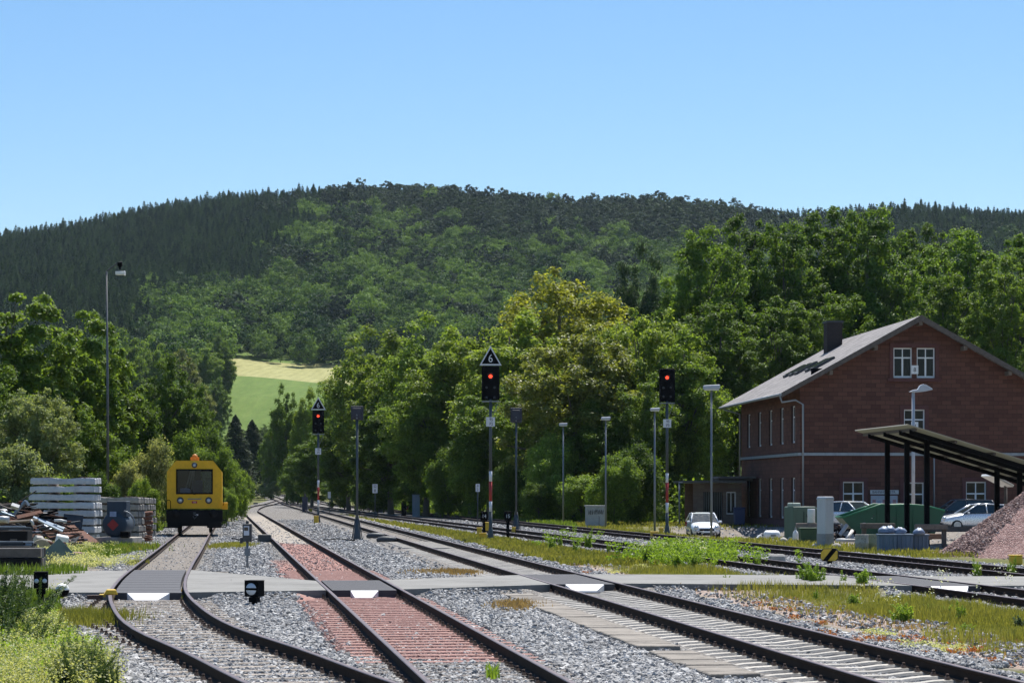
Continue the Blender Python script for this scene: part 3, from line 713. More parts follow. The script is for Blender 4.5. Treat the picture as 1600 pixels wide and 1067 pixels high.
# row of tall trees behind and beside the station
for a in [
 ('high2', 1085, 196, 350, 190, 'leaf_poplar', 'tall green tree leftmost of the row behind the station roof'),
 ('high', 1150, 205, 345, 190, 'leaf_poplar', 'tall leafy tree directly above the lamp with flat head beside the station'),
 ('high2', 1222, 200, 340, 190, 'leaf_poplar', 'tall green tree behind the left end of the station roof'),
 ('high', 1290, 205, 332, 190, 'leaf_poplar', 'tall tree rising right behind the station chimney'),
 ('high2', 1352, 202, 318, 210, 'leaf_poplar', 'highest tree of the row behind the station, above the gable peak'),
 ('high', 1438, 215, 358, 170, 'leaf_deep', 'dark green tree in the dip right of the highest tree'),
 ('high2', 1515, 205, 352, 210, 'leaf_poplar', 'broad tall tree over the right slope of the station roof'),
 ('high', 1605, 200, 375, 190, 'leaf_poplar', 'tall tree cut by the right edge of the view behind the station'),
 ('high', 1560, 180, 408, 170, 'leaf_mid', 'lower bright green tree in front of the row right of the gable'),
 ('high2', 1470, 184, 425, 170, 'leaf_mid', 'rounded tree just behind the right gable slope of the station'),
 ('high', 1665, 190, 420, 160, 'leaf_mid', 'tree at the far right behind the station, partly out of view'),
 ('high2', 1130, 180, 470, 200, 'leaf_deep', 'dark shaded tree behind the roof tip of the station'),
 ('high', 1225, 184, 470, 190, 'leaf_deep', 'dark shaded tree close behind the skylights of the station roof'),
 ('high2', 1320, 186, 455, 180, 'leaf_deep', 'dark shaded tree between station chimney and gable peak'),
]: T(*a, name='tall_tree', group=GR)
# the big yellow-green walnut and its neighbours
T('walnut', 882, 205, 410, 318, 'leaf_walnut', 'huge yellowish walnut tree with domed crown in the middle distance', name='walnut_tree', group=GM)
T('ash2', 990, 250, 396, 135, 'leaf_conifer', 'dark conifer peeking out right of the yellowish walnut crown', name='conifer_tree', group=GM)
for a in [
 ('walnut', 905, 172, 500, 230, 'leaf_brownish', 'brownish glossy walnut in front of the big yellow crown'),
 ('walnut', 1005, 176, 470, 200, 'leaf_olive', 'olive green tree left of the dark station trees'),
 ('ash', 1070, 172, 510, 150, 'leaf_bright', 'bright green tree behind the red signal without a number sign'),
 ('ash2', 1085, 178, 590, 150, 'leaf_bright', 'low bright tree behind the parked white car'),
 ('ash2', 1005, 166, 590, 120, 'leaf_mid', 'mid green tree behind the two slim lamp posts'),
 ('ash', 795, 190, 480, 190, 'leaf_olive', 'loose olive tree with bare twigs above the nearest number six signal'),
 ('walnut', 735, 198, 505, 190, 'leaf_olive', 'olive green tree left of the nearest number six signal'),
 ('ash2', 690, 208, 500, 170, 'leaf_bright', 'light green tree with ragged top left of the walnut'),
 ('ash', 640, 222, 515, 160, 'leaf_olive', 'yellow-green tree between the two number six signals'),
 ('ash2', 595, 240, 520, 150, 'leaf_olive', 'yellowish tree above the turned-away signal on the thin mast'),
 ('ash', 560, 262, 556, 100, 'leaf_mid', 'green tree right of the farther number six signal'),
 ('ash2', 520, 285, 588, 80, 'leaf_mid', 'mid green tree behind the farther number six signal'),
 ('ash', 478, 312, 604, 70, 'leaf_olive', 'olive tree left of the farther number six signal'),
 ('ash2', 448, 360, 606, 62, 'leaf_deep', 'dark round tree at the lower edge of the green field'),
 ('ash', 425, 420, 650, 46, 'leaf_deep', 'small dark tree where the far track disappears'),
 ('ash2', 670, 196, 590, 140, 'leaf_mid', 'pale green leaning tree in front of the row left of the walnut'),
 ('ash', 610, 216, 610, 140, 'leaf_mid', 'shaded green tree low behind the mast of the turned-away signal'),
 ('ash2', 850, 176, 600, 150, 'leaf_mid', 'shaded tree behind the second thin-mast signal'),
 ('ash2', 760, 180, 610, 150, 'leaf_mid', 'shaded tree low behind the nearest number six signal'),
 ('ash', 940, 168, 625, 140, 'leaf_mid', 'green tree behind the concrete cabinet and slim lamps'),
 ('ash2', 545, 250, 640, 130, 'leaf_deep', 'deep green tree low beside the track right of the farther signal'),
 ('ash', 490, 295, 670, 100, 'leaf_deep', 'deep green tree low behind the farther number six signal mast'),
]: T(a[0], a[1], a[2], a[3], a[4] * (1.2 if a[1] > 575 else 1.0), *a[5:], name='broadleaf_tree', group=GM)
T('fir', 368, 430, 648, 84, 'leaf_conifer', 'slim dark spruce at the foot of the green field, left one of a pair', name='conifer_tree', group=GM)
T('fir', 394, 440, 656, 84, 'leaf_conifer', 'slim dark spruce at the foot of the green field, right one of a pair', name='conifer_tree', group=GM)
for a in [
 ('ash', 396, 628, 672, 46, 'leaf_deep', 'dark tree closing the valley behind the bend of the tracks, left one'),
 ('ash2', 418, 640, 664, 48, 'leaf_deep', 'dark tree closing the valley behind the bend of the tracks, right one'),
 ('ash', 372, 620, 690, 44, 'leaf_mid', 'green tree closing the valley left of the track bend'),
 ('ash2', 438, 600, 690, 44, 'leaf_deep', 'dark tree behind the far end of the tracks, beside the row'),
]: T(*a, name='broadleaf_tree', group='trees closing the valley')
# bushes along the track edge
for a in [
 ('shrub', 862, 166, 672, 110, 'leaf_bright', 'bright lit bush behind the leftmost slim lamp post'),
 ('shrub2', 906, 162, 735, 90, 'leaf_bright', 'low pale bush left of the concrete cabinet'),
 ('shrub2', 960, 150, 700, 90, 'leaf_mid', 'mid green bush right above the concrete cabinet'),
 ('shrub', 1000, 152, 690, 100, 'leaf_deep', 'deep green bush behind the red and white signal mast without number sign'),
 ('shrub', 1075, 170, 670, 110, 'leaf_bright', 'bright bush above the roof of the parked white car'),
 ('shrub2', 745, 178, 690, 90, 'leaf_mid', 'rounded green bush left of the nearest red and white mast'),
 ('shrub', 700, 186, 700, 80, 'leaf_deep', 'deep shaded bush right of the grey track cabinet'),
 ('shrub2', 655, 200, 720, 80, 'leaf_deep', 'deep shaded bush behind the grey track cabinet'),
 ('shrub', 590, 226, 715, 90, 'leaf_deep', 'dark bush behind the hectometre sign'),
 ('shrub2', 540, 262, 725, 80, 'leaf_deep', 'dark bush between farther signal and hectometre sign'),
 ('shrub', 465, 350, 728, 62, 'leaf_mid', 'low grey-green bush left of the farther signal mast'),
 ('shrub2', 425, 420, 742, 50, 'leaf_silver', 'pale low bush beside the far end of the tracks'),
 ('shrub', 795, 172, 720, 80, 'leaf_deep', 'deep shaded bush between the nearest masts'),
 ('shrub2', 840, 164, 745, 70, 'leaf_mid', 'small bush right of the second thin signal mast'),
]: T(*a, name='bush', cat='bush', group=GB)
# left side of the yard
for a in [
 ('drooping', 15, 128, 458, 230, 'leaf_mid', 'large leafy tree at the far left with drooping foliage'),
 ('drooping', 105, 134, 484, 190, 'leaf_mid', 'large glossy tree left of the tall lamp mast'),
 ('drooping', 165, 140, 530, 150, 'leaf_mid', 'leafy tree behind the tall lamp mast'),
 ('ash', 262, 190, 552, 130, 'leaf_deep', 'dark green pointed tree above the yellow railcar'),
 ('ash2', 210, 160, 590, 130, 'leaf_deep', 'shaded tree between lamp mast and railcar'),
 ('walnut', 60, 115, 600, 170, 'leaf_silver', 'grey-green willow above the sleeper stack'),
 ('ash2', -40, 118, 560, 200, 'leaf_mid', 'tree at the left edge behind the scrap heap, partly out of view'),
 ('ash', 150, 122, 640, 120, 'leaf_mid', 'mid green tree right behind the sleeper stacks'),
 ('ash', 300, 230, 600, 90, 'leaf_deep', 'dark tree up behind the yellow railcar roof'),
]: T(*a, name='broadleaf_tree', group=GL)
for a in [
 ('shrub', 20, 108, 690, 140, 'leaf_silver', 'grey-green bush behind the scrap heap'),
 ('shrub2', 85, 110, 735, 90, 'leaf_bright', 'yellow-green bush peeping over the sleeper stack'),
 ('shrub', 200, 118, 716, 70, 'leaf_elder', 'flowering shrub right of the lamp mast foot'),
 ('shrub2', 240, 124, 672, 80, 'leaf_elder', 'tall cream flowering elder left of the railcar'),
 ('shrub', 222, 114, 745, 60, 'leaf_bright', 'bright green shrub left of the railcar steps'),
 ('shrub', 290, 150, 668, 100, 'leaf_mid', 'green shrub rising behind the railcar roof'),
 ('shrub2', 345, 150, 690, 80, 'leaf_mid', 'light shrub right behind the railcar'),
 ('shrub', 362, 170, 715, 60, 'leaf_bright', 'bright hedge bush right of the railcar'),
 ('shrub2', 378, 230, 735, 40, 'leaf_bright', 'bright low bush at the bend of the red track'),
 ('shrub2', 352, 145, 755, 46, 'leaf_bright', 'low bright bush beside the railcar wheels'),
 ('shrub', 150, 108, 735, 80, 'leaf_deep', 'dark shrub between the two sleeper stacks and trees'),
 ('shrub2', 322, 190, 655, 90, 'leaf_deep', 'dark shrub below the round hillside tree'),
]: T(*a, name='bush', cat='bush', group=GL)
# edge of the wood beside the field
for a in [
 ('ash', 345, 705, 522, 62, 'leaf_deep', 'round dark tree at the corner of the wood beside the fields'),
 ('ash2', 318, 690, 540, 84, 'leaf_mid', 'tree of the wood edge left of the round dark tree'),
 ('ash', 280, 670, 545, 80, 'leaf_brownish', 'brownish tree of the wood edge above the railcar'),
 ('ash2', 240, 660, 530, 84, 'leaf_mid', 'tree of the wood edge between lamp mast and railcar'),
 ('ash', 335, 650, 590, 56, 'leaf_deep', 'lower dark tree in front of the wood corner'),
 ('ash2', 200, 640, 520, 90, 'leaf_mid', 'tree of the wood edge right of the lamp mast'),
 ('ash', 262, 630, 590, 70, 'leaf_mid', 'lower green tree of the wood edge above the railcar'),
 ('ash2', 305, 640, 600, 64, 'leaf_brownish', 'lower brownish tree left of the wood corner'),
]: T(*a, name='woodland_tree', group='trees at the corner of the wood')

# ------------------------------------------------------------------ the wooded hill
def far_proto(name, label, V, Fq, m, a, Y, H):
    X = a * Y; z = float(hill_z(np.array([a]), np.array([float(Y)]))[0])
    t = thing(name, label, 'tree', (X, Y, z), 0, 'single trees on the wooded hill')
    c_ = link('crown', mesh_np('crown', V, Fq, m), t)
    MB().tube([(0, 0, -.5), (0, 0, H * .6)], [.3, .12], 6).build('trunk', M['bark'], t)
    return c_
spr = [far_proto('spruce_tree', lb, *fir(31 + k, 15, 3.1, 620, 1.35, lv=12, base=.02), MATS['leaf_spruce_far'], a, 1490, 15) for k, (a, lb) in enumerate([(-.118, 'pointed spruce on the hill crest where the ridge is highest, left of its middle'), (.16, 'pointed spruce on the ridge above the tall station trees')])]
def clump_far(seed, rx, rz, z0, nc, nl, leaf, shape, **kw):
    Cn, rr = crown_clumps(seed, rx, rz, z0, nc, shape, .3, (.22, .4)); return crown(seed, Cn, rr, nl, leaf, **kw)
pin = [far_proto('pine_tree', lb, *clump_far(41 + k, 3.1, 4.6, 11.5, 26, 420, 1.15, 'round'), MATS['leaf_pine_far'], a, 1485, 16) for k, (a, lb) in enumerate([(-.03, 'bushy pine on the hill crest above the walnut tree'), (.05, 'bushy pine on the hill crest left of the station trees')])]
bee = [far_proto('beech_tree', lb, *clump_far(57 + k, 6.6, 6.6, 8.2, 34, 1700, .95, 'round', out=1.35, upb=.3, flat=1.0), MATS['leaf_beech_far'], a, 930, 16) for k, (a, lb) in enumerate([(-.105, 'broad beech at the lower wood edge above the golden field, left one'), (-.088, 'broad beech at the lower wood edge above the golden field, middle one'), (-.070, 'broad beech at the lower wood edge above the golden field, right one')])]
pts = {'s': [], 'p': [], 'b': []}
r_ = np.random.default_rng(77)
def jit(sp, Y0, Y1, amax):
    ys = np.arange(Y0, Y1, sp); P = []
    for y in ys:
        xs = np.arange(-amax * y, amax * y, sp); P.append(np.stack([xs + r_.uniform(-.45, .45, len(xs)) * sp, y + r_.uniform(-.45, .45, len(xs)) * sp], 1))
    return np.concatenate(P)
def forest_kind(a, Y):
    """0 spruce, 1 pine, 2 broadleaf, 3 open field"""
    z = hill_z(a, Y); px = CX + F * a; py = HY - F * (z + 9 - CZ) / Y
    n_ = noise2(a * 900, Y * .35, .06, 21) * 34 + noise2(a * 900, Y * .35, .2, 22) * 22 + np.random.default_rng(5).normal(0, 16, len(a))
    lim = np.interp(px, [-200, 0, 130, 250, 390, 480, 560, 640, 760, 900, 1080, 1250, 1700], [660, 640, 560, 470, 425, 350, 372, 362, 378, 385, 388, 400, 420])
    k = np.where(py + n_ < lim, np.where(px + n_ * 2 < 500, 0, np.where(px + n_ * 2 > 1240, 0, 1)), 2)
    k = np.where((k == 2) & (noise2(a * 900, Y * .35, .12, 23) > .95) & (py < 520), 1, k)
    k = np.where((k == 1) & (noise2(a * 900, Y * .35, .17, 29) > 1.0), 2, k)
    edge = 902 + 10 * np.sin(a * 90)
    field = (px > 350 - np.clip(700 - Y, 0, 100) * .5) & (Y < edge)
    return np.where(field, 3, k), py
for key, sp, code in (('s', 4.9, 0), ('p', 5.4, 1), ('b', 8.6, 2)):
    P = jit(sp, 606, 1600, .29); a = P[:, 0] / P[:, 1]; k, py = forest_kind(a, P[:, 1])
    P = P[k == code]; a = P[:, 0] / P[:, 1]
    pts[key] = np.stack([P[:, 0], P[:, 1], hill_z(a, P[:, 1]) - .3], 1)
for key, nm, lab, pr, s0, s1 in (('s', 'spruce_forest', 'dense dark spruce forest covering the upper hill', spr, .88, 1.15), ('p', 'pine_forest', 'bushy pine forest along the crest', pin, .7, 1.15), ('b', 'broadleaf_forest', 'rounded broadleaf wood on the lower hillside', bee, .5, 1.2)):
    n = len(pts[key]); print(nm, n)
    scatter(nm, pts[key], pr, np.clip(r_.normal((s0 + s1) / 2, (s1 - s0) / 3.2, n), s0 * .85, s1 * 1.12), r_.uniform(0, 6.28, n), r_.integers(0, len(pr), n), label=lab)

# low growth closing the gaps between the trunks along the far side of the tracks
n = int(90000 * LEAFQ); Yu = rng.uniform(132, 400, n); cl = rng.integers(0, 900, n)
cY = rng.uniform(132, 400, 900); cX = c5(cY) + rng.uniform(6.5, 15, 900); cH = rng.uniform(1.0, 4.2, 900)
dv = unit(rng, n) * (rng.random(n) ** .5)[:, None]; hh_ = cH[cl]
P = np.stack([cX[cl] + dv[:, 0] * hh_ * .8, cY[cl] + dv[:, 1] * hh_ * .9, np.abs(dv[:, 2]) * hh_], 1); ok = (P[:, 0] < 2.5) | (P[:, 1] > 162)
P = P[ok]; P[:, 2] += gz(P[:, 1]); V, Fq = leaf_cards(P, dv[ok] + np.array([0, 0, .7]) + rng.normal(size=(len(P), 3)) * .4, rng.uniform(.16, .34, len(P)), rng)
tag(link('undergrowth', mesh_np('undergrowth', V, Fq, MATS['leaf_mid'])), label='low green undergrowth between the trunks along the far side of the tracks', kind='stuff')
n = int(26000 * LEAFQ); cl = rng.integers(0, 420, n); cY = rng.uniform(104, 330, 420); cX = np.where(cY < 158, c1(np.minimum(cY, 158)), c2(cY)) - rng.uniform(5.5, 14, 420) - 2 * (cY < 130); cH = rng.uniform(.7, 2.6, 420)
dv = unit(rng, n) * (rng.random(n) ** .5)[:, None]; hh_ = cH[cl]
P = np.stack([cX[cl] + dv[:, 0] * hh_ * .8, cY[cl] + dv[:, 1] * hh_ * .9, np.abs(dv[:, 2]) * hh_ + gz(cY[cl])], 1); V, Fq = leaf_cards(P, dv + np.array([0, 0, .7]) + rng.normal(size=(n, 3)) * .4, rng.uniform(.14, .3, n), rng)
tag(link('undergrowth', mesh_np('undergrowth', V, Fq, MATS['leaf_bright'])), label='low green undergrowth left of the siding behind the railcar', kind='stuff')
# ------------------------------------------------------------------ the red sandstone station
def brick_mat(name, axes, c1_, c2_, mortar, scale=1.0, bw=.56, bh=.25, rough=.9, squash=None):
    if name in MATS: return MATS[name]
    m, nt, out = nodes_of(name); N = NT(nt); tc = N.n('ShaderNodeTexCoord').outputs['Object']
    s = N.n('ShaderNodeSeparateXYZ'); N.l(tc, s.inputs[0]); cb = N.n('ShaderNodeCombineXYZ')
    N.l(s.outputs[axes[0]], cb.inputs[0]); N.l(s.outputs[axes[1]], cb.inputs[1])
    b = N.n('ShaderNodeTexBrick'); N.l(cb.outputs[0], b.inputs['Vector']); b.inputs['Scale'].default_value = scale
    b.inputs['Brick Width'].default_value = bw; b.inputs['Row Height'].default_value = bh; b.inputs['Mortar Size'].default_value = .012; b.inputs['Bias'].default_value = -.1
    b.inputs['Color1'].default_value = (*c1_, 1); b.inputs['Color2'].default_value = (*c2_, 1); b.inputs['Mortar'].default_value = (*mortar, 1)
    c = N.mix(N.math('MULTIPLY', N.noise(.5, tc, 6, .7), .5), b.outputs['Color'], tuple(x * .4 for x in c1_))
    c = N.mix(N.math('MULTIPLY', N.noise(6, tc, 5, .7), .28), c, tuple(min(1, x * 1.5) for x in c2_))
    p = N.n('ShaderNodeBsdfPrincipled'); N.l(c, p.inputs['Base Color']); p.inputs['Roughness'].default_value = rough; p.inputs['Specular IOR Level'].default_value = .2
    h = N.mix(.6, b.outputs['Fac'], N.math('SUBTRACT', 1.0, N.noise(9, tc, 4, .7)))
    bp = N.n('ShaderNodeBump', invert=True); bp.inputs['Strength'].default_value = .6; bp.inputs['Distance'].default_value = .03; N.l(h, bp.inputs['Height']); N.l(bp.outputs[0], p.inputs['Normal'])
    N.l(p.outputs[0], out.inputs[0]); MATS[name] = m; return m
SA, SB, SM = (.175, .080, .057), (.090, .042, .032), (.05, .03, .025)
WX, WY = brick_mat('sandstone_gable', (0, 2), SA, SB, SM), brick_mat('sandstone_side', (1, 2), SA, SB, SM)
TRIM = mat('sandstone_trim', (.11, .045, .04), .9, 0, .3, 3, bump=.3)
FRAME = mat('white_window_frame', (.74, .75, .76), .5, 0, .08, 3)
SLATE = brick_mat('roof_slates', (1, 2), (.33, .31, .30), (.16, .15, .15), (.06, .06, .06), 1.0, .45, .22, .8)
ZINC = mat('zinc_pipe', (.30, .32, .34), .5, .5, .2, 4, streak=True)
BW, BL, BE, BR = 13.9, 20.5, 8.45, 12.25                      # gable width, length, eaves, ridge
bx, by = XA(1250, 136.0), 136.0; brz = R(3.96)
st = thing('railway_station', 'two storey red sandstone station building with slate gable roof', 'building', (bx, by, GROUND_Z(bx, by)), brz)
def roofz(x): return BE + (BR - BE) * (1 - abs(x - BW / 2) / (BW / 2))
def wall_open(mb, W, top, ops, map_, depth=.22):
    xs = sorted({0.0, W} | {o[0] for o in ops} | {o[1] for o in ops} | ({W / 2} if top(W / 2) > top(0) + .1 else set()))
    for x0, x1 in zip(xs[:-1], xs[1:]):
        cuts = sorted([(o[2], o[3]) for o in ops if o[0] <= x0 + 1e-6 and o[1] >= x1 - 1e-6]); z = 0.0
        for a, b in cuts:
            if a > z: mb.add([map_(x0, z, 0), map_(x1, z, 0), map_(x1, a, 0), map_(x0, a, 0)], [(0, 1, 2, 3)])
            z = b
        mb.add([map_(x0, z, 0), map_(x1, z, 0), map_(x1, top(x1), 0), map_(x0, top(x0), 0)], [(0, 1, 2, 3)])
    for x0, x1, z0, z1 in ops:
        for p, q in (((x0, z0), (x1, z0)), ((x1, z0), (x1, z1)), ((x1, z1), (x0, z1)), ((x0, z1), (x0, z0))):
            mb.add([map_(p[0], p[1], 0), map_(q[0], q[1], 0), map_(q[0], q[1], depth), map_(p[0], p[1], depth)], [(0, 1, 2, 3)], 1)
gm = lambda x, z, d: (x, d, z)
sm_ = lambda x, z, d: (d, x, z)
k_ = 136 / F
GU = lambda px: (px - 1250) * k_ * 1.003
gops = {'attic_l': (GU(1397.7), GU(1427.2), 8.82, 10.58), 'attic_r': (GU(1434.6), GU(1463.4), 8.82, 10.58), 'mid': (GU(1414.2), GU(1447.4), 4.85, 6.98),
        'door_l': (GU(1317.7), GU(1351.2), .25, 2.76), 'door_m': (GU(1414), GU(1446), .25, 2.72), 'door_r': (GU(1512.6), GU(1545.1), .25, 2.76)}
sys_ = [1.55, 5.2, 9.0, 12.9, 17.0]
sops = [(y, y + 1.15, 5.05, 7.25) for y in sys_] + [(y, y + 1.15, .55, 3.0) for y in sys_]
m = MB(); wall_open(m, BW, roofz, list(gops.values()), gm); m.build('gable_wall', [WX, TRIM], st, fix=False)
m = MB(); wall_open(m, BL, lambda x: BE, sops, sm_); m.build('side_wall', [WY, mat('reveal_painted_shade', (.05, .024, .02), .9)], st, fix=False)  # window reveals coloured darker than the stone to imitate their shade
m = MB(); m.add([(BW, 0, 0), (BW, BL, 0), (BW, BL, BE), (BW, 0, BE), (0, BL, 0), (0, BL, BE), (BW / 2, BL, BR)], [(0, 1, 2, 3), (1, 4, 5, 6, 2)]); m.build('rear_wall', WY, st)
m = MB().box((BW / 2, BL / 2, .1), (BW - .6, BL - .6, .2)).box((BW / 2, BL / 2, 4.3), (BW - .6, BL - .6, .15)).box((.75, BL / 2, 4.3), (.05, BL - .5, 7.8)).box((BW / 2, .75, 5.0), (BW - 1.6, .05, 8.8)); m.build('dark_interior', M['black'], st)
# string course, plinth, eaves moulding, window surrounds
m = MB(); m.box((-.03, BL / 2, 4.36), (.22, BL + .2, .17)); m.box((BW / 2 + .05, -.03, 4.36), (BW - .1, .22, .17)); m.build('string_course', ZINC, st)
m = MB(); m.box((-.04, BL / 2, .22), (.16, BL + .12, .44)); m.box((GU(1317) / 2 + .02, -.04, .22), (GU(1317) - .1, .16, .44)); m.build('plinth', TRIM, st)
def surround(o, mp, name='surround'):
    x0, x1, z0, z1 = o; m = MB(); d0, d1 = -.05, .03
    for a, b, c, d in ((x0 - .22, x0 - .002, z0, z1 + .24), (x1 + .002, x1 + .22, z0, z1 + .24), (x0 - .002, x1 + .002, z1 + .002, z1 + .24), (x0 - .3, x1 + .3, z0 - .17, z0 - .002)):
        vs = [mp(p, q, r_) for r_ in (d0, d1) for p, q in ((a, c), (b, c), (b, d), (a, d))]
        m.add(vs, [(0, 1, 2, 3), (7, 6, 5, 4), (0, 4, 5, 1), (1, 5, 6, 2), (2, 6, 7, 3), (3, 7, 4, 0)])
    return m.build(name, TRIM, st)
def window(o, mp, trans=.30, name='window', low=None, mull=True):
    x0, x1, z0, z1 = o; d = .11; f = MB(); W = .075
    def bar(a, b, c, e, dd=.05):
        vs = [mp(p, q, r_) for r_ in (d, d + dd) for p, q in ((a, c), (b, c), (b, e), (a, e))]
        f.add(vs, [(0, 1, 2, 3), (7, 6, 5, 4), (0, 4, 5, 1), (1, 5, 6, 2), (2, 6, 7, 3), (3, 7, 4, 0)])
    bar(x0, x0 + W, z0, z1); bar(x1 - W, x1, z0, z1); bar(x0 + W, x1 - W, z1 - W, z1); bar(x0 + W, x1 - W, z0, z0 + W * 1.6)
    if low: bar(x0 + W, x1 - W, z0 + W * 1.6, z0 + low)
    zt = z1 - (z1 - z0) * trans; zb = z0 + (low or W * 1.6); xm = (x0 + x1) / 2
    bar(x0 + W, x1 - W, zt - .04, zt + .04)
    if mull: bar(xm - .05, xm + .05, zb, zt - .04); bar(xm - .03, xm + .03, zt + .04, z1 - W)
    fo = f.build(name, FRAME, st)
    g = MB(); g.add([mp(x0 + .03, z0 + .03, d + .03), mp(x1 - .03, z0 + .03, d + .03), mp(x1 - .03, z1 - .03, d + .03), mp(x0 + .03, z1 - .03, d + .03)], [(0, 1, 2, 3)]); g.build('pane', M['glass'], fo)
    return fo
for k, o in gops.items():
    window(o, gm, .33 if k.startswith('attic') else .28, 'door' if k.startswith('door') else 'window', low=.75 if k.startswith('door') else None)
    if k not in ('attic_l', 'attic_r'): surround(o, gm)
m = MB(); zc = gops['attic_l'][2]; xa, xb = gops['attic_l'][0], gops['attic_r'][1]
m.box(((xa + xb) / 2, -.05, zc - .12), (xb - xa + .7, .2, .2)); m.box(((xa + xb) / 2, -.03, 10.72), (xb - xa + .5, .1, .24)); m.box((xa - .13, -.02, 9.7), (.22, .08, 1.76)); m.box((xb + .13, -.02, 9.7), (.22, .08, 1.76)); m.build('surround', TRIM, st)
for o in sops: window(o, sm_, .3)
# roof with wide eaves
ov, gv = 1.25, .95
sl_ = (BR - BE) / (BW / 2)
m = MB()
for sgn in (0, 1):
    xe = -ov if sgn == 0 else BW + ov; ze = BE - ov * sl_ + .12
    m.add([(xe, -gv, ze), (BW / 2, -gv, BR + .16), (BW / 2, BL + gv, BR + .16), (xe, BL + gv, ze), (xe, -gv, ze - .16), (BW / 2, -gv, BR), (BW / 2, BL + gv, BR), (xe, BL + gv, ze - .16)],
          [(0, 1, 2, 3), (7, 6, 5, 4), (0, 4, 5, 1), (1, 5, 6, 2), (2, 6, 7, 3), (3, 7, 4, 0)])
rf = m.build('roof', SLATE, st, fix=True)
m = MB()
for sgn in (1, -1):
    for i in range(3):
        pass
    x0, x1 = (-ov, BW / 2) if sgn == 1 else (BW + ov, BW / 2)
    m.add([(x0, -gv - .03, BE - ov * sl_ + .14), (x1, -gv - .03, BR + .18), (x1, -gv - .03, BR - .16), (x0, -gv - .03, BE - ov * sl_ - .14), (x0, -gv - .002, BE - ov * sl_ + .14), (x1, -gv - .002, BR + .18), (x1, -gv - .002, BR - .16), (x0, -gv - .002, BE - ov * sl_ - .14)],
          [(0, 1, 2, 3), (7, 6, 5, 4), (0, 4, 5, 1), (1, 5, 6, 2), (2, 6, 7, 3), (3, 7, 4, 0)])
m.build('verge_board', M['oldwood'], rf)
m = MB().tube([(-ov - .06, -gv, BE - ov * sl_ + .02), (-ov - .06, BL + gv, BE - ov * sl_ + .02)], .085, 8); m.build('gutter', ZINC, rf)
for k in range(5):                                              # purlin ends under the gable verge
    x = BW * (.12 + .19 * k); MB().box((x, -.42, roofz(x) - .28), (.2, .85, .24)).build('purlin_end', M['wood'], st)
def on_roof(x, y, up): return (x, y, BE + x * sl_ + .16 + up)
ra = math.atan(sl_)
m = MB().box((5.2, 15.6, BR - .35), (1.0, 1.2, 2.5)); ch = m.build('chimney', brick_mat('dark_brick', (0, 2), (.06, .045, .04), (.045, .035, .035), (.03, .03, .03), 1, .24, .08), rf, .03)
MB().box((5.2, 15.6, BR + .94), (1.13, 1.33, .12)).build('chimney_cap', M['darkgrey'], ch)
for y in (4.3, 6.0, 9.4, 11.2, 13.2):
    mt = Matrix.Rotation(-ra, 3, 'Y')
    MB().box(on_roof(2.2, y, .06), (1.5, .95, .16), 0, rot=mt).box(on_roof(2.2, y, .15), (1.3, .78, .02), 1, rot=mt).build('skylight', [M['darkgrey'], M['glass']], rf)
# rain pipes
m = MB().tube([(-ov, -.45, BE - ov * sl_ - .05), (-ov + .1, -.42, BE - ov * sl_ - .4), (-.3, -.14, BE - .95), (.15, -.14, BE - 1.2), (.15, -.14, .1)], .06, 8); m.build('downpipe', ZINC, st)
m = MB().tube([(-ov, BL - .2, BE - ov * sl_ - .1), (-.14, BL - .25, BE - 1.1), (-.14, BL - .25, .1)], .06, 8); m.build('downpipe', ZINC, st)
for px in (1461, 1466): MB().tube([(GU(px) - (.6 if px == 1461 else 0), -.14, 4.2), (GU(px), -.14, 4.2), (GU(px), -.14, .1)], .05, 8).build('downpipe', ZINC, st)
m = MB().box((0, 0, 0), (.42, .03, .5), 0).text('8', .34, (0, -.02, -.02), 1); m.build('number_plate', [M['white'], M['black']], st, loc=((gops['attic_l'][1] + gops['attic_r'][0]) / 2, -.07, 9.3))
m = MB().box((0, 0, 0), (.42, .03, .5), 0).text('8', .34, (0, -.02, -.02), 1); m.build('number_plate', [M['white'], M['black']], st, loc=(GU(1430.5), -.12, 6.0))
m = MB().box((0, 0, 0), (1.68, .04, .24), 0).text('BAHNHOF', .2, (-.27, -.023, 0), 1, xs=.95).text('STR.', .2, (.5, -.023, 0), 1, xs=.95); m.build('name_board', [mat('pale_board', (.5, .5, .5), .6, 0, .1, 3), M['black']], st, loc=(GU(1383), -.06, 2.15))
m = MB().box((0, 0, 0), (1.58, .04, 1.0), 0)
for q in range(5): m.box((-.6 + .3 * q, -.022, .12 - .1 * (q % 2)), (.2, .004, .3), 1 + q % 2)
m.build('notice_board', [mat('pale_board2', (.42, .42, .45), .6, 0, .1, 3), mat('faded_red', (.4, .2, .2), .6), mat('faded_blue', (.25, .3, .42), .6)], st, loc=(GU(1382.5), -.06, 1.45))

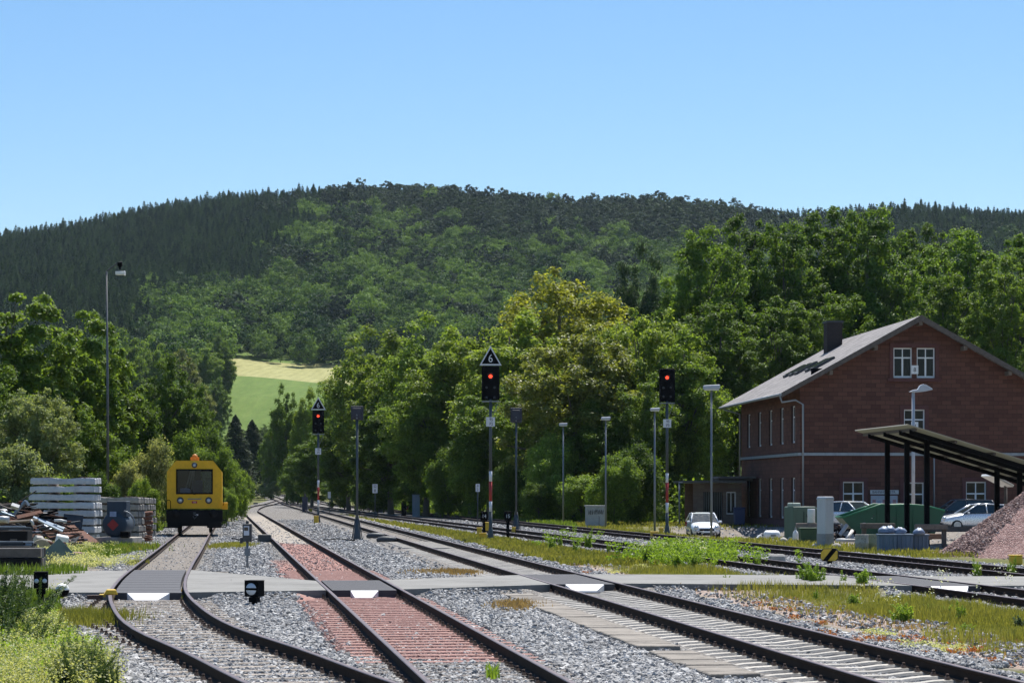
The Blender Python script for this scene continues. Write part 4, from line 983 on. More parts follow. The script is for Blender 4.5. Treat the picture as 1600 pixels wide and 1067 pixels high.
# ------------------------------------------------------------------ flat roofed outbuilding left of the station
ax, ay = XA(1159, 152), 150.0
ob = thing('outbuilding', 'low flat roofed shed with barred window beside the station', 'shed', (XA(1083, ay), ay, GROUND_Z(XA(1090, ay), ay)), R(2))
OW = XA(1159, ay) - XA(1083, ay)
m = MB(); ops = [(.65, 1.9, .3, 2.2), (2.15, 2.75, .75, 2.2)]
wall_open(m, OW, lambda x: 2.75, ops, gm, .15); m.build('front_wall', [brick_mat('shed_stone', (0, 2), (.20, .17, .14), (.15, .10, .085), (.12, .1, .09), 1, .5, .24), TRIM], ob, fix=False)
MB().box((.02, 2.5, 1.37), (.04, 4.8, 2.74)).box((OW / 2, 4.9, 1.37), (OW, .06, 2.74)).box((OW / 2, .6, 1.3), (OW - .2, .04, 2.5)).build('side_wall', WY, ob)
MB().box((OW / 2 - .3, 2.2, 2.84), (OW + .9, 6.0, .14)).build('roof', mat('felt_roof', (.10, .10, .10), .9), ob)
MB().box((OW / 2 + 1.2, 1.6, 3.12), (2.4, 4.4, .14)).box((OW / 2 + 1.2, 2.0, 2.98), (2.2, 4.0, .16)).build('upper_roof', mat('felt_roof', (.10, .10, .10), .9), ob)
g = MB().box((1.27, .13, 1.25), (1.24, .03, 1.88)); wn_ = g.build('window', M['glass'], ob)
b_ = MB()
for k in range(9): b_.box((.72 + .14 * k, .09, 1.25), (.022, .022, 1.86))
b_.build('window_bars', M['galv'], wn_)
f = MB().box((2.18, .1, 1.47), (.06, .06, 1.44)).box((2.72, .1, 1.47), (.06, .06, 1.44)).box((2.45, .1, 2.16), (.6, .06, .07)).box((2.45, .1, .79), (.6, .06, .07)).box((2.45, .1, 1.6), (.05, .05, 1.3)); wn2 = f.build('window', FRAME, ob)
MB().box((2.45, .13, 1.47), (.52, .01, 1.4)).build('pane', M['glass'], wn2)
MB().tube([(-.95, -.6, 0), (-.95, -.6, 2.75)], .06, 8).build('roof_post', M['galv'], ob)
MB().tube([(-1.0, -.6, 2.78), (OW * .5, -.6, 2.82)], .06, 6).build('roof_beam', M['galv'], ob)
bb = thing('waste_bin', 'dark blue waste bin between outbuilding and station corner', 'bin', (XA(1155, 146), 146.0, GROUND_Z(XA(1155, 146), 146)))
BLUE = mat('dark_blue_plastic', (.012, .03, .10), .5, 0, .2, 4)
MB().box((0, 0, .62), (.62, .7, 1.0), taper=1.12).build('bin_body', BLUE, bb, .03)
MB().box((0, 0, 1.16), (.74, .84, .08)).build('lid', BLUE, bb, .03)
for s_ in (-1, 1): MB().tube([(s_ * .28 - .03, .3, .12), (s_ * .28 + .03, .3, .12)], .12, 12).build('wheel', M['black'], bb)

# ------------------------------------------------------------------ open canopy of the store yard
cz = lambda Y: 0.0
ca_x = lambda Y: 16.36 - .139 * (Y - 92); cb_x = lambda Y: 20.93 - .139 * (Y - 92)
def translucent_sheet():
    m, nt, out = nodes_of('corrugated_translucent'); N = NT(nt); a = N.n('ShaderNodeBsdfPrincipled'); a.inputs['Base Color'].default_value = (.34, .34, .30, 1); a.inputs['Roughness'].default_value = .6
    b = N.n('ShaderNodeBsdfTranslucent'); b.inputs[0].default_value = (.42, .42, .34, 1); x = N.n('ShaderNodeMixShader'); x.inputs[0].default_value = .3; N.l(a.outputs[0], x.inputs[1]); N.l(b.outputs[0], x.inputs[2]); N.l(x.outputs[0], out.inputs[0]); return m
can = thing('canopy', 'open monopitch canopy on dark steel columns, roof sloping down towards the gravel pile', 'canopy', (ca_x(94.6), 94.6, 0))
ox, oy = ca_x(94.6), 94.6
CORR = translucent_sheet()
for fx, top in ((ca_x, 4.14), (cb_x, 2.95)):
    for Y in (92.0, 94.55, 97.2): MB().box((fx(Y) - ox, Y - oy, top / 2), (.2, .2, top + .2)).build('column', M['black'], can, .01)
sp = (4.74 - 2.62) / 6.9
def roofp(u, Y): x = 14.85 - .083 * (Y - 94.6) + u; return (x - ox, Y - oy, 4.74 - sp * u)
m = MB(); nU = 120; Y0, Y1 = 89.9, 98.7; vs = []
for Yk in (Y0, Y1):
    for i in range(nU + 1):
        p = roofp(i * 8.6 / nU, Yk); vs.append(p)
# sheet corrugated along the slope: ribs run with u, so waves go with Y
m = MB(); nY = 116; vs = []
for j in range(nY + 1):
    Yk = Y0 + (Y1 - Y0) * j / nY; w_ = .022 * math.cos(j * math.pi / 1.0)
    for u in (0, 8.6):
        p = roofp(u, Yk); vs.append((p[0], p[1], p[2] + w_))
m.add(vs, [(2 * j, 2 * j + 1, 2 * j + 3, 2 * j + 2) for j in range(nY)])
o = m.build('roof_sheet', CORR, can, fix=False); sd = o.modifiers.new('t', 'SOLIDIFY'); sd.thickness = .012
for u in (.35, 1.9, 3.4, 4.9, 6.3, 7.9):
    a, b = roofp(u, Y0 + .1), roofp(u, Y1 - .1); MB().box(((a[0] + b[0]) / 2, (a[1] + b[1]) / 2, (a[2] + b[2]) / 2 - .08), (.09, 8.6, .12), rot=math.atan(.083)).build('purlin', M['oldwood'], can)
for Y in (90.4, 92.0, 94.55, 97.2):
    a, b = roofp(.2, Y), roofp(8.4, Y); MB().add([(a[0], a[1] - .06, a[2] - .12), (b[0], b[1] - .06, b[2] - .12), (b[0], b[1] - .06, b[2] - .29), (a[0], a[1] - .06, a[2] - .29), (a[0], a[1] + .06, a[2] - .12), (b[0], b[1] + .06, b[2] - .12), (b[0], b[1] + .06, b[2] - .29), (a[0], a[1] + .06, a[2] - .29)],
                   [(0, 1, 2, 3), (7, 6, 5, 4), (0, 4, 5, 1), (1, 5, 6, 2), (2, 6, 7, 3), (3, 7, 4, 0)]).build('rafter', M['black'], can)

# ------------------------------------------------------------------ heap of reddish gravel
pm = MB(); r_ = random.Random(9); ngx = 72; vs = []; fs = []
R0, HP = 4.35, 3.25
for i in range(31):
    t = i / 30
    for k in range(ngx):
        th = 6.2832 * k / ngx; rr = R0 * t * (1 + .05 * math.sin(3 * th + 1) + .03 * math.sin(7 * th)); z = HP * (1 - t) - .05 + (.05 * math.sin(th * 9 + t * 8) + r_.uniform(-.03, .03)) * (t > .05)
        if t > .8: z += .18 * ((t - .8) / .2) * 0
        vs.append((rr * math.cos(th), rr * math.sin(th), z))
for i in range(30):
    for k in range(ngx): fs.append((i * ngx + k, i * ngx + (k + 1) % ngx, (i + 1) * ngx + (k + 1) % ngx, (i + 1) * ngx + k))
def gravel_mat():
    m, nt, out = nodes_of('red_gravel'); N = NT(nt); tc = N.n('ShaderNodeTexCoord').outputs['Object']; v = N.voro(22, tc); s = N.n('ShaderNodeSeparateColor'); N.l(v.outputs['Color'], s.inputs[0])
    c = N.ramp(s.outputs[0], [(0, (.16, .085, .075)), (.5, (.30, .175, .155)), (1, (.46, .32, .29))]); p = N.n('ShaderNodeBsdfPrincipled'); N.l(c, p.inputs['Base Color']); p.inputs['Roughness'].default_value = .95
    b = N.n('ShaderNodeBump', invert=True); b.inputs['Strength'].default_value = .9; b.inputs['Distance'].default_value = .05; N.l(v.outputs['Distance'], b.inputs['Height']); N.l(b.outputs[0], p.inputs['Normal']); N.l(p.outputs[0], out.inputs[0]); return m
px_, py_ = 19.15, 80.6
heap = link('gravel_heap', pm.add(vs, fs, 0, True).mesh('gravel_heap', gravel_mat()), None, (px_, py_, -.02)); tag(heap, 'big conical heap of reddish crushed gravel by the canopy', 'gravel heap')
n = 26000; th = rng.uniform(0, 6.28, n); t = np.sqrt(rng.random(n)); rr = R0 * t * (1 + .05 * np.sin(3 * th + 1) + .03 * np.sin(7 * th)) + .15 * (rng.random(n) ** 4) * 6 * (t > .93)
z = np.maximum(HP * (1 - rr / R0), 0) - .06 + .05 * np.sin(th * 9 + t * 8)
scatter('loose_gravel', np.stack([px_ + rr * np.cos(th), py_ + rr * np.sin(th), z], 1), [stone_proto(stone_mat('gravel_red', [(0, (.17, .09, .08)), (.5, (.31, .185, .16)), (.9, (.46, .32, .285)), (1, (.6, .5, .47))]), k) for k in (1, 2)], np.clip(rng.lognormal(math.log(.033), .3, n), .015, .07), th, rng.integers(0, 2, n), rot3=.8)
# ------------------------------------------------------------------ yellow railcar
LY = 112.6; lx = float(c1(LY)); lrz = math.atan(.119)
loco = thing('railcar', 'yellow boxy track maintenance railcar with black underframe', 'railcar', (lx, LY, .17), lrz)
BWD, ZB, ZT, ZC = 1.315, 1.15, 3.47, 2.94; TW = .89                # half width, body bottom, roof, chamfer start, half roof width
outl = [(-BWD, ZB), (BWD, ZB), (BWD, ZC), (TW, ZT), (-TW, ZT), (-BWD, ZC)]
win = [(-.83, 1.90), (.83, 1.90), (.83, 3.01), (-.83, 3.01)]
LEN = 5.6
def face_hole(m, y, flip):
    o8 = [(-BWD, ZB), (0, ZB), (BWD, ZB), (BWD, ZC), (TW, ZT), (-TW, ZT), (-BWD, ZC)]
    vs = [(p[0], y, p[1]) for p in outl] + [(p[0], y, p[1]) for p in win]
    fs = [(0, 1, 7, 6), (1, 2, 8, 7), (2, 3, 8), (3, 4, 9, 8), (4, 5, 9), (5, 0, 6, 9)]
    m.add(vs, [f if not flip else f[::-1] for f in fs])
m = MB(); fr = .10
# front with a softly bevelled edge, body shell with hollow cab
face_hole(m, 0, False)
n = len(outl)
def ring(y, s): return [(p[0] * s, y, ZB + (p[1] - ZB) * (1 - (1 - s) * .5)) for p in outl]
for y0, y1 in ((0, LEN),):
    vs = [(p[0], y0, p[1]) for p in outl] + [(p[0], y1, p[1]) for p in outl]; m.add(vs, [(i, n + i, n + (i + 1) % n, (i + 1) % n) for i in range(n)])
face_hole(m, LEN, True)
body = m.build('body', M['locoyellow'], loco, .035, seg=2)
DK = mat('cab_lining', (.02, .028, .045), .8, 0, .3, 3)
MB().box((0, LEN / 2, 1.2), (2.5, LEN - .2, .06)).box((-1.26, LEN / 2, 2.1), (.03, LEN - .3, 1.6)).box((1.26, LEN / 2, 2.1), (.03, LEN - .3, 1.6)).box((0, LEN / 2, 3.38), (1.7, LEN - .3, .04)).build('cab_lining', DK, loco)
gl, nt, out = nodes_of('cab_glass'); N = NT(nt); a_ = N.n('ShaderNodeBsdfTransparent'); a_.inputs[0].default_value = (.52, .62, .70, 1); b_ = N.n('ShaderNodeBsdfGlossy'); b_.inputs[0].default_value = (.8, .88, 1, 1); b_.inputs['Roughness'].default_value = .03; x_ = N.n('ShaderNodeMixShader'); x_.inputs[0].default_value = .03; N.l(a_.outputs[0], x_.inputs[1]); N.l(b_.outputs[0], x_.inputs[2]); N.l(x_.outputs[0], out.inputs[0])
for y, nm in ((-.012, 'windscreen'), (LEN + .012, 'rear_window')):
    f = MB()
    for a, b, c, d in ((-.88, 1.85, .88, 1.92), (-.88, 2.99, .88, 3.06), (-.88, 1.92, -.81, 2.99), (.81, 1.92, .88, 2.99)): f.box(((a + c) / 2, y, (b + d) / 2), (c - a, .05, d - b))
    fo = f.build(nm, M['black'], loco, .008)
    MB().add([(-.82, y, 1.91), (.82, y, 1.91), (.82, y, 3.0), (-.82, y, 3.0)], [(0, 1, 2, 3)]).build('pane', gl, fo)
SEAT = mat('seat_blue', (.035, .06, .16), .8, 0, .2, 3)
MB().box((.1, 1.7, 1.65), (.55, .55, .14)).box((.1, 1.98, 2.1), (.52, .14, .85)).box((.1, 1.7, 1.4), (.2, .2, .45)).build('driver_seat', SEAT, loco, .03)
MB().box((-.2, .42, 1.75), (1.9, .5, .25)).box((-.45, .5, 2.0), (.5, .2, .3)).build('control_desk', mat('desk_grey', (.12, .14, .2), .6), loco, .03)
for dx, a in ((-.36, .25), (-.24, .2), (-.12, .1)): MB().box((dx, 3.4, 2.55), (.09, .03, .95), rot=Matrix.Rotation(a, 3, 'Y')).build('reflection_streak', M['white'], loco)  # white bars imitating the bright reflection streaks in the windscreen
for x in (-.68, .68):
    h = MB().lathe((x, -.03, 1.55), [(.155, .04), (.165, -.02), (.15, -.05), (.115, -.05), (.11, .0)], 20, axis='Y', cap=False); ho = h.build('headlight', M['darkgrey'], loco, fix=True)
    MB().lathe((x, -.075, 1.55), [(.001, -.012), (.07, -.006), (.112, .01)], 18, axis='Y').build('lens', mat('lamp_glass', (.45, .48, .5), .15, .3, .1, 8), ho)
h = MB().lathe((0, -.03, 3.25), [(.125, .05), (.135, -.03), (.12, -.06), (.09, -.06), (.085, 0)], 18, axis='Y', cap=False).build('headlight', M['darkgrey'], loco)
MB().lathe((0, -.085, 3.25), [(.001, -.012), (.055, -.006), (.088, .01)], 16, axis='Y').build('lens', MATS['lamp_glass'], h)
MB().box((-.33, 3.6, 2.3), (1.15, .05, 2.1)).build('added_dark_screen', DK, loco)  # added dark sheet, blocks the light from the rear window behind the windscreen
ORG = mat('orange_beacon', (.55, .20, .015), .4)
MB().lathe((0, 1.0, 3.47), [(.15, 0), (.15, .16), (.1, .3), (.02, .33)], 16).box((0, 1.0, 3.56), (.42, .3, .18)).build('beacon', ORG, loco)
MB().box((0, -.03, 1.62), (.66, .03, .045)).build('badge_bar', M['galv'], loco)
MB().box((0, -.03, 1.46), (.26, .02, .10)).text('DB', .085, (0, -.045, 1.46), 1).build('emblem', [mat('emblem_red', (.45, .02, .03), .5), M['white']], loco)
MB().box((-.2, -.04, 1.88), (.5, .03, .03), rot=Matrix.Rotation(.15, 3, 'Y')).tube([(0, -.05, 1.84), (-.35, -.05, 2.3)], .012, 5).build('wiper', M['black'], loco)
BLK = mat('greasy_black', (.009, .008, .008), .75, 0, .4, 4, spec=.2)
m = MB().box((0, .15, .78), (2.7, .34, .62)).box((0, 3.0, .7), (2.5, 5.4, .5)).box((-.95, -.05, .38), (.7, .3, .3)).box((.95, -.05, .38), (.7, .3, .3)).box((0, .05, .42), (2.3, .12, .22)); m.build('underframe', BLK, loco, .02)
for x in (-.9, .9): MB().lathe((x, -.42, .93), [(.001, -.02), (.2, -.01), (.2, .03), (.09, .05), (.1, .45)], 20, axis='Y').build('buffer', BLK, loco)
MB().box((0, -.2, .92), (.12, .3, .14)).tube([(.0, -.3, .95), (.12, -.36, .8), (.0, -.38, .66), (-.06, -.34, .8)], .03, 6).build('coupling_hook', M['darkgrey'], loco)
MB().box((.1, -.18, .86), (.16, .05, .06)).build('coupling_pin', M['white'], loco)
for y in (.9, 4.4):
    for x in (-.7535, .7535): MB().lathe((x, y, .42), [(.05, -.07), (.42, -.065), (.42, .06), (.44, .065), (.05, .07)], 26, axis='X').build('wheel', M['rust'], loco)
for x in (-1.24, 1.24):
    MB().tube([(x - .1, -.14, 1.15), (x - .1, -.14, 1.5), (x - .05, -.14, 1.57), (x + .05, -.14, 1.57), (x + .1, -.14, 1.5), (x + .1, -.14, 1.15)], .018, 6).build('handrail', M['black'] if x < 0 else M['locoyellow'], loco)
MB().tube([(1.36, .1, 1.3), (1.4, .1, 1.4), (1.4, .1, 2.6), (1.36, .1, 2.68)], .018, 6).build('handrail', M['black'], loco)
for x in (-1.38, 1.38):
    s_ = MB().box((x, .5, .25), (.3, .5, .04)).box((x, .5, .6), (.3, .5, .04)).box((x + .13, .3, .6), (.03, .04, .8)).box((x + .13, .7, .6), (.03, .04, .8)); s_.build('step', BLK, loco)
MB().box((1.45, .6, 1.28), (.3, .5, .34)).build('side_locker', M['locoyellow'], loco, .02)

# ------------------------------------------------------------------ light signals
LED = mat('signal_red_light', (.5, .03, .02), .3, emit=(1, .06, .025), estr=1.5)
MASTW = mat('mast_white', (.62, .63, .66), .5, 0, .1, 4)
def signal(px, yb, Y, ytri, ybox0, ybox1, ylight, yplate, stripes, text2, label, tri=True, wbox=.80):
    x = XA(px, Y); zg = GROUND_Z(x, Y); Z = lambda y: ZA(y, Y) - zg
    t = thing('light_signal', label, 'railway signal', (x, Y, zg), 0, 'main light signals')
    r0 = .07; zt = Z(ybox1) + .05
    segs = [0] + [Z(s) for s in stripes[::-1]] + [zt]
    m = MB(); cols = [0, 1, 2, 1, 0]
    for i in range(5): m.tube([(0, 0, segs[i]), (0, 0, segs[i + 1])], r0 if i else r0 * 1.12, 12, cols[i])
    m.tube([(0, 0, -.1), (0, 0, .1), (0, 0, .45), (0, 0, .6)], [.17, .16, .11, .075], 10, 0)
    m.build('mast', [M['mastgrey'], MASTW, M['red']], t)
    h = Z(ybox0) - Z(ybox1); zc = Z(ybox1) + h / 2
    b = MB().box((0, -.02, zc), (wbox, .05, h)).box((0, .12, zc), (wbox * .8, .24, h * .82)); hd = b.build('signal_head', M['black'], t, .02)
    zl = Z(ylight)
    MB().lathe((0, -.05, zl), [(.125, .0), (.12, -.03), (.10, -.03), (.1, .0)], 18, axis='Y', cap=False).build('lamp_rim', M['darkgrey'], hd)
    MB().lathe((0, -.085, zl), [(.001, -.02), (.05, -.014), (.085, 0)], 18, axis='Y').build('red_lamp', LED, hd)
    hood = []
    m = MB(); nn = 10; vs = []
    for yy in (-.05, -.30):
        for k in range(nn + 1): th = R(15 + 150 * k / nn); vs.append((.15 * math.cos(th), yy, zl + .15 * math.sin(th)))
    m.add(vs, [(k, k + 1, nn + 2 + k, nn + 1 + k) for k in range(nn)]); o = m.build('lamp_hood', M['darkgrey'], hd, fix=False); o.modifiers.new('t', 'SOLIDIFY').thickness = .008
    for zz in (zl - .5, zl - .95):
        for xx in (-.18, .18): MB().lathe((xx, -.05, zz), [(.001, -.012), (.05, -.012), (.06, .01)], 12, axis='Y').build('dark_lamp', M['darkgrey'], hd)
    MB().box((0, .05, Z(ybox1) - .06), (wbox * .95, .35, .05)).tube([(.1, .1, Z(ybox1) - .7), (.34, .1, Z(ybox1) - .1)], .018, 6).build('head_bracket', M['galv'], t)
    if tri:
        zt0, zb0 = Z(ytri), Z(ybox0) + .03; hw = .5
        tr = MB().prism([(-hw, zb0), (hw, zb0), (0, zt0)], -.02, .02); to = tr.build('speed_sign', MASTW, t)
        k = .80; cz_ = zb0 + (zt0 - zb0) * .36
        f = MB().prism([(-hw * k, zb0 + .07), (hw * k, zb0 + .07), (0, zb0 + (zt0 - zb0) * .86)], -.027, -.0205, 0).text('6', .52, (0, -.032, cz_ - .02), 1, xs=.85); f.build('sign_face', [M['black'], MASTW], to)
    zp = Z(yplate)
    p = MB().box((0, -.12, zp), (.40, .02, .42), 0).text('95', .20, (.03, -.133, zp + .095), 1, xs=.8).text(text2, .20, (.03, -.133, zp - .1), 1, xs=.8); p.build('number_plate', [MASTW, M['black']], t)
    return t
signal(766.5, 842, 105.5, 540, 572, 625, 588, 659, (736, 752, 783, 799), 'P2', 'nearest red light signal with number 6 triangle and red and white mast')
signal(497.3, 817, 157.0, 620, 641, 677, 650, 705, (750, 761, 781, 792), 'P1', 'farther red light signal with number 6 triangle, left of the other signals')
signal(1042.3, 834, 118.0, 560, 576, 628, 590, 661.5, (739, 754, 785, 801), 'P3', 'red light signal without triangle rising from the white flowered weeds', tri=False)
def back_signal(px, Y, y0, y1, w, label):
    x = XA(px, Y); zg = GROUND_Z(x, Y); Z = lambda y: ZA(y, Y) - zg
    t = thing('distant_signal', label, 'railway signal', (x, Y, zg), 0, 'signals seen from behind')
    zb, zt = Z(y1), Z(y0)
    MB().tube([(0, 0, .9), (0, 0, zb + .05)], .055, 10).build('mast', M['mastgrey'], t)
    f = MB().tube([(0, 0, -.1), (0, 0, .15), (0, 0, .95)], [.2, .17, .06], 8)
    for s_ in (-1, 1): f.tube([(s_ * .26, 0, -.1), (s_ * .05, 0, 1.1)], .025, 6)
    f.build('foot', M['mastgrey'], t)
    h = MB().box((0, 0, (zb + zt) / 2), (w, .12, zt - zb)).box((0, -.1, (zb + zt) / 2), (w * .7, .14, (zt - zb) * .7)); ho = h.build('signal_head', mat('blue_black', (.02, .022, .04), .5), t, .015)
    for zz in (.35, .12): MB().lathe((0, -.18, zb + (zt - zb) * zz), [(.001, -.02), (.035, -.01), (.04, .02)], 10, axis='Y').build('cap_nut', M['galv'], ho)
back_signal(558, 102.8, 634.5, 656, .54, 'small dark signal head seen from behind on a thin mast, nearer one')
back_signal(806.5, 122.0, 637, 660, .60, 'small dark signal head seen from behind, right of the nearest number 6 signal')

# ------------------------------------------------------------------ lamp posts
def slim_lamp(px, Y, yt, wpx, label, hpx=5.5):
    x = XA(px, Y); zg = GROUND_Z(x, Y); z = ZA(yt, Y) - zg; w_ = wpx * Y / F; h = hpx * Y / F
    t = thing('lamp_post', label, 'lamp post', (x, Y, zg), 0, 'slim platform lamp posts')
    MB().tube([(0, 0, -.1), (0, 0, z * .45), (0, 0, z)], [.062, .056, .045], 10).build('pole', M['galv'], t)
    hd = MB().box((0, -.1, z + h * .55), (w_, .5, h * .75), rot=Matrix.Rotation(-.05, 3, 'Y')); o = hd.build('lamp_head', mat('lamp_housing', (.42, .45, .50), .5, 0, .1, 3), t, .03)
    MB().box((0, -.1, z + h * .1), (w_ * .85, .4, h * .2)).build('diffuser', mat('opal', (.6, .6, .58), .3), o)
slim_lamp(880, 157, 666, 13, 'slim lamp post with small flat head, leftmost of the four')
slim_lamp(946.5, 140.7, 656.5, 14.5, 'slim lamp post standing at the right edge of the concrete cabinet')
slim_lamp(1023, 125, 642.5, 14.5, 'slim lamp post close left of the signal without triangle')
slim_lamp(1111.5, 116, 610, 25.5, 'tallest flat headed lamp post, in front of the parked white car', 9)
Y = 125.0; x = XA(1427, Y); zg = GROUND_Z(x, Y); t = thing('lamp_post', 'lamp post with drooping leaf-shaped head in front of the station gable', 'lamp post', (x, Y, zg))
z = ZA(612, Y) - zg
MB().tube([(0, 0, -.1), (0, 0, z)], [.1, .085], 12).build('pole', mat('pale_pole', (.45, .46, .48), .5, .2, .15, 4), t)
m = MB(); pr = [(-.22, .0), (.0, .1), (.22, .12), (.35, .34), (.5, .40), (.7, .34), (1.0, .16), (1.0, .1), (.7, .03), (.3, -.02), (.0, -.03)]
m.prism(pr, -.22, .22); m.build('lamp_head', mat('lamp_housing', (.42, .45, .50), .5, 0, .1, 3), t, .06, seg=2, loc=(0, 0, z))
Y = 118.0; x = XA(168.3, Y); zg = GROUND_Z(x, Y); t = thing('lamp_mast', 'very tall thin yard lamp mast with bent arm behind the sleeper stacks', 'lamp mast', (x, Y, zg))
z = ZA(424, Y) - zg; k = Y / F
MB().tube([(0, 0, -.1), (0, 0, z * .5), (-.06, 0, z)], [.075, .065, .04], 10).build('mast', mat('mast_grey', (.12, .125, .13), .6, .2, .2, 4, streak=True), t)
MB().tube([(-.06, 0, z), (.1, 0, z + .12), (.5, 0, z + .42), (.72, 0, z + .48)], .03, 8).build('arm', M['darkgrey'], t)
l = MB().box((.62, 0, z + .36), (.22, .2, .2)).tube([(.62, 0, z + .28), (.62, 0, z + .08)], [.09, .04], 10); lo = l.build('lamp_holder', M['black'], t)
MB().box((.62, -.02, z - .1), (.42, .32, .18)).box((.86, -.02, z - .1), (.05, .3, .24)).build('lamp_box', M['white'], lo, .02)

# ------------------------------------------------------------------ low signs, lanterns and boxes by the tracks
def hecto(px, Y, y0, y1, w, t1, t2, yb, label, post=M['mastgrey']):
    x = XA(px, Y); zg = GROUND_Z(x, Y); t = thing('distance_sign', label, 'sign', (x, Y, zg), 0, 'hectometre signs'); z0, z1 = ZA(y1, Y) - zg, ZA(y0, Y) - zg; wd = w * Y / F; h = z1 - z0
    MB().tube([(0, .03, -.1), (0, .03, z1 - .05)], .035, 8).build('post', post, t)
    m = MB().box((0, -.02, (z0 + z1) / 2), (wd, .02, h), 0)
    if t1: m.text(t1, h * .46, (0, -.034, z0 + h * .74), 1, xs=.75)
    if t2: m.text(t2, h * .46, (0, -.034, z0 + h * .26), 1, xs=.75)
    m.build('plate', [MASTW, M['black']], t)
hecto(586, 190, 756, 770, 8, '52', '8', 807, 'white hectometre sign reading 52 over 8 on a thin post')
hecto(746.5, 150, 755.6, 768, 6.6, '0', '2', 795, 'small grey-white sign low between bushes left of the nearest signal')
hecto(413.5, 420, 754, 761, 4, None, None, 768, 'tiny blank sign where the far track bends away')
hecto(514.5, 220, 768, 778, 4.5, None, None, 786, 'tiny dull sign beside the far number 6 signal')
def cabinet(name, px, Y, y0, w, d, m_, label, cat, top=.04, rz=0.0, base=None, rise=0.0, plinth=0.0):
    x = XA(px, Y); zg = GROUND_Z(x, Y); t = thing(name, label, cat, (x, Y, zg), rz); z = ZA(y0, Y) - zg
    return t, z
t, z = cabinet('concrete_cabinet', 930.2, 142.5, 791, 1.18, .8, None, 'concrete equipment cabinet with dark graffiti scrawl beside a slim lamp', 'cabinet')
CC = mat('cabinet_concrete', (.40, .40, .39), .85, 0, .2, 3, dirt=.2)
MB().box((0, .35, z / 2 - .05), (1.18, .7, z + .1)).build('housing', CC, t, .02)
MB().box((0, .35, z + .03), (1.28, .8, .08)).build('lid', CC, t, .01)
m = MB(); rr = random.Random(4)
for k in range(7):
    x0 = -.42 + .13 * k; m.tube([(x0, -.008, z * .62), (x0 + rr.uniform(0, .08), -.008, z * .86), (x0 + .1, -.008, z * rr.uniform(.6, .75)), (x0 + .13, -.008, z * .82)], .018, 5)
m.tube([(.22, -.008, .2), (.24, -.008, .6), (.2, -.008, .7)], .014, 5); m.build('graffiti', mat('dark_spray', (.09, .09, .10), .7), t, fix=True)
t, z = cabinet('equipment_cabinet', 650, 196, 773, .65, .5, None, 'grey metal equipment cabinet standing in grass beside the far track', 'cabinet')
MB().box((0, .25, z / 2 - .05), (.62, .5, z + .1), taper=1.0).build('housing', M['bluegrey'], t, .02); MB().box((0, .25, z + .02), (.7, .58, .06)).build('lid', M['galv'], t)
for px, Y, y0, lab in ((476.5, 240, 777, 'dark blue track box beside the far turnout'),):
    t, z = cabinet('track_box', px, Y, y0, .4, .4, None, lab, 'track box'); MB().box((0, 0, z / 2), (.55, .5, z)).build('housing', mat('navy', (.02, .025, .06), .5), t, .03); MB().box((0, 0, z + .03), (.62, .56, .05)).build('lid', mat('navy', (.02, .025, .06), .5), t)
t, z = cabinet('ground_signal', 632.5, 200, 784, .4, .3, None, 'small black and red ground signal in grass by the far track', 'ground signal')
MB().box((-.1, 0, z / 2), (.4, .3, z)).build('housing', M['black'], t, .03); MB().lathe((.14, 0, z * .6), [(.001, -.03), (.16, -.03), (.2, .05), (.05, .2)], 14, axis='Y').build('red_disc', M['red'], t); MB().lathe((.14, -.04, z * .6), [(.001, -.02), (.06, -.01), (.06, .02)], 10, axis='Y').build('white_dot', M['white'], t)
# yellow track magnets and cable boxes
def ybox(px, py, w, h, lab, Y=None, wz=.3, rot=0.0, zl=0.0):
    Y = Y or F * CZ / (py - HY); x = XA(px, Y); t = thing('cable_box', lab, 'cable box', (x, Y, GROUND_Z(x, Y) + zl), rot, 'yellow trackside boxes')
    MB().box((0, 0, h / 2), (w, wz, h)).build('housing', M['yellow'], t, .02); MB().box((0, 0, h + .012), (w + .04, wz + .04, .03)).build('lid', M['yellow'], t, .008)
ybox(754.5, 841, .33, .28, 'yellow box in front at the foot of the nearest signal mast')
ybox(749, 836, .24, .40, 'yellow box behind the front one, left of the nearest signal mast')
ybox(762, 826.5, .20, .36, 'yellow box fixed higher beside the nearest signal mast', Y=105.9, zl=.45)
ybox(802.5, 832, .2, .3, 'small yellow box at the foot of the second thin-mast signal')
ybox(1022.5, 839, .36, .26, 'yellow box among white flowered weeds left of the signal mast')
ybox(1033, 832, .2, .34, 'yellow box against the mast of the signal without triangle', Y=119)
ybox(1587, 879, .36, .27, 'yellow box in front of the gravel heap')
ybox(494, 815, .3, .5, 'yellow box at the foot of the farther number 6 signal', Y=156.2)
ybox(485, 792, .4, .3, 'small yellow box left of the farther number 6 signal', Y=245)
# black lanterns
def lantern(px, Y, y0, y1, w, lab, rz=0.0, face=None, name='point_lantern', txt=None, d=None):
    x = XA(px, Y); zg = GROUND_Z(x, Y); z0, z1 = ZA(y1, Y) - zg, ZA(y0, Y) - zg; h = z1 - z0; d = d or w
    t = thing(name, lab, 'track lantern', (x, Y, zg), rz)
    MB().tube([(0, 0, -.1), (0, 0, z0)], .055, 8).box((0, 0, z0 - .06), (.16, .16, .1)).build('post', M['black'], t)
    b = MB().box((0, 0, z0 + h / 2), (w, d, h)).box((0, 0, z1 + .01), (w * 1.04, d * 1.04, .02)); bo = b.build('lantern_box', M['black'], t, .01)
    return t, bo, z0, h
WH2 = mat('lantern_white', (.55, .60, .66), .5, 0, .08, 6)
t, bo, z0, h = lantern(397.5, 44.8, 907.6, 931.5, .31, 'black point lantern with white disc and black bar, in the ballast', rz=R(-24), d=.24)
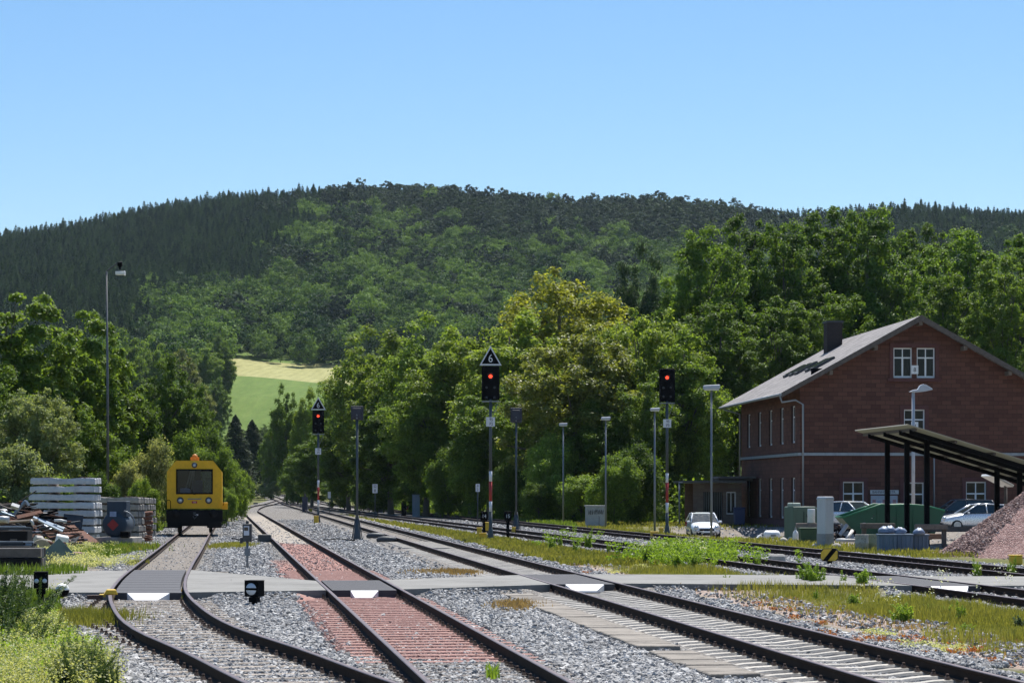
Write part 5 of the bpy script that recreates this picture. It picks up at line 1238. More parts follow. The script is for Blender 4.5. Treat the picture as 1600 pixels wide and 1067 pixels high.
m = MB().lathe((0, -.122, z0 + h / 2), [(.001, -.006), (.113, -.006), (.113, .006)], 32, axis='Y'); f_ = m.build('white_disc', WH2, bo)
MB().box((0, -.131, z0 + h / 2), (.235, .006, .042)).build('black_bar', M['black'], f_)
MB().prism([(-.02, z0 + h * .12), (.03, z0 + h * .12), (.055, z0 + h * .86), (.02, z0 + h * .86)], -.1565, -.1545, plane='YZ').build('white_slit', WH2, bo)
t, bo, z0, h = lantern(64, 43.6, 894, 918.5, .26, 'black lantern with two white dots at the left grass edge', rz=R(8), d=.22)
for xx in (-.075, .075): MB().lathe((xx, -.112, z0 + h * .48), [(.001, -.005), (.042, -.005), (.042, .005)], 18, axis='Y').build('white_dot', WH2, bo)
for px, tx, lb, Y in ((756.5, '14', 'black numbered lantern left of the nearest signal mast', 107.5), (793.5, '15', 'black numbered lantern right of the nearest signal mast', 109)):
    t, bo, z0, h = lantern(px, Y, 799.5, 813, .33, lb, d=.3)
    MB().text(tx, .24, (0, -.158, z0 + h * .5), 0, xs=.85).build('lettering', WH2, bo); MB().box((0, .05, z0 * .5), (.14, .12, z0)).build('shaft', M['black'], t)
# point lever with two-tone weight
Y = 43.4; x = XA(97.5, Y); zg = GROUND_Z(x, Y); zc = ZA(921.5, Y) - zg
t = thing('point_lever', 'point lever with round weight, upper half white and lower half black', 'point lever', (x, Y, zg))
n_ = 14; up = [(.127 * math.cos(R(90 * k / n_)), .127 * math.sin(R(90 * k / n_))) for k in range(n_)] + [(.001, .127)]
MB().lathe((0, 0, zc), up, 28).build('white_half', M['white'], t); MB().lathe((0, 0, zc), [(r_, -z) for r_, z in up][::-1], 28).build('black_half', M['black'], t)
MB().tube([(-.05, .0, zc - .06), (-.32, .02, zc - .18), (-.42, .02, .05)], .028, 8).build('lever', M['black'], t)
MB().box((-.42, .02, .03), (.35, .3, .16)).build('lever_base', M['rust'], t, .01)
# grey post with white and brown plate beside the red track
Y = 66.0; x = XA(386.5, Y); zg = GROUND_Z(x, Y); Z = lambda y: ZA(y, Y) - zg
t = thing('trackside_post', 'grey trackside instrument post with white plate between siding and red track', 'trackside post', (x, Y, zg))
MB().tube([(0, 0, -.1), (0, 0, Z(845))], .035, 8).box((0, 0, Z(862)), (.15, .12, .22)).build('post', M['galv'], t)
b = MB().box((0, 0, (Z(818) + Z(846)) / 2), (.25, .2, Z(818) - Z(846))).tube([(0, 0, Z(818)), (0, 0, Z(813))], .045, 10); bo = b.build('instrument_box', M['darkgrey'], t, .015)
zc = (Z(821.5) + Z(836)) / 2; hh = Z(821.5) - Z(836)
MB().box((-.012, -.112, zc), (.15, .02, hh), 0).box((-.02, -.124, zc + hh * .2), (.115, .01, hh * .38), 1).build('plate', [WH2, mat('brown_face', (.07, .055, .035), .6)], bo)
MB().box((-.17, -.02, Z(844)), (.08, .1, .16)).build('side_box', M['darkgrey'], bo, .01)
# yellow clamp on the siding rail, striped marker
Y = 45.6; x = float(c1(Y)) - .7535; t = thing('rail_clamp', 'yellow derailer clamp on the left rail of the siding', 'rail clamp', (x, Y, .17), R(12))
MB().prism([(-.14, 0), (.14, 0), (.10, .10), (-.07, .10)], -.12, .12).build('wedge', M['yellow'], t, .015); MB().box((-.3, 0, -.05), (.3, .2, .08)).build('bracket', M['rust'], t); MB().box((-.16, 0, -.02), (.12, .16, .06)).build('hinge', M['yellow'], t, .01)
Y = 69.5; x = XA(1296, Y); zg = GROUND_Z(x, Y); t = thing('striped_marker', 'octagonal yellow and black striped marker box between the right tracks', 'marker', (x, Y, zg), R(-14))
zc = ZA(866.5, Y) - zg; hw, hh = .26, .19
P8 = [(-hw, -hh + .08), (-hw + .08, -hh), (hw - .08, -hh), (hw, -hh + .08), (hw, hh - .08), (hw - .08, hh), (-hw + .08, hh), (-hw, hh - .08)]
MB().prism([(a, zc + b) for a, b in P8], -.05, .2).build('marker_box', M['black'], t, .008)
def clip(poly, f):
    o = []
    for i in range(len(poly)):
        a, b = poly[i], poly[(i + 1) % len(poly)]; fa, fb = f(a), f(b)
        if fa >= 0: o.append(a)
        if fa * fb < 0: s_ = fa / (fa - fb); o.append((a[0] + (b[0] - a[0]) * s_, a[1] + (b[1] - a[1]) * s_))
    return o
P8s = [(a * .95, b * .93) for a, b in P8]
for k, (c0, c1_) in enumerate(((-.30, -.06), (.10, .33))):
    q_ = clip(clip(P8s, lambda p: p[0] - p[1] * .8 - c0), lambda p: c1_ - (p[0] - p[1] * .8))
    if len(q_) > 2: MB().prism([(a, zc + b) for a, b in q_], -.058, -.052).build('yellow_stripe', M['yellow'], t)
MB().box((0, .08, (zc - hh) / 2 - .05), (.14, .14, zc - hh + .1)).build('post', M['black'], t)

# ------------------------------------------------------------------ parked cars
PAINT = mat('white_car_paint', (.72, .75, .78), .25, .05, .04, 2, coat=.8); SILV = mat('silver_car_paint', (.76, .78, .80), .28, .35, .05, 2, coat=.8); DARKP = mat('dark_car_paint', (.05, .055, .065), .25, .2, .1, 2, coat=.8)
CGL = mat('car_glass', (.018, .03, .035), .06, 0, .1, 2, spec=.8); TYRE = mat('tyre', (.015, .015, .016), .85); LENS = mat('car_lamp', (.6, .62, .63), .1, .3, .05, 5, coat=.5); TAIL = mat('tail_lamp', (.3, .015, .015), .2)
def car(label, loc, rz, paint, kind='hatch', L=4.2, W=1.76, H=1.48, sunlit_roofm=None):
    """body lofted from cross sections along its length; front is at -Y"""
    t = thing('parked_car', label, 'car', loc, rz, 'cars parked at the station')
    if kind == 'wagon': prof = [(0, .45, .58), (.03, .32, .70), (.12, .24, .80), (.25, .22, .90), (.32, .22, .96), (.62, .22, .98), (.92, .24, .98), (.985, .32, .92), (1, .42, .78)]
    else: prof = [(0, .42, .56), (.03, .30, .70), (.13, .22, .82), (.26, .2, .93), (.33, .2, .98), (.62, .2, 1.0), (.90, .22, 1.0), (.98, .32, .92), (1, .42, .74)]
    vs = []; fs = []; nn = 12
    for s_, zb, zt in prof:
        y = (s_ - .5) * L; w_ = W / 2 * (1 - .30 * max(0, (.14 - s_) / .14) ** 2 - .18 * max(0, (s_ - .9) / .1) ** 2)
        sec = [(-w_ * .9, zb), (-w_, zb + .12), (-w_ * 1.0, (zb + zt) / 2 + .06), (-w_ * .97, zt - .09), (-w_ * .86, zt), (-w_ * .4, zt + .035), (w_ * .4, zt + .035), (w_ * .86, zt), (w_ * .97, zt - .09), (w_, (zb + zt) / 2 + .06), (w_, zb + .12), (w_ * .9, zb)]
        vs += [(x, y, z) for x, z in sec]
    for i in range(len(prof) - 1):
        for k in range(nn): fs.append((i * nn + k, i * nn + (k + 1) % nn, (i + 1) * nn + (k + 1) % nn, (i + 1) * nn + k))
    fs += [tuple(range(nn)), tuple(range((len(prof) - 1) * nn, len(prof) * nn))[::-1]]
    m = MB().add(vs, fs, 0, True); b = m.build('body', paint, t); ss = b.modifiers.new('s', 'SUBSURF'); ss.levels = ss.render_levels = 2
    # greenhouse
    g = [(.27, .92, 0), (.46, H - .03, 1), (.60, H, 1), (.80 if kind != 'wagon' else .90, H - .04, 1), (.97, .98, 0)]
    vs = []; fs = []; mi = []
    for s_, z, up in g:
        y = (s_ - .5) * L; w_ = W / 2 * (.93 if not up else .74); vs += [(-w_, y, z), (w_, y, z)]
    wl = W / 2 * .945; yb = [(s_ - .5) * L for s_, _, _ in g]
    gl_ = MB()
    gl_.add([(-wl, yb[0], .94), (wl, yb[0], .94), (W * .37, yb[1], H - .04), (-W * .37, yb[1], H - .04)], [(0, 1, 2, 3)])
    gl_.add([(-wl, yb[4], 1.0), (wl, yb[4], 1.0), (W * .37, yb[3], H - .05), (-W * .37, yb[3], H - .05)], [(3, 2, 1, 0)])
    for sg in (-1, 1): gl_.add([(sg * wl, yb[0], .94), (sg * wl, yb[4], 1.0), (sg * W * .37, yb[3], H - .05), (sg * W * .37, yb[2], H - .02), (sg * W * .37, yb[1], H - .04)], [(0, 1, 2, 3, 4) if sg > 0 else (4, 3, 2, 1, 0)])
    gl_.build('windows', CGL, t, fix=False)
    rf_ = MB().add([(-W * .375, yb[1], H - .035), (W * .375, yb[1], H - .035), (W * .38, yb[2], H), (W * .375, yb[3], H - .045), (-W * .375, yb[3], H - .045), (-W * .38, yb[2], H), (-W * .2, yb[2], H + .035), (W * .2, yb[2], H + .035)], [(0, 1, 7, 6), (1, 2, 7), (0, 6, 5), (6, 7, 3, 4), (7, 2, 3), (6, 4, 5)])
    rf_.build('roof', sunlit_roofm or paint, t)
    p = MB()
    for sg in (-1, 1):
        p.tube([(sg * wl, yb[0], .95), (sg * W * .375, yb[1], H - .035)], .035, 6); p.tube([(sg * wl, yb[4], 1.0), (sg * W * .375, yb[3], H - .045)], .05, 6)
        p.tube([(sg * W * .375, yb[1], H - .035), (sg * W * .38, yb[2], H), (sg * W * .375, yb[3], H - .045)], .035, 6)
        ym = (.58 - .5) * L; p.tube([(sg * wl * 1.0, ym, .97), (sg * W * .378, ym - .02, H - .03)], .035, 6)
    p.build('pillars', paint, t)
    for sg in (-1, 1):
        for s_ in (.19, .80):
            w = MB().lathe((sg * (W / 2 - .10), (s_ - .5) * L, .31), [(.05, -.10), (.27, -.10), (.315, -.06), (.315, .06), (.27, .10), (.05, .10)], 24, axis='X'); wo = w.build('wheel', TYRE, t)
            MB().lathe((sg * (W / 2 + .005), (s_ - .5) * L, .31), [(.001, .006), (.06, .01), (.19, -.01), (.205, .0)] if sg > 0 else [(.001, -.006), (.06, -.01), (.19, .01), (.205, .0)], 20, axis='X').build('rim', mat('alloy', (.4, .41, .42), .35, .7), wo)
        MB().lathe((sg * W * .34, -L * .465, .66), [(.001, -.11), (.09, -.09), (.15, .0), (.1, .1)], 16, axis='Y').build('headlight', LENS, t)
        MB().box((sg * W * .44, L * .485, .86), (.18, .1, .3)).build('tail_light', TAIL, t, .03)
        MB().box((sg * (W / 2 + .07), -L * .17, .98), (.2, .1, .13)).build('wing_mirror', paint, t, .04)
    MB().box((0, -L * .497, .55), (W * .5, .05, .12)).box((0, -L * .492, .36), (W * .7, .08, .12)).build('grille', M['black'], t, .02)
    MB().box((0, -L * .503, .44), (.5, .02, .11)).build('number_plate', M['white'], t)
    return t
Yc = 130.0; car('white hatchback parked nose forward beside the outbuilding', (XA(1098.5, Yc), Yc, GROUND_Z(XA(1098.5, Yc), Yc)), R(2), PAINT, L=3.55, W=1.62, H=1.46)
Yc = 128.0; xs_ = XA(1466, Yc); car('silver car standing sideways between green skip and gravel heap', (xs_ + 2.1, Yc, GROUND_Z(xs_, Yc)), R(-84), SILV, 'hatch', 4.3, H=1.46)
Yc = 131.8; xs_ = XA(1432, Yc); car('dark estate car with bright roof behind the silver car', (xs_ + 2.3, Yc, GROUND_Z(xs_, Yc) + .12), R(-88), DARKP, 'wagon', 4.5, H=1.60, sunlit_roofm=PAINT)  # white roof on the dark car stands in for sunlight on its top
Yc = 130.0; xs_ = XA(1318, Yc); car('pale car mostly hidden behind the high end of the green skip', (xs_ + .6, Yc, GROUND_Z(xs_, Yc) + .1), R(40), SILV, 'hatch', 4.0, H=1.5)

# ------------------------------------------------------------------ green skip
Y = 111.0; k = Y / F; x0 = XA(1316, Y); zg = GROUND_Z(XA(1390, Y), Y); GRN = mat('skip_green', (.007, .075, .034), .5, 0, .2, 2, dirt=.15)
t = thing('skip', 'long green waste skip with sloping ends and stickers', 'skip', (XA(1396, Y), Y, zg), R(3)); ox = XA(1396, Y)
prof = [(XA(p, Y) - ox, ZA(q_, Y) - zg) for p, q_ in ((1316, 808), (1377, 787.5), (1394, 789), (1420, 788), (1448, 790), (1477, 797.5), (1474, 803), (1458, 838), (1345, 840))]
m = MB(); n = len(prof)
d2 = 1.7
vs = [(p[0], 0, p[1]) for p in prof] + [(p[0], d2, p[1]) for p in prof]
m.add(vs, [tuple(range(n)), tuple(range(n, 2 * n))[::-1]] + [(i, n + i, n + (i + 1) % n, (i + 1) % n) for i in (5, 6, 7, 8)]); o = m.build('hull', GRN, t, fix=False); o.modifiers.new('t', 'SOLIDIFY').thickness = .05
rim = MB().tube([(p[0], -.02, p[1]) for p in prof[:6]], .05, 6).tube([(p[0], d2 + .02, p[1]) for p in prof[:6]], .05, 6).tube([(prof[0][0], 0, prof[0][1]), (prof[0][0], d2, prof[0][1])], .05, 6); rim.build('rim', mat('skip_rim', (.02, .16, .075), .5, 0, .2, 3), t)
for px in (1371, 1402, 1428, 1452): MB().box((XA(px, Y) - ox, -.05, .75), (.09, .08, 1.3)).build('rib', GRN, t)
fill = MB(); rr = random.Random(8)
for q in range(26): fill.box((rr.uniform(-1.2, 2.1), rr.uniform(.2, 1.5), 1.1 + rr.uniform(-.1, .12)), (rr.uniform(.2, .6), rr.uniform(.2, .5), rr.uniform(.1, .3)), q % 3, rot=Quaternion((rr.random(), rr.random(), rr.random())and Vector((rr.random(), rr.random(), rr.random())).normalized(), rr.uniform(-.6, .6)))
fo = fill.build('rubble', [M['wood'], mat('rubble_brown', (.22, .1, .06), .9), M['concrete']], None, loc=t.location, rot=(0, 0, R(3))); tag(fo, 'mixed rubble lying in the green skip', 'rubble', kind='stuff')
MB().prism([(-.09, -.14), (.09, -.14), (.09, .05), (.03, .15), (-.04, .12), (-.09, .02)], -.012, -.004).box((.0, -.014, -.02), (.06, .004, .08), 1).build('sticker', [M['white'], M['darkgrey']], t, loc=(XA(1364.5, Y) - ox, -.03, ZA(805, Y) - zg))
m = MB().box((0, 0, 0), (.36, .008, .4), 0).box((0, -.006, .13), (.3, .004, .07), 1)
for q in range(4): m.box((-.03 + .02 * (q % 2), -.006, .04 - .07 * q), (.24, .003, .022), 2)
m.build('sticker', [M['white'], mat('sticker_blue', (.05, .05, .3), .5), M['darkgrey']], t, loc=(XA(1399, Y) - ox, -.036, ZA(805, Y) - zg))
MB().box((0, 0, 0), (.13, .008, .26)).build('sticker', M['red'], t, loc=(XA(1425.5, Y) - ox, -.036, ZA(803, Y) - zg))
MB().box((0, 0, 0), (.14, .008, .06)).build('sticker', M['galv'], t, loc=(XA(1349.5, Y) - ox, -.036, ZA(817, Y) - zg))

# ------------------------------------------------------------------ cabinets and clutter in front of the station
Y = 92.5; x = XA(1289.5, Y); zg = GROUND_Z(x, Y); z = ZA(775.5, Y) - zg; z1 = ZA(833.5, Y) - zg
CAB = mat('cabinet_white', (.52, .54, .56), .5, 0, .1, 3, streak=True, dirt=.1)
t = thing('switch_cabinet', 'tall whitish grey switch cabinet with domed lid on a grey plinth', 'cabinet', (x, Y, zg), R(38))
MB().box((0, 0, z1 / 2 - .05), (.49, .49, z1 + .1)).build('plinth', mat('plinth_grey', (.27, .28, .29), .8, 0, .2, 4), t, .01)
MB().box((0, 0, (z1 + z - .12) / 2), (.47, .47, z - .12 - z1)).build('housing', CAB, t, .008)
MB().box((0, 0, z - .06), (.53, .53, .12), taper=.86).build('lid', CAB, t, .02)
Y = 105.0; x = XA(1250, Y); zg = GROUND_Z(x, Y); z = ZA(791, Y) - zg; GRB = mat('dull_green', (.085, .135, .095), .6, 0, .25, 3, streak=True, dirt=.25)
t = thing('transformer', 'dull green metal transformer box with round cap on top', 'transformer', (x, Y, zg), R(20))
MB().box((0, 0, z / 2), (1.15, .95, z)).build('housing', GRB, t, .06, seg=2); MB().box((-.35, -.1, z + .07), (.45, .5, .2)).build('top_cap', mat('pale_green', (.3, .36, .31), .6), t, .04)
MB().box((.72, .1, z * .5), (.4, .6, z * .92)).build('side_box', GRB, t, .03); MB().lathe((.18, -.485, z * .72), [(.001, -.02), (.09, -.02), (.1, .02)], 16, axis='Y').build('round_vent', M['black'], t)
MB().box((-.05, -.48, z * .45), (.02, .02, z * .8)).build('door_gap', M['black'], t)
def simple(name, label, cat, px, Y, parts, rz=0.0, zl=0.0, group=None):
    x = XA(px, Y); t = thing(name, label, cat, (x, Y, GROUND_Z(x, Y) + zl), rz, group)
    for nm, mb, m_, bv in parts: mb.build(nm, m_, t, bv)
    return t
simple('garden_trough', 'dark green low trough in front of the transformer box', 'trough', 1265, 99.5, [('tub', MB().box((0, 0, .3), (.78, .6, .56), taper=1.1), mat('trough_green', (.03, .075, .035), .6, dirt=.2), .02), ('rim', MB().box((0, 0, .6), (.92, .72, .05)), mat('trough_green', (.03, .075, .035), .6), .01)])
simple('timber_beam', 'weathered beam lying across the green trough', 'beam', 1262, 100.2, [('beam', MB().box((0, 0, .0), (1.0, .24, .2)), mat('pinkish_wood', (.25, .19, .17), .9, bump=.4), .015)], zl=.74)
simple('drum', 'small white metal drum standing on the beam by the transformer', 'drum', 1267.5, 100.2, [('shell', MB().lathe((0, 0, 0), [(.15, 0), (.165, .02), (.16, .28), (.168, .3), (.16, .58), (.15, .6), (.01, .6)], 20), M['white'], 0)], zl=.84)
simple('gas_bottle', 'short pale gas bottle at the foot of the transformer box', 'gas bottle', 1243, 101.5, [('shell', MB().lathe((0, 0, 0), [(.1, 0), (.13, .03), (.13, .3), (.1, .42), (.04, .48), (.035, .52), (.001, .53)], 20), M['white'], 0), ('valve', MB().lathe((0, 0, .53), [(.035, 0), (.035, .06), (.001, .07)], 10), M['galv'], 0)])
simple('pressure_tank', 'white horizontal tank lying on the grass left of the transformer', 'tank', 1206, 108, [('shell', MB().lathe((0, 0, .30), [(.001, -.38), (.14, -.37), (.22, -.3), (.235, -.2), (.235, .2), (.22, .3), (.14, .37), (.001, .38)], 22, axis='X'), M['white'], 0), ('feet', MB().box((-.2, 0, .05), (.06, .36, .12)), M['rust'], 0), ('label_patch', MB().box((.05, -.237, .3), (.25, .01, .1)), M['galv'], 0)])
simple('concrete_wedge', 'pale triangular concrete piece with dark hole beside the white tank', 'concrete piece', 1183, 109, [('wedge', MB().prism([(-.26, 0), (.26, 0), (.2, .32), (.12, .36)], -.2, .2), M['white'], .02), ('hole', MB().lathe((.05, -.2, .14), [(.001, -.01), (.07, -.01), (.07, .03)], 12, axis='Y'), M['black'], 0)])
for px, Y, r0, lb in ((1274, 92, .12, 'rounded pale stone left of the switch cabinet'), (1307, 91, .16, 'rounded pale stone right of the switch cabinet'), (1224, 101, .14, 'pale stone slab left of the transformer foot'), (1235, 104, .11, 'small pale stone behind the gas bottle')):
    x = XA(px, Y); o = MB().lathe((0, 0, 0), [(r0 * 1.2, -.05), (r0 * 1.3, .05), (r0, .14), (r0 * .4, .19), (.001, .2)], 12).build('boulder', M['concrete'], None, loc=(x, Y, GROUND_Z(x, Y))); tag(o, lb, 'stone')
PIPE = mat('pale_pipe', (.5, .5, .49), .6, 0, .2, 3)
for i, (p0, p1, Y, z_, lb) in enumerate(((1306, 1345, 97, .12, 'long pale pipe lying on the ground left of the skip'), (1308, 1326, 99, .1, 'short pale pipe behind the long one'))):
    o = MB().tube([(XA(p0, Y), Y, z_), (XA(p1, Y), Y + .2, z_)], .075, 10).build('pipe', PIPE); tag(o, lb, 'pipe')
o = MB().tube([(XA(1322, 98), 98, .1), (XA(1335, 98), 98.6, .5)], .07, 10).build('pipe', PIPE); tag(o, 'short pipe leaning up towards the green skip', 'pipe')
rr = random.Random(12)
m = MB()
for q in range(46):
    x = rr.uniform(XA(1304, 103), XA(1334, 103)); m.box((x, 103 + rr.uniform(-1, 1), rr.uniform(0, .55) * (1 - abs(x - XA(1312, 103)) / 1.4)), (rr.uniform(.1, .7), rr.uniform(.04, .3), rr.uniform(.03, .12)), q % 4, rot=Quaternion(Vector((rr.uniform(-1, 1), rr.uniform(-1, 1), rr.uniform(-1, 1))).normalized(), rr.uniform(0, 3)))
tag(m.build('scrap_debris', [M['galv'], M['black'], M['bluegrey'], M['rust']]), 'tangled dark scrap pieces between cabinet and skip', 'scrap', kind='stuff')
# under the canopy: drum, crates, timbers
simple('metal_barrel', 'whitish rusty barrel under the left canopy column', 'barrel', 1346.5, 86.5, [('shell', MB().lathe((0, 0, 0), [(.24, 0), (.26, .02), (.25, .28), (.262, .3), (.25, .33), (.25, .58), (.26, .62), (.22, .62), (.22, .58), (.001, .58)], 24), mat('stained_white', (.38, .37, .33), .7, 0, .3, 4, dirt=.7), 0)])
simple('metal_barrel', 'pale green barrel beside the whitish barrel', 'barrel', 1360, 87, [('shell', MB().lathe((0, 0, 0), [(.24, 0), (.26, .02), (.25, .28), (.262, .3), (.25, .33), (.25, .58), (.26, .62), (.22, .62), (.22, .58), (.001, .58)], 24), mat('stained_green', (.22, .26, .17), .7, 0, .3, 4, dirt=.6), 0)])
BC = mat('blue_crate', (.10, .16, .24), .6, 0, .3, 4, streak=True, dirt=.35)
for px, Y, w, h, lb in ((1385, 84.6, .62, .62, 'faded blue crate heaped with bags under the canopy, left one'), (1411, 84.8, .62, .58, 'faded blue crate in the middle under the canopy'), (1437, 85.2, .55, .55, 'dark blue crate under the right part of the canopy')):
    mb = MB().box((0, 0, h / 2), (w, .55, h))
    for q in range(4): mb.box((-w / 2 + w * (q + .5) / 4, -.285, h / 2), (.04, .03, h * .96))
    simple('crate', lb, 'crate', px, Y, [('crate_body', mb, BC, .01), ('crate_rim', MB().box((0, 0, h + .02), (w + .06, .62, .06)), BC, .01)], group='blue crates under the canopy')
BAG = mat('blue_white_bag', (.16, .21, .30), .5, 0, .4, 5)
for i, (px, dz, lb) in enumerate(((1381, .66, 'pale blue plastic bag on the left crate, left one'), (1390, .68, 'pale blue plastic bag on the left crate, right one'), (1406, .63, 'crumpled white bag on the middle crate'), (1436, .6, 'pale bag on the right dark blue crate'))):
    Y = 84.8; x = XA(px, Y); m = MB(); rr = random.Random(i); pr = [(.001, -.02), (.2, .0), (.24, .09), (.16, .18), (.06, .24), (.001, .22)]
    m.lathe((0, 0, 0), pr, 14); m.v = [(a * rr.uniform(.8, 1.15), b * rr.uniform(.8, 1.15), c * rr.uniform(.85, 1.1)) for a, b, c in m.v]; tag(m.build('plastic_bag', BAG, None, loc=(x, Y, dz)), lb, 'bag', 'bags on the crates')
for i, (p0, p1, Y, z_, m_, lb) in enumerate(((1345, 1398, 88.2, .86, M['oldwood'], 'thick dark timber lying across the barrels'), (1430, 1480, 88.6, .82, M['wood'], 'pale timber lying along behind the right crate'), (1440, 1535, 90.4, .70, M['oldwood'], 'long dark timber running behind the gravel heap'), (1436, 1470, 86.4, .5, mat('brown_board', (.18, .11, .07), .9), 'brown board leaning beside the right crate'))):
    o = MB().box(((XA(p0, Y) + XA(p1, Y)) / 2, Y, z_), (XA(p1, Y) - XA(p0, Y), .3, .2)).build('timber', m_, None, .012); tag(o, lb, 'timber', 'timbers under the canopy')
for px, Y, h, lb in ((1350, 88.3, .76, 'short post carrying the left end of the thick timber'), (1393, 88.3, .76, 'short post carrying the right end of the thick timber'), (1446, 88.7, .72, 'short post carrying the pale timber'), (1475, 88.7, .72, 'brown post beside the shrub under the canopy')):
    tag(MB().box((XA(px, Y), Y, h / 2), (.16, .2, h)).build('support_post', M['oldwood'], None, .01), lb, 'post')
tag(MB().box((XA(1566, 99), 100, 2.62), (1.0, 2.4, .1), rot=Matrix.Rotation(R(28), 3, 'Y')).build('white_board', M['white'], None, .01), 'white board leaning behind the gravel heap', 'board')
tag(MB().tube([(XA(1572, 99.9), 100, -.1), (XA(1572, 99.9), 100, 2.5)], .07, 8).build('board_post', M['oldwood']), 'post holding the white board behind the gravel heap', 'post')
# ------------------------------------------------------------------ stacks of concrete sleepers on the left
ORD = ['topmost', 'second from the top', 'third from the top', 'fourth from the top', 'fifth from the top', 'sixth from the top', 'seventh from the top', 'lowest']
def stack_sleeper(W=2.6):
    m = MB(); xs = [-1.3, -1.27, -1.05, -.75, -.45, -.2, .2, .45, .75, 1.05, 1.27, 1.3]; zt = [.205, .23, .24, .25, .24, .215, .215, .24, .25, .24, .23, .205]; wt = [.12, .13, .14, .14, .13, .11, .11, .13, .14, .14, .13, .12]
    vs = []
    for x, z, w_ in zip(xs, zt, wt): vs += [(x, -w_, 0), (x, -w_ * .98, z * .5), (x, -w_ * .74, z), (x, w_ * .74, z), (x, w_ * .98, z * .5), (x, w_, 0)]
    fs = [(i * 6 + k, i * 6 + (k + 1) % 6, (i + 1) * 6 + (k + 1) % 6, (i + 1) * 6 + k) for i in range(len(xs) - 1) for k in range(6)] + [tuple(range(6))[::-1], tuple(range(len(vs) - 6, len(vs)))]
    return m.add(vs, fs, 0)
SC1 = mat('pale_sleeper_concrete', (.60, .59, .58), .9, 0, .2, 2.5, bump=.3, dirt=.2, each=.2); SC2 = mat('old_sleeper_concrete', (.27, .25, .22), .92, 0, .35, 2.5, bump=.4, dirt=.55, each=.3)
SPC = mat('spacer_wood', (.22, .18, .14), .9, 0, .4, 6)
def stack(x, Y, z0, layers, deep, mt, which, rz, lab, pitch=.335, spacers=True, jitter=.05, length=1.0, skip=0):
    ms_ = stack_sleeper()
    for s_ in (-.75, .75):
        for e in (-.1, .1): ms_.box((s_ + e, 0, .258), (.07, .12, .04), 1).tube([(s_ + e, 0, .25), (s_ + e, 0, .30)], .018, 5, 1)
    me = ms_.mesh('concrete_sleeper', [mt, M['rust']]); bm = bmesh.new(); bm.from_mesh(me); bmesh.ops.recalc_face_normals(bm, faces=bm.faces); bm.to_mesh(me); bm.free()
    r_ = random.Random(x * 10); ca, sa = math.cos(rz), math.sin(rz)
    for L in range(layers):
        jx = r_.uniform(-jitter, jitter) + (.05 if L < 5 and layers == 8 else 0)
        for d in range(deep):
            if L == 0 and d > deep - 1 - skip: continue
            lx_, ly_ = jx + r_.uniform(-.03, .03), d * .33
            o = link('concrete_sleeper', me, None, (x + lx_ * ca - ly_ * sa, Y + lx_ * sa + ly_ * ca, z0 + (layers - 1 - L) * pitch + .02), (r_.uniform(-.006, .006), r_.uniform(-.01, .01), rz + r_.uniform(-.012, .012))); o.scale = (length, 1, 1)
            od = ORD[L] if L < layers - 1 else 'lowest'
            tag(o, (f'{lab}, {od} layer, front sleeper' if d == 0 else f'{lab}, {od} layer, behind its front sleeper'), 'concrete sleeper', which)
        if spacers and L < layers - 1:
            for s_ in (-.5, .55):
                lx_ = s_ + r_.uniform(-.08, .08); o = MB().box((0, deep * .165 - .17, .0), (.09, deep * .33, pitch - .25)).build('spacer_batten', SPC, None, loc=(x + lx_ * ca, Y + lx_ * sa, z0 + (layers - 1 - L) * pitch - (pitch - .25) / 2 + .016), rot=(0, 0, rz)); tag(o, f'wooden batten in {lab}, under {ORD[L]} layer', 'batten', which + ' battens')
Y = 94.0; stack(XA(96, Y), Y, .16, 8, 4, SC1, 'pale sleepers of the tall stack', R(-5), 'tall pale sleeper stack', .325, length=1.02, skip=1)
Y = 99.5; stack(XA(170, Y), Y, .15, 6, 4, SC2, 'grey sleepers of the middle stack', R(-6), 'grey brown sleeper stack behind the tank', .30)
Y = 104.0; stack(XA(186, Y), Y, .15, 6, 5, SC2, 'grey sleepers of the rear stack', R(-7), 'rear sleeper stack nearest the railcar', .29)
# diesel tank with hazard diamond
Y = 91.5; x = XA(178.5, Y); zg = GROUND_Z(x, Y); TK = mat('tank_blue_grey', (.032, .052, .075), .7, .1, .2, 3, streak=True, dirt=.2)
t = thing('fuel_tank', 'round blue grey tank end with red hazard diamond in front of the sleeper stacks', 'tank', (x, Y, zg), R(-6))
MB().box((.05, .5, .2), (1.5, 1.5, .46)).build('plinth', mat('plinth_concrete', (.34, .31, .27), .9, 0, .3, 3, dirt=.4), t, .02)
zc = .92
MB().lathe((0, .4, zc), [(.001, -.46), (.3, -.45), (.44, -.41), (.495, -.34), (.5, -.3), (.5, .6), (.44, .7), (.001, .72)], 30, axis='Y').build('shell', TK, t)
MB().box((.08, .35, zc + .62), (.78, .6, .62)).build('pump_cabinet', TK, t, .02)
MB().prism([(0, -.23), (.23, 0), (0, .23), (-.23, 0)], -.006, .006).build('hazard_plate', M['red'], t, loc=(-.03, -.08, zc))
MB().box((-.03, -.065, zc + .42), (.26, .02, .2)).build('label_plate', mat('pale_blue', (.28, .36, .5), .5), t)
pts_ = [(.42 + .0, -.1, zc + .52)] + [(.35 + .55 * math.sin(R(a)) * .9, -.12, zc + .05 + .5 * math.cos(R(a))) for a in range(10, 116, 15)]
MB().tube(pts_, .03, 8).build('white_hose', M['galv'], t)
MB().box((.5, -.2, .55), (.34, .3, .24)).build('black_box', M['black'], t, .02)
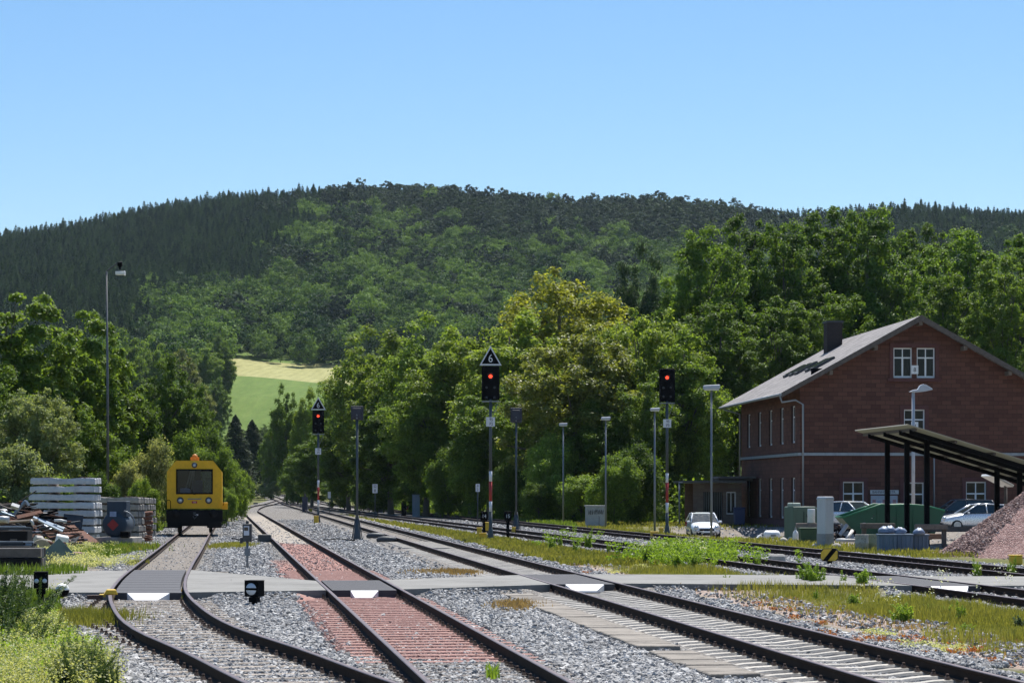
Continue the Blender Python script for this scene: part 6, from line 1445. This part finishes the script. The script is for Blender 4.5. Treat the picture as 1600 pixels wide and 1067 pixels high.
# scrap
RU = mat('flaky_rust', (.12, .05, .03), .9, 0, .5, 5, bump=.5); WT = mat('dull_white_metal', (.5, .5, .5), .5, .2, .3, 5, dirt=.3); BL = mat('blue_white_profile', (.36, .44, .52), .4, .4, .3, 5)
rr = random.Random(31); m = MB(); mats_ = [M['rust'], RU, M['darkgrey'], WT, BL, M['oldwood'], M['black']]
def rq(tilt=.5): return Quaternion(Vector((rr.uniform(-1, 1), rr.uniform(-1, 1), rr.uniform(-1, 1))).normalized(), rr.uniform(-tilt, tilt)) @ Quaternion((0, 0, 1), rr.uniform(-.7, .7))
for q in range(330):
    px = rr.uniform(-25, 116); Y = rr.uniform(84, 91); hmax = np.interp(px, [-25, 30, 70, 95, 116], [1.55, 1.6, 1.25, .9, .2]); z = .1 + hmax * rr.random() ** .8
    mi = rr.choices(range(7), [5, 3, 5, .8, .9, 3, 6])[0]; L = rr.uniform(.25, 1.5)
    if rr.random() < .6: m.box((XA(px, Y), Y, z), (L, rr.uniform(.03, .1), rr.uniform(.02, .09)), mi, rot=rq(.6))
    elif rr.random() < .6: a = Vector((XA(px, Y), Y, z)); d_ = rq(.7) @ Vector((L * .7, 0, 0)); m.tube([a - d_, a + Vector((0, 0, rr.uniform(-.08, .12))), a + d_], rr.uniform(.015, .045), 6, mi)
    else: m.box((XA(px, Y), Y, z), (rr.uniform(.2, .6), rr.uniform(.2, .5), .02), mi, rot=rq(1.2))
tag(m.build('scrap_metal', mats_), 'tangled heap of rusty scrap, bars, profiles and sheet at left', 'scrap heap', kind='stuff')
m = MB().box((0, 1, .45), (5.2, 5.5, .9), 0, taper=.6); tag(m.build('scrap_rubble', RU, None, loc=(XA(35, 88), 87.5, 0)), 'dark rusty core of the scrap heap', 'scrap heap', kind='stuff')
def bar(p0, p1, Y0, Y1, y0, y1, r_, m_, lb, name='scrap_bar', sq=False):
    a, b = Vector((XA(p0, Y0), Y0, ZA(y0, Y0))), Vector((XA(p1, Y1), Y1, ZA(y1, Y1)))
    if sq: o = MB().tube([a, b], r_, 4, smooth=False).build(name, m_)
    else: o = MB().tube([a, a.lerp(b, .5) + Vector((0, 0, .03)), b], r_, 8).build(name, m_)
    tag(o, lb, 'scrap metal', 'single scrap pieces')
bar(-10, 64, 84, 86, 818, 801, .11, RU, 'thick rusty bar lying on top of the scrap heap', sq=True)
bar(22, 40, 85, 85, 803, 782, .06, M['bluegrey'], 'blue grey strut sticking up from the scrap heap', sq=True)
bar(40, 45, 85, 85, 782, 790, .06, M['bluegrey'], 'short bent end of the blue grey strut', sq=True)
bar(52, 100, 84, 84, 808, 826, .055, BL, 'pale blue profile sliding down the right of the scrap heap', sq=True)
bar(60, 98, 83.5, 83.5, 812, 830, .05, BL, 'second pale blue profile just below the first', sq=True)
bar(85, 104, 84, 84, 813, 815, .05, WT, 'short white tube at the right of the scrap heap')
bar(48, 52, 83, 83, 812, 821, .05, WT, 'white bent bar at the middle of the scrap heap')
bar(-8, 60, 83, 83.5, 817, 812, .05, M['wood'], 'grey plank across the top of the scrap heap', sq=True)
bar(-6, 14, 83, 83, 812, 812, .12, WT, 'white pipe end at the far left of the scrap heap')
bar(18, 30, 84, 84, 789, 793, .1, WT, 'pinkish white block on the scrap heap', sq=True)
o = MB().box((0, 0, 0), (.42, .36, .3)).build('white_box', M['white'], None, .03, loc=(XA(97, 81), 81, ZA(843, 81)), rot=(.15, .2, .3)); tag(o, 'battered white plastic box at the foot of the scrap heap', 'box')
o = MB().box((0, 0, 0), (.8, .04, .8)).build('sheet_metal', mat('grey_green_panel', (.13, .17, .13), .6, 0, .25, 3, dirt=.3), None, .004, loc=(XA(92, 69), 69, ZA(869, 69)), rot=(-.5, R(45), 0)); tag(o, 'grey green metal panel standing on its corner in the weeds', 'metal panel')
o = MB().box((0, 0, 0), (.75, .03, .9)).build('sheet_metal', M['darkgrey'], None, .004, loc=(XA(113, 90), 90, ZA(821, 90)), rot=(-.3, .1, .1)); tag(o, 'dark plate leaning against the pale sleeper stack', 'metal panel')
o = MB().lathe((0, 0, 0), [(.3, -.02), (.33, -.02), (.33, .02), (.3, .02)], 24, axis='Y').build('wheel_disc', mat('tan_disc', (.3, .27, .2), .8), None, loc=(XA(64, 78), 78, ZA(857, 78)), rot=(.3, 0, .4)); tag(o, 'round tan disc leaning at the foot of the scrap heap', 'disc')
for q in range(5): bar(106 + q, 132 - q * .5, 71 + q * .12, 71.4 + q * .1, 866 + q * 1.6, 865 + q * 1.9, .045, mat('pink_pipe', (.33, .18, .15), .7), f'reddish pipe, {["topmost", "second", "third", "fourth", "lowest"][q]} of the small bundle in the grass', 'clay_pipe')
for q, (px, py, Y) in enumerate(((80, 850, 79), (72, 846, 80), (88, 856, 77), (96, 852, 79), (60, 842, 82), (105, 848, 82))):
    o = MB().box((0, 0, 0), (.34, .24, .18)).build('broken_brick', [RU, M['concrete'], mat('pink_stone', (.36, .22, .19), .9)][q % 3], None, .03, loc=(XA(px, Y), Y, ZA(py, Y)), rot=(.2 * q, .3 - .1 * q, q)); tag(o, f'broken rubble lump at the foot of the scrap heap, {["under the white box", "left of the white box", "in front of the white box", "right below the white box", "highest one", "rightmost one"][q]}', 'rubble', 'rubble lumps')
# bundles of dark steel at the left edge
for i, (y0, y1, Y, lb) in enumerate(((825, 846, 70, 'upper bundle of dark steel bars with shiny tops at the left edge'), (849, 866, 66, 'middle bundle of dark steel bars at the left edge'), (868, 890, 62, 'lowest bundle of steel bars with bluish tops at the left edge'))):
    zt, zb = ZA(y0, Y), max(ZA(y1, Y), 0); t = thing('steel_bundle', lb, 'steel bundle', (XA(10, Y), Y, 0), R(4), 'bundles of steel bars')
    xr = (XA((48, 52, 56)[i], Y) - XA(10, Y)); rr = random.Random(i)
    MB().box((xr / 2 - 1.2, .5, (zb + zt) / 2 - .04), (xr + 2.2, 1.2, zt - zb - .06)).build('dark_core', BLK, t, .02)
    for q in range(11):
        L0 = rr.uniform(-.25, .15); rz_ = rr.uniform(-.08, .08); MB().box((xr / 2 - 1.2 + L0, .0 + q * .11, zt - .02 + rr.uniform(-.02, .05)), (xr + 2.2, .07, .07), rot=rz_).build('steel_bar', [M['darkgrey'], BLK, M['bluegrey'], BLK, M['darkgrey'], WT][q % 6], t)
    MB().box((xr - .5, .5, zb + .02), (.2, 1.3, .14)).box((-1.2, .5, zb + .02), (.2, 1.3, .14)).build('skid', M['oldwood'], t)
t = thing('timber_stack', 'black tarred timbers under the steel bundles at the left edge', 'timber stack', (XA(10, 58), 58.5, 0), R(3))
for q in range(3):
    for k in range(3): MB().box((-.5, .1 + k * .3, .14 + q * .25), (2.5, .26, .22)).build('timber', [M['darkgrey'], BLK, M['oldwood']][(q + k) % 3], t, .01)
# rusty coils and lumps right of the stacks
for q in range(6):
    Y = 103; px = 229 + (q % 2) * 1.2; z = .1 + q * .2 - .02
    o = MB().lathe((0, 0, 0), [(.16, -.09), (.24, -.08), (.26, 0), (.24, .08), (.16, .09)], 18).build('rusty_ring', RU, None, loc=(XA(px, Y), Y, z + .1), rot=(.08 * (q % 3), .06 * (q % 2), q)); tag(o, f'rusty iron ring in the pile right of the sleepers, {ORD[5 - q] if q else "lowest"}', 'iron ring', 'pile of rusty rings')
for px, py, Y, lb, m_ in ((223, 842, 101, 'rusty coil on the gravel right of the sleeper stacks', RU), (230, 838, 100, 'second rusty coil right of the sleeper stacks', RU)):
    pts_ = [(.22 * math.cos(a * .7) * (1 + .1 * math.sin(a)), .22 * math.sin(a * .7), .02 * a * .6) for a in range(24)]
    o = MB().tube(pts_, .03, 6).build('iron_coil', m_, None, loc=(XA(px, Y), Y, GROUND_Z(XA(px, Y), Y) + .03)); tag(o, lb, 'coil', 'rusty coils')
for px, py, Y, lb in ((215, 846, 98, 'pale stone block at the edge of the gravel right of the stacks'), (208, 836, 99, 'pale stone lump in front of the rear sleeper stack'), (220, 847, 97.5, 'yellowish small block right of the stacks')):
    o = MB().box((0, 0, .1), (.3, .25, .24)).build('stone_block', M['concrete'], None, .05, loc=(XA(px, Y), Y, GROUND_Z(XA(px, Y), Y)), rot=(0, 0, px)); tag(o, lb, 'stone block')
# ------------------------------------------------------------------ cable trough covers between red and main track
tme = MB().box((0, 0, -.05), (.60, .485, .12)).mesh('trough_cover', mat('slab_concrete', (.235, .21, .18), .92, 0, .35, 2.2, bump=.5, dirt=.5, each=.4))
rr = random.Random(2)
for k in range(62):
    Y = 27.6 + k * .5; X = .05 - .1156 * (Y - 49.5)
    if 48.8 < Y < 57.6 or (31.5 < Y < 32.6): continue
    o = link('trough_cover', tme, None, (X + rr.uniform(-.012, .012), Y, .035 + rr.uniform(-.008, .008) - (.03 if Y > 57 else 0)), (rr.uniform(-.012, .012), rr.uniform(-.012, .012), math.atan(.1156) + rr.uniform(-.02, .02)))
    o.modifiers.new('b', 'BEVEL').width = .012
    tag(o, 'flat concrete cable trough cover, ' + ('near side of the crossing path, between red and main track' if Y < 50 else 'beyond the crossing path, half sunk in ballast'), 'trough cover', 'cable trough covers near the crossing' if Y < 50 else 'cable trough covers beyond the crossing')
# cable on the ballast at the thin mast
for pts_, lb in (([(505, 845, 0), (530, 843, 0), (555, 846, 0)], 'black cable lying on ballast left of the nearer turned-away signal'), ([(362, 842, 0), (380, 846, 0), (402, 844, 0)], 'black cable on ballast at the foot of the instrument post')):
    P = [(XA(px, F * CZ / (py - HY)), F * CZ / (py - HY), .05) for px, py, _ in pts_]; tag(MB().tube(P, .025, 6).build('cable', M['black']), lb, 'cable')
for px, py, lb in ((587, 836, 'dark rounded track box on the left rail side, nearer one of two'), (604, 842, 'dark rounded track box on the left rail side, farther right one')):
    Y = F * CZ / (py + 4 - HY); o = MB().lathe((0, 0, 0), [(.3, 0), (.32, .1), (.26, .2), (.1, .24), (.001, .24)], 14).build('track_box', M['darkgrey'], None, loc=(XA(px, Y), Y, 0)); o.scale = (1.4, .8, 1); tag(o, lb, 'track box', 'rounded track boxes')
for px, py, lb in ((430, 846, 'dark stone-like box with pale top beside the left rail of the red track'), (404, 788, 'dark point machine at the far bend of the red track')):
    Y = F * CZ / (py - HY); s_ = .55 if py > 800 else .7; o = MB().box((0, 0, .14), (s_, .4, .3), 0).box((0, 0, .3), (s_ * .96, .38, .03), 1).build('point_machine', [M['darkgrey'], M['concrete']], None, .04, loc=(XA(px, Y) - .45, Y, 0)); tag(o, lb, 'point machine')
o = MB().tube([(XA(1183, 72), 72, 0), (XA(1183, 72), 72, .34)], .12, 12).build('bollard', M['concrete'], None, .02); tag(o, 'short pale concrete stub between the right rails', 'bollard')
o = MB().box((XA(1214, 71.5), 71.5, .1), (.5, .35, .3)).build('track_box', M['concrete'], None, .06); tag(o, 'pale rounded box between the right tracks left of the striped marker', 'track box')
# ------------------------------------------------------------------ grass and weeds
leafmat('grass_dry', (.110, .130, .028), (.290, .280, .085), .45, nscale=.55)
leafmat('grass_green', (.075, .13, .022), (.19, .27, .055), .45, nscale=.8)
leafmat('weed_green', (.15, .25, .030), (.28, .40, .065), .52, nscale=1.5)
leafmat('weed_dark', (.035, .065, .016), (.11, .175, .05), .35, nscale=1.5, spec=.35)
leafmat('bedstraw', (.26, .30, .10), (.66, .66, .40), .4, nscale=2.0)
leafmat('stonecrop', (.30, .09, .03), (.55, .22, .05), .3, nscale=2.5)
leafmat('flower_white', (.6, .62, .5), (.8, .8, .72), .3, nscale=3)
leafmat('grass_red', (.20, .13, .07), (.36, .25, .14), .4, nscale=1.2)
def blades(name, X, Y, Z, h, w_, mtl, lean=.45, per=1, kind='stuff', label=None, seg=True):
    """grass blades: a bent strip of two faces each"""
    n = len(X); r_ = np.random.default_rng(len(X)); th = r_.uniform(0, 6.283, n); hh = h * r_.uniform(.5, 1.25, n); ww = w_ * r_.uniform(.7, 1.3, n)
    l = lean * r_.random(n) * hh; d = np.stack([np.cos(th), np.sin(th), 0 * th], 1); ph = r_.uniform(0, 6.283, n); p = np.stack([np.cos(ph), np.sin(ph), 0 * ph], 1)
    B = np.stack([X, Y, Z], 1); up = np.array([0, 0, 1.0])
    m1 = B + d * (l * .3)[:, None] + up * (hh * .55)[:, None]; tp = B + d * l[:, None] + up * hh[:, None]
    V = np.stack([B - p * ww[:, None] * .5, B + p * ww[:, None] * .5, m1 + p * ww[:, None] * .4, m1 - p * ww[:, None] * .4, tp], 1).reshape(-1, 3)
    o = np.arange(n) * 5; T = np.concatenate([np.stack([o, o + 1, o + 2], 1), np.stack([o, o + 2, o + 3], 1), np.stack([o + 3, o + 2, o + 4], 1)])
    return tag(link(name, mesh_np(name, V, T, mtl)), label=label, kind=kind)
def gzs(X, Y): return gzf(None, X, Y)
# verge between the main track and the right tracks, and beside the path
X, Y = sample_ground(int(1200000 * GRASSQ), 27, 150)
b, d, r_, s_, y_ = zones(X, Y); C3_, C4_, C5_ = c3(Y), c4(Y), c5(Y)
pth = (Y > near_edge(X) - .0) & (Y < far_edge(X) + .0)
dens = noise2(X, Y, .9, 40) * .5 + .62
vg = (b < .25) & ~pth & (X > C3_ + 2.6) & (X < C4_ - 1.2) & (rng.random(len(X)) < np.clip(dens * (1 - d * .92), 0, 1))
vx, vy = X[vg], Y[vg]; tall = noise2(vx, vy, .7, 41)
blades('verge_grass', vx, vy, gzs(vx, vy), (.15 + .10 * np.clip(tall, -1, 1.5)) * (1 - .5 * sstep(vy, 75, 100)), .009 + .00013 * vy, MATS['grass_dry'], label='olive dry grass on the verge between the tracks')
lg = (b < .3) & ~pth & (X < c1(np.minimum(Y, 160)) - np.where(Y < 37, 1.95, 1.7)) & (Y < 110) & (rng.random(len(X)) < np.clip(dens + .15 - y_ * .9, 0, 1))
lx_, ly_ = X[lg], Y[lg]
blades('yard_grass', lx_, ly_, gzs(lx_, ly_), .22 + .10 * np.clip(noise2(lx_, ly_, .8, 42), -1, 1.5), .018 + .0002 * ly_, MATS['grass_green'], label='green grass at the left edge of the yard')
X, Y = sample_ground(int(420000 * GRASSQ), 70, 330)
b, d, r_, s_, y_ = zones(X, Y)
fg = (b < .2) & (X > c5(Y) + 2.2) & (X < c5(Y) + 16) & (rng.random(len(X)) < np.where(X > 8, .4, 1)) & (y_ < .92)
fd = fg & (X > 4) & ~((X > 13.3) & (Y < 78)); fg = fg & (X <= 4)
blades('yard_dry_grass', X[fd], Y[fd], gzs(X[fd], Y[fd]), .17, .02 + .0003 * Y[fd], MATS['grass_dry'], label='dry grass between the last track and the station yard')
blades('far_bank_grass', X[fg], Y[fg], gzs(X[fg], Y[fg]), .28, .03 + .0004 * Y[fg], MATS['grass_green'], label='green grass along the far side of the last track')
fg = (b < .2) & (X < c2(Y) - 3.0) & (X > c2(Y) - 14) & (Y > 120)
blades('bend_grass', X[fg], Y[fg], gzs(X[fg], Y[fg]), .4, .04 + .0004 * Y[fg], MATS['grass_green'], label='bright grass inside the bend left of the tracks')
fg = (b < .2) & (X > c3(Y) + 2) & (X < c4(Y) - 1.4) & (Y > 70)
blades('strip_grass', X[fg], Y[fg], gzs(X[fg], Y[fg]), .16, .03 + .0003 * Y[fg], MATS['grass_dry'], label='dry grass strip between the tracks in the distance')
# reddish seed grass on the gravel shoulder, dry patches in the ballast
X, Y = sample_ground(int(150000 * GRASSQ), 27, 95); b, d, r_, s_, y_ = zones(X, Y)
k = (d > .4) & (rng.random(len(X)) < .5 * np.clip(noise2(X, Y, 1.6, 44) + .35, 0, 1)) & ~((Y > near_edge(X)) & (Y < far_edge(X)))
blades('shoulder_grass', X[k], Y[k], gzs(X[k], Y[k]), .09, .014 + .0002 * Y[k], MATS['grass_red'], label='sparse reddish grass on the gravel shoulder')
def patch(px, py, rx_, ry_, n, h, m_, name, label, w_=.016):
    Yc_ = F * CZ / (py - HY); Xc = XA(px, Yc_); a = rng.normal(0, .5, n) * rx_ + Xc; c_ = rng.normal(0, .5, n) * ry_ + Yc_
    blades(name, a, c_, gzs(a, c_), h, w_ + .0002 * c_, m_, label=label)
patch(806, 946, .42, 1.6, 1500, .10, MATS['grass_red'], 'dry_grass_patch', 'brown dry grass patch left of the trough covers')
patch(700, 893, .9, 1.6, 1500, .09, MATS['grass_red'], 'dry_grass_patch', 'brown dry grass patch in front of the path right of the red track')
patch(362, 853, .7, 3.0, 1800, .16, MATS['grass_dry'], 'dry_grass_patch', 'olive grass tuft right of the railcar siding')
patch(150, 862, 1.3, 7, 5200, .24, MATS['grass_green'], 'grass_patch', 'grass between the scrap heap and the siding')
patch(195, 858, .8, 4, 2200, .2, MATS['grass_dry'], 'dry_grass_patch', 'dry grass at the edge of the grey apron')
patch(258, 933, .6, .5, 600, .13, MATS['grass_green'], 'grass_patch', 'small grass tufts at the white ramp of the siding')
patch(340, 923, .9, .4, 900, .10, MATS['grass_red'], 'dry_grass_patch', 'brown grass along the near path edge beside the siding')
patch(215, 880, .25, .8, 300, .14, MATS['grass_dry'], 'dry_grass_patch', 'olive tuft at the left rail beyond the rubber panel')
patch(118, 970, .8, 2.2, 6500, .2, MATS['grass_dry'], 'grass_patch', 'tall grass in front of the path at left', .005)
patch(770, 1058, .06, .3, 90, .2, MATS['weed_green'], 'grass_patch', 'green tuft between the red track rails near the bottom')
patch(700, 915, 2.0, .25, 500, .07, MATS['grass_red'], 'dry_grass_patch', 'thin dry grass along the near path edge')
# broken cloud of tiny pale flowers (bedstraw)
def froth(name, n, pts_, h0, h1, leaf, m_, label):
    P = []; r_ = np.random.default_rng(len(pts_) + n)
    for (px, py, rx_, ry_, wgt) in pts_:
        Yc_ = F * CZ / (py - HY); Xc = XA(px, Yc_); k = int(n * wgt)
        cx_, cy_ = rng.normal(0, .5, max(3, k // 60)) * rx_ + Xc, rng.normal(0, .5, max(3, k // 60)) * ry_ + Yc_; j = r_.integers(0, len(cx_), k)
        hh = r_.uniform(h0, h1, len(cx_))[j]; u_ = r_.random(k) ** .6
        a = cx_[j] + r_.normal(0, .07, k) * (.3 + u_); c_ = cy_[j] + r_.normal(0, .09, k) * (.3 + u_)
        P.append(np.stack([a, c_, gzs(a, c_) + hh * u_], 1))
    P = np.concatenate(P); P = P[(P[:, 1] > 56) | (P[:, 0] > -1.2) | (P[:, 0] < c1(P[:, 1]) - np.where(P[:, 1] < 37, 1.85, 1.75))]; N_ = unit(r_, len(P)) + np.array([0, 0, .8]); V, Fq = leaf_cards(P, N_, leaf * r_.uniform(.6, 1.3, len(P)), r_)
    return tag(link(name, mesh_np(name, V, Fq, m_)), label=label, kind='stuff')
froth('bedstraw', int(36000 * GRASSQ), [(20, 1040, .9, 4.0, .34), (50, 1010, .7, 3.5, .2), (70, 1060, .8, 2.0, .12), (120, 938, .9, .8, .03), (40, 1000, .5, 2.0, .08), (30, 1075, 1.1, 2, .26), (120, 1066, .6, 1.2, .1)], .2, .52, .032, MATS['bedstraw'], 'pale yellow flowering bedstraw in the left foreground')
froth('yard_bedstraw', int(14000 * GRASSQ), [(95, 868, 1.5, 6, .5), (130, 884, 1.6, 3, .35), (60, 860, 1, 5, .2)], .15, .45, .05, MATS['bedstraw'], 'yellow flowering weeds in front of the scrap heap')
froth('weed_cover', int(40000 * GRASSQ), [(30, 1035, 1.2, 4.5, .4), (100, 1030, 1.2, 4, .35), (25, 990, 1.0, 3, .25)], .1, .42, .045, MATS['weed_green'], 'green weed cover in the left foreground')
froth('red_stonecrop', int(1900 * GRASSQ), [(1268, 973, .5, 1.1, .12), (1181, 941, .25, .5, .07), (1316, 993, .35, .7, .08), (1390, 1000, .7, 1.2, .16), (1440, 1000, .6, 1.2, .14), (1530, 1010, .6, 1, .1), (1590, 1035, .4, .8, .1), (965, 896, .5, 1.4, .08), (1210, 950, .5, .8, .07), (1480, 1020, .6, .8, .08)], .03, .12, .04, MATS['stonecrop'], 'small red and orange plants on the gravel shoulder')
froth('yellow_stonecrop', int(2600 * GRASSQ), [(1460, 1012, .5, .7, .35), (1375, 992, .4, .5, .2), (1000, 880, .5, 2, .3), (963, 893, .4, .8, .15), (197, 1027, .25, .4, .15)], .03, .14, .04, MATS['bedstraw'], 'small yellow plants on the gravel shoulder')
# single tall weeds
def weed_mesh(seed, h, stems, nl, leaf, spread, narrow=.3, top=0):
    r_ = np.random.default_rng(seed); P, Nn, Sz = [], [], []; tb = MB()
    for s in range(stems):
        bx_, by_ = r_.normal(0, spread * .35, 2); dx, dy = r_.normal(0, spread * .5, 2); hh = h * r_.uniform(.6, 1.05)
        k = int(nl / stems); t = r_.random(k) * .95 + .05; th = r_.uniform(0, 6.283, k); rad = leaf * r_.uniform(.3, 1.1, k) * (1.15 - t * .75)
        P.append(np.stack([bx_ + dx * t ** 1.4 + np.cos(th) * rad, by_ + dy * t ** 1.4 + np.sin(th) * rad, hh * t + rad * .3], 1))
        Nn.append(np.stack([np.cos(th) * .5, np.sin(th) * .5, np.full(k, .8)], 1) + r_.normal(size=(k, 3)) * .35); Sz.append(leaf * r_.uniform(.6, 1.3, k) * (1.25 - .7 * t))
        tb.tube([(bx_, by_, -.05), (bx_ + dx * .35, by_ + dy * .35, hh * .5), (bx_ + dx, by_ + dy, hh)], [.010, .007, .003], 5)
    P, Nn, Sz = np.concatenate(P), np.concatenate(Nn), np.concatenate(Sz); V, Fq = leaf_cards(P, Nn, Sz, r_, asp=narrow)
    return mesh_np('leaves', V, Fq, [MATS['weed_green']]), tb.mesh('stem', mat('green_stem', (.12, .17, .05), .7))
WEED = {'bright': weed_mesh(1, 1.0, 8, 2000, .13, .26, .4), 'bright2': weed_mesh(2, 1.0, 6, 1400, .12, .22, .4), 'slim': weed_mesh(3, 1.0, 3, 640, .11, .12, .4), 'dark': weed_mesh(4, 1.0, 26, 6500, .085, .55, .25), 'dark2': weed_mesh(5, 1.0, 20, 5200, .085, .6, .25), 'low': weed_mesh(6, .6, 12, 1500, .10, .35, .45)}
def weed(kind, px, py, ytop, mt, label, wide=1.0, name='weed', group=None):
    Y = F * CZ / (py - HY); X = XA(px, Y); zg = GROUND_Z(X, Y); h = (py - ytop) * Y / F; L, S = WEED[kind]
    t = thing(name, label, 'weed', (X, Y, zg), random.uniform(0, 6), group); s_ = h / (.6 if kind == 'low' else 1.0)
    for nm, me in (('leaves', L), ('stem', S)):
        o = link(nm, me, t); o.scale = (s_ * wide, s_ * wide, s_)
        if nm == 'leaves': o.material_slots[0].link = 'OBJECT'; o.material_slots[0].material = MATS[mt]
GW, GLW = 'tall weeds on the verge by the path', 'tall weeds in the left foreground'
for a in [
 ('bright', 1264, 916, 866, 'weed_green', 'tall bright weed on the path edge just left of the striped marker'),
 ('bright2', 1275, 918, 876, 'weed_green', 'bright weed touching the tallest one below the striped marker'),
 ('slim', 1250, 914, 882, 'weed_green', 'slim weed left of the tall bright weeds by the path'),
 ('slim', 1286, 916, 884, 'weed_green', 'slim weed right below the striped marker'),
 ('bright', 1346, 922, 880, 'weed_green', 'bushy bright weed at the path edge right of the striped marker'),
 ('slim', 1317, 917, 888, 'weed_green', 'single thin weed between the two bushy ones by the path'),
 ('slim', 1364, 916, 892, 'weed_green', 'small weed right of the bushy bright weed'),
 ('bright2', 1182, 886, 866, 'weed_green', 'small bright weed left of the path bend on the verge'),
 ('slim', 1525, 901, 868, 'weed_green', 'weed at the foot of the gravel heap in front of the last track'),
 ('slim', 1582, 903, 868, 'weed_green', 'weed in front of the yellow box by the gravel heap'),
 ('low', 1410, 968, 936, 'weed_green', 'leafy weed in the middle of the dry verge'),
 ('slim', 1500, 968, 930, 'weed_green', 'upright weed in the right part of the dry verge'),
 ('low', 1485, 962, 940, 'weed_green', 'low weed left of the upright one in the dry verge'),
 ('low', 1455, 958, 938, 'weed_green', 'low pale weed in the dry verge below the white ramp'),
 ('slim', 1275, 934, 914, 'weed_green', 'small weed in the verge just in front of the path'),
 ('low', 1335, 938, 920, 'weed_green', 'low weed in the verge below the bushy bright weed'),
 ('low', 1510, 988, 966, 'weed_green', 'low weed at the near rim of the dry verge'),
 ('low', 1592, 975, 955, 'weed_dark', 'dark low weed at the right edge of the dry verge'),
 ('bright2', 1136, 912, 893, 'weed_green', 'round bright weed on the path edge left of the tall ones'),
 ('low', 1075, 915, 903, 'weed_green', 'low yellowish weed at the near path edge'),
 ('bright', 1012, 879, 845, 'weed_green', 'bushy weed at the left end of the white flowered patch'),
 ('bright', 1040, 872, 836, 'weed_green', 'bushy weed in front of the signal without triangle'),
 ('bright', 1070, 872, 838, 'weed_green', 'bushy weed in the middle of the white flowered patch'),
 ('bright2', 1100, 876, 842, 'weed_green', 'bushy weed in the right part of the white flowered patch'),
 ('bright2', 1128, 878, 848, 'weed_green', 'last bushy weed at the right end of the white flowered patch'),
 ('low', 1055, 884, 860, 'weed_green', 'low weed in front of the white flowered patch'),
 ('low', 1085, 886, 864, 'weed_green', 'second low weed in front of the white flowered patch'),
 ('slim', 864, 858, 828, 'weed_green', 'weed on the verge right of the second thin signal'),
 ('slim', 876, 854, 832, 'weed_green', 'small weed beside the one right of the second thin signal'),
 ('slim', 921, 856, 824, 'weed_green', 'tall weed in front of the concrete cabinet'),
 ('slim', 900, 862, 838, 'weed_green', 'thin weed on the verge left of the concrete cabinet'),
 ('slim', 950, 862, 845, 'weed_green', 'thin weed on the verge right of the concrete cabinet'),
]: weed(*a, group=GW, wide=1.05)
froth('white_flowers', int(1500 * GRASSQ), [(1060, 872, 1.2, 5, .5), (1095, 872, 1.2, 5, .35), (1430, 940, 1.4, 2, .05), (1525, 925, 1.0, 2, .06), (1395, 945, 1, 2, .05)], .45, .75, .05, MATS['flower_white'], 'white flower heads in the weeds on the verge')
for a in [
 ('dark', 8, 1000, 882, 'weed_dark', 'tall dark green shrubby weed at the left edge by the lantern', 1.1),
 ('dark2', 44, 1030, 950, 'weed_dark', 'dark shrubby weed low in front of the two dot lantern', .9),
 ('dark', -25, 1015, 890, 'weed_dark', 'dark shrubby weed cut by the left edge', 1.1),
 ('dark2', 30, 985, 890, 'weed_dark', 'dark shrubby weed just left of the two dot lantern', .6),
 ('dark2', 132, 1068, 985, 'weed_dark', 'dark weed growing from stones near the bottom left', .9),
 ('dark', 105, 1078, 1005, 'weed_dark', 'dark weed at the bottom left beside the bedstraw', .8),
 ('dark2', 165, 1078, 1010, 'weed_dark', 'dark weed nearest the siding sleepers at the bottom', .7),
 ('bright2', 72, 965, 930, 'weed_green', 'bright weed right in front of the two dot lantern', 1.0),
 ('low', 60, 975, 945, 'weed_green', 'low bright weed left of the tall grass', 1.0),
 ('low', 332, 918, 911, 'weed_green', 'tiny weed on the path beside the siding', 1.0),
]: weed(*a[:6], wide=a[6], name='shrubby_weed' if a[0].startswith('dark') else 'weed', group=GLW)

froth('verge_weeds', int(15000 * GRASSQ), [(1060, 876, 1.6, 5, .36), (1100, 876, 1.6, 5, .3), (1032, 874, 1.0, 5, .16), (1140, 882, 1.2, 3, .1), (880, 852, 2.0, 10, .08)], .2, .75, .075, MATS['weed_green'], 'thick bright green weeds with white flowers on the verge')
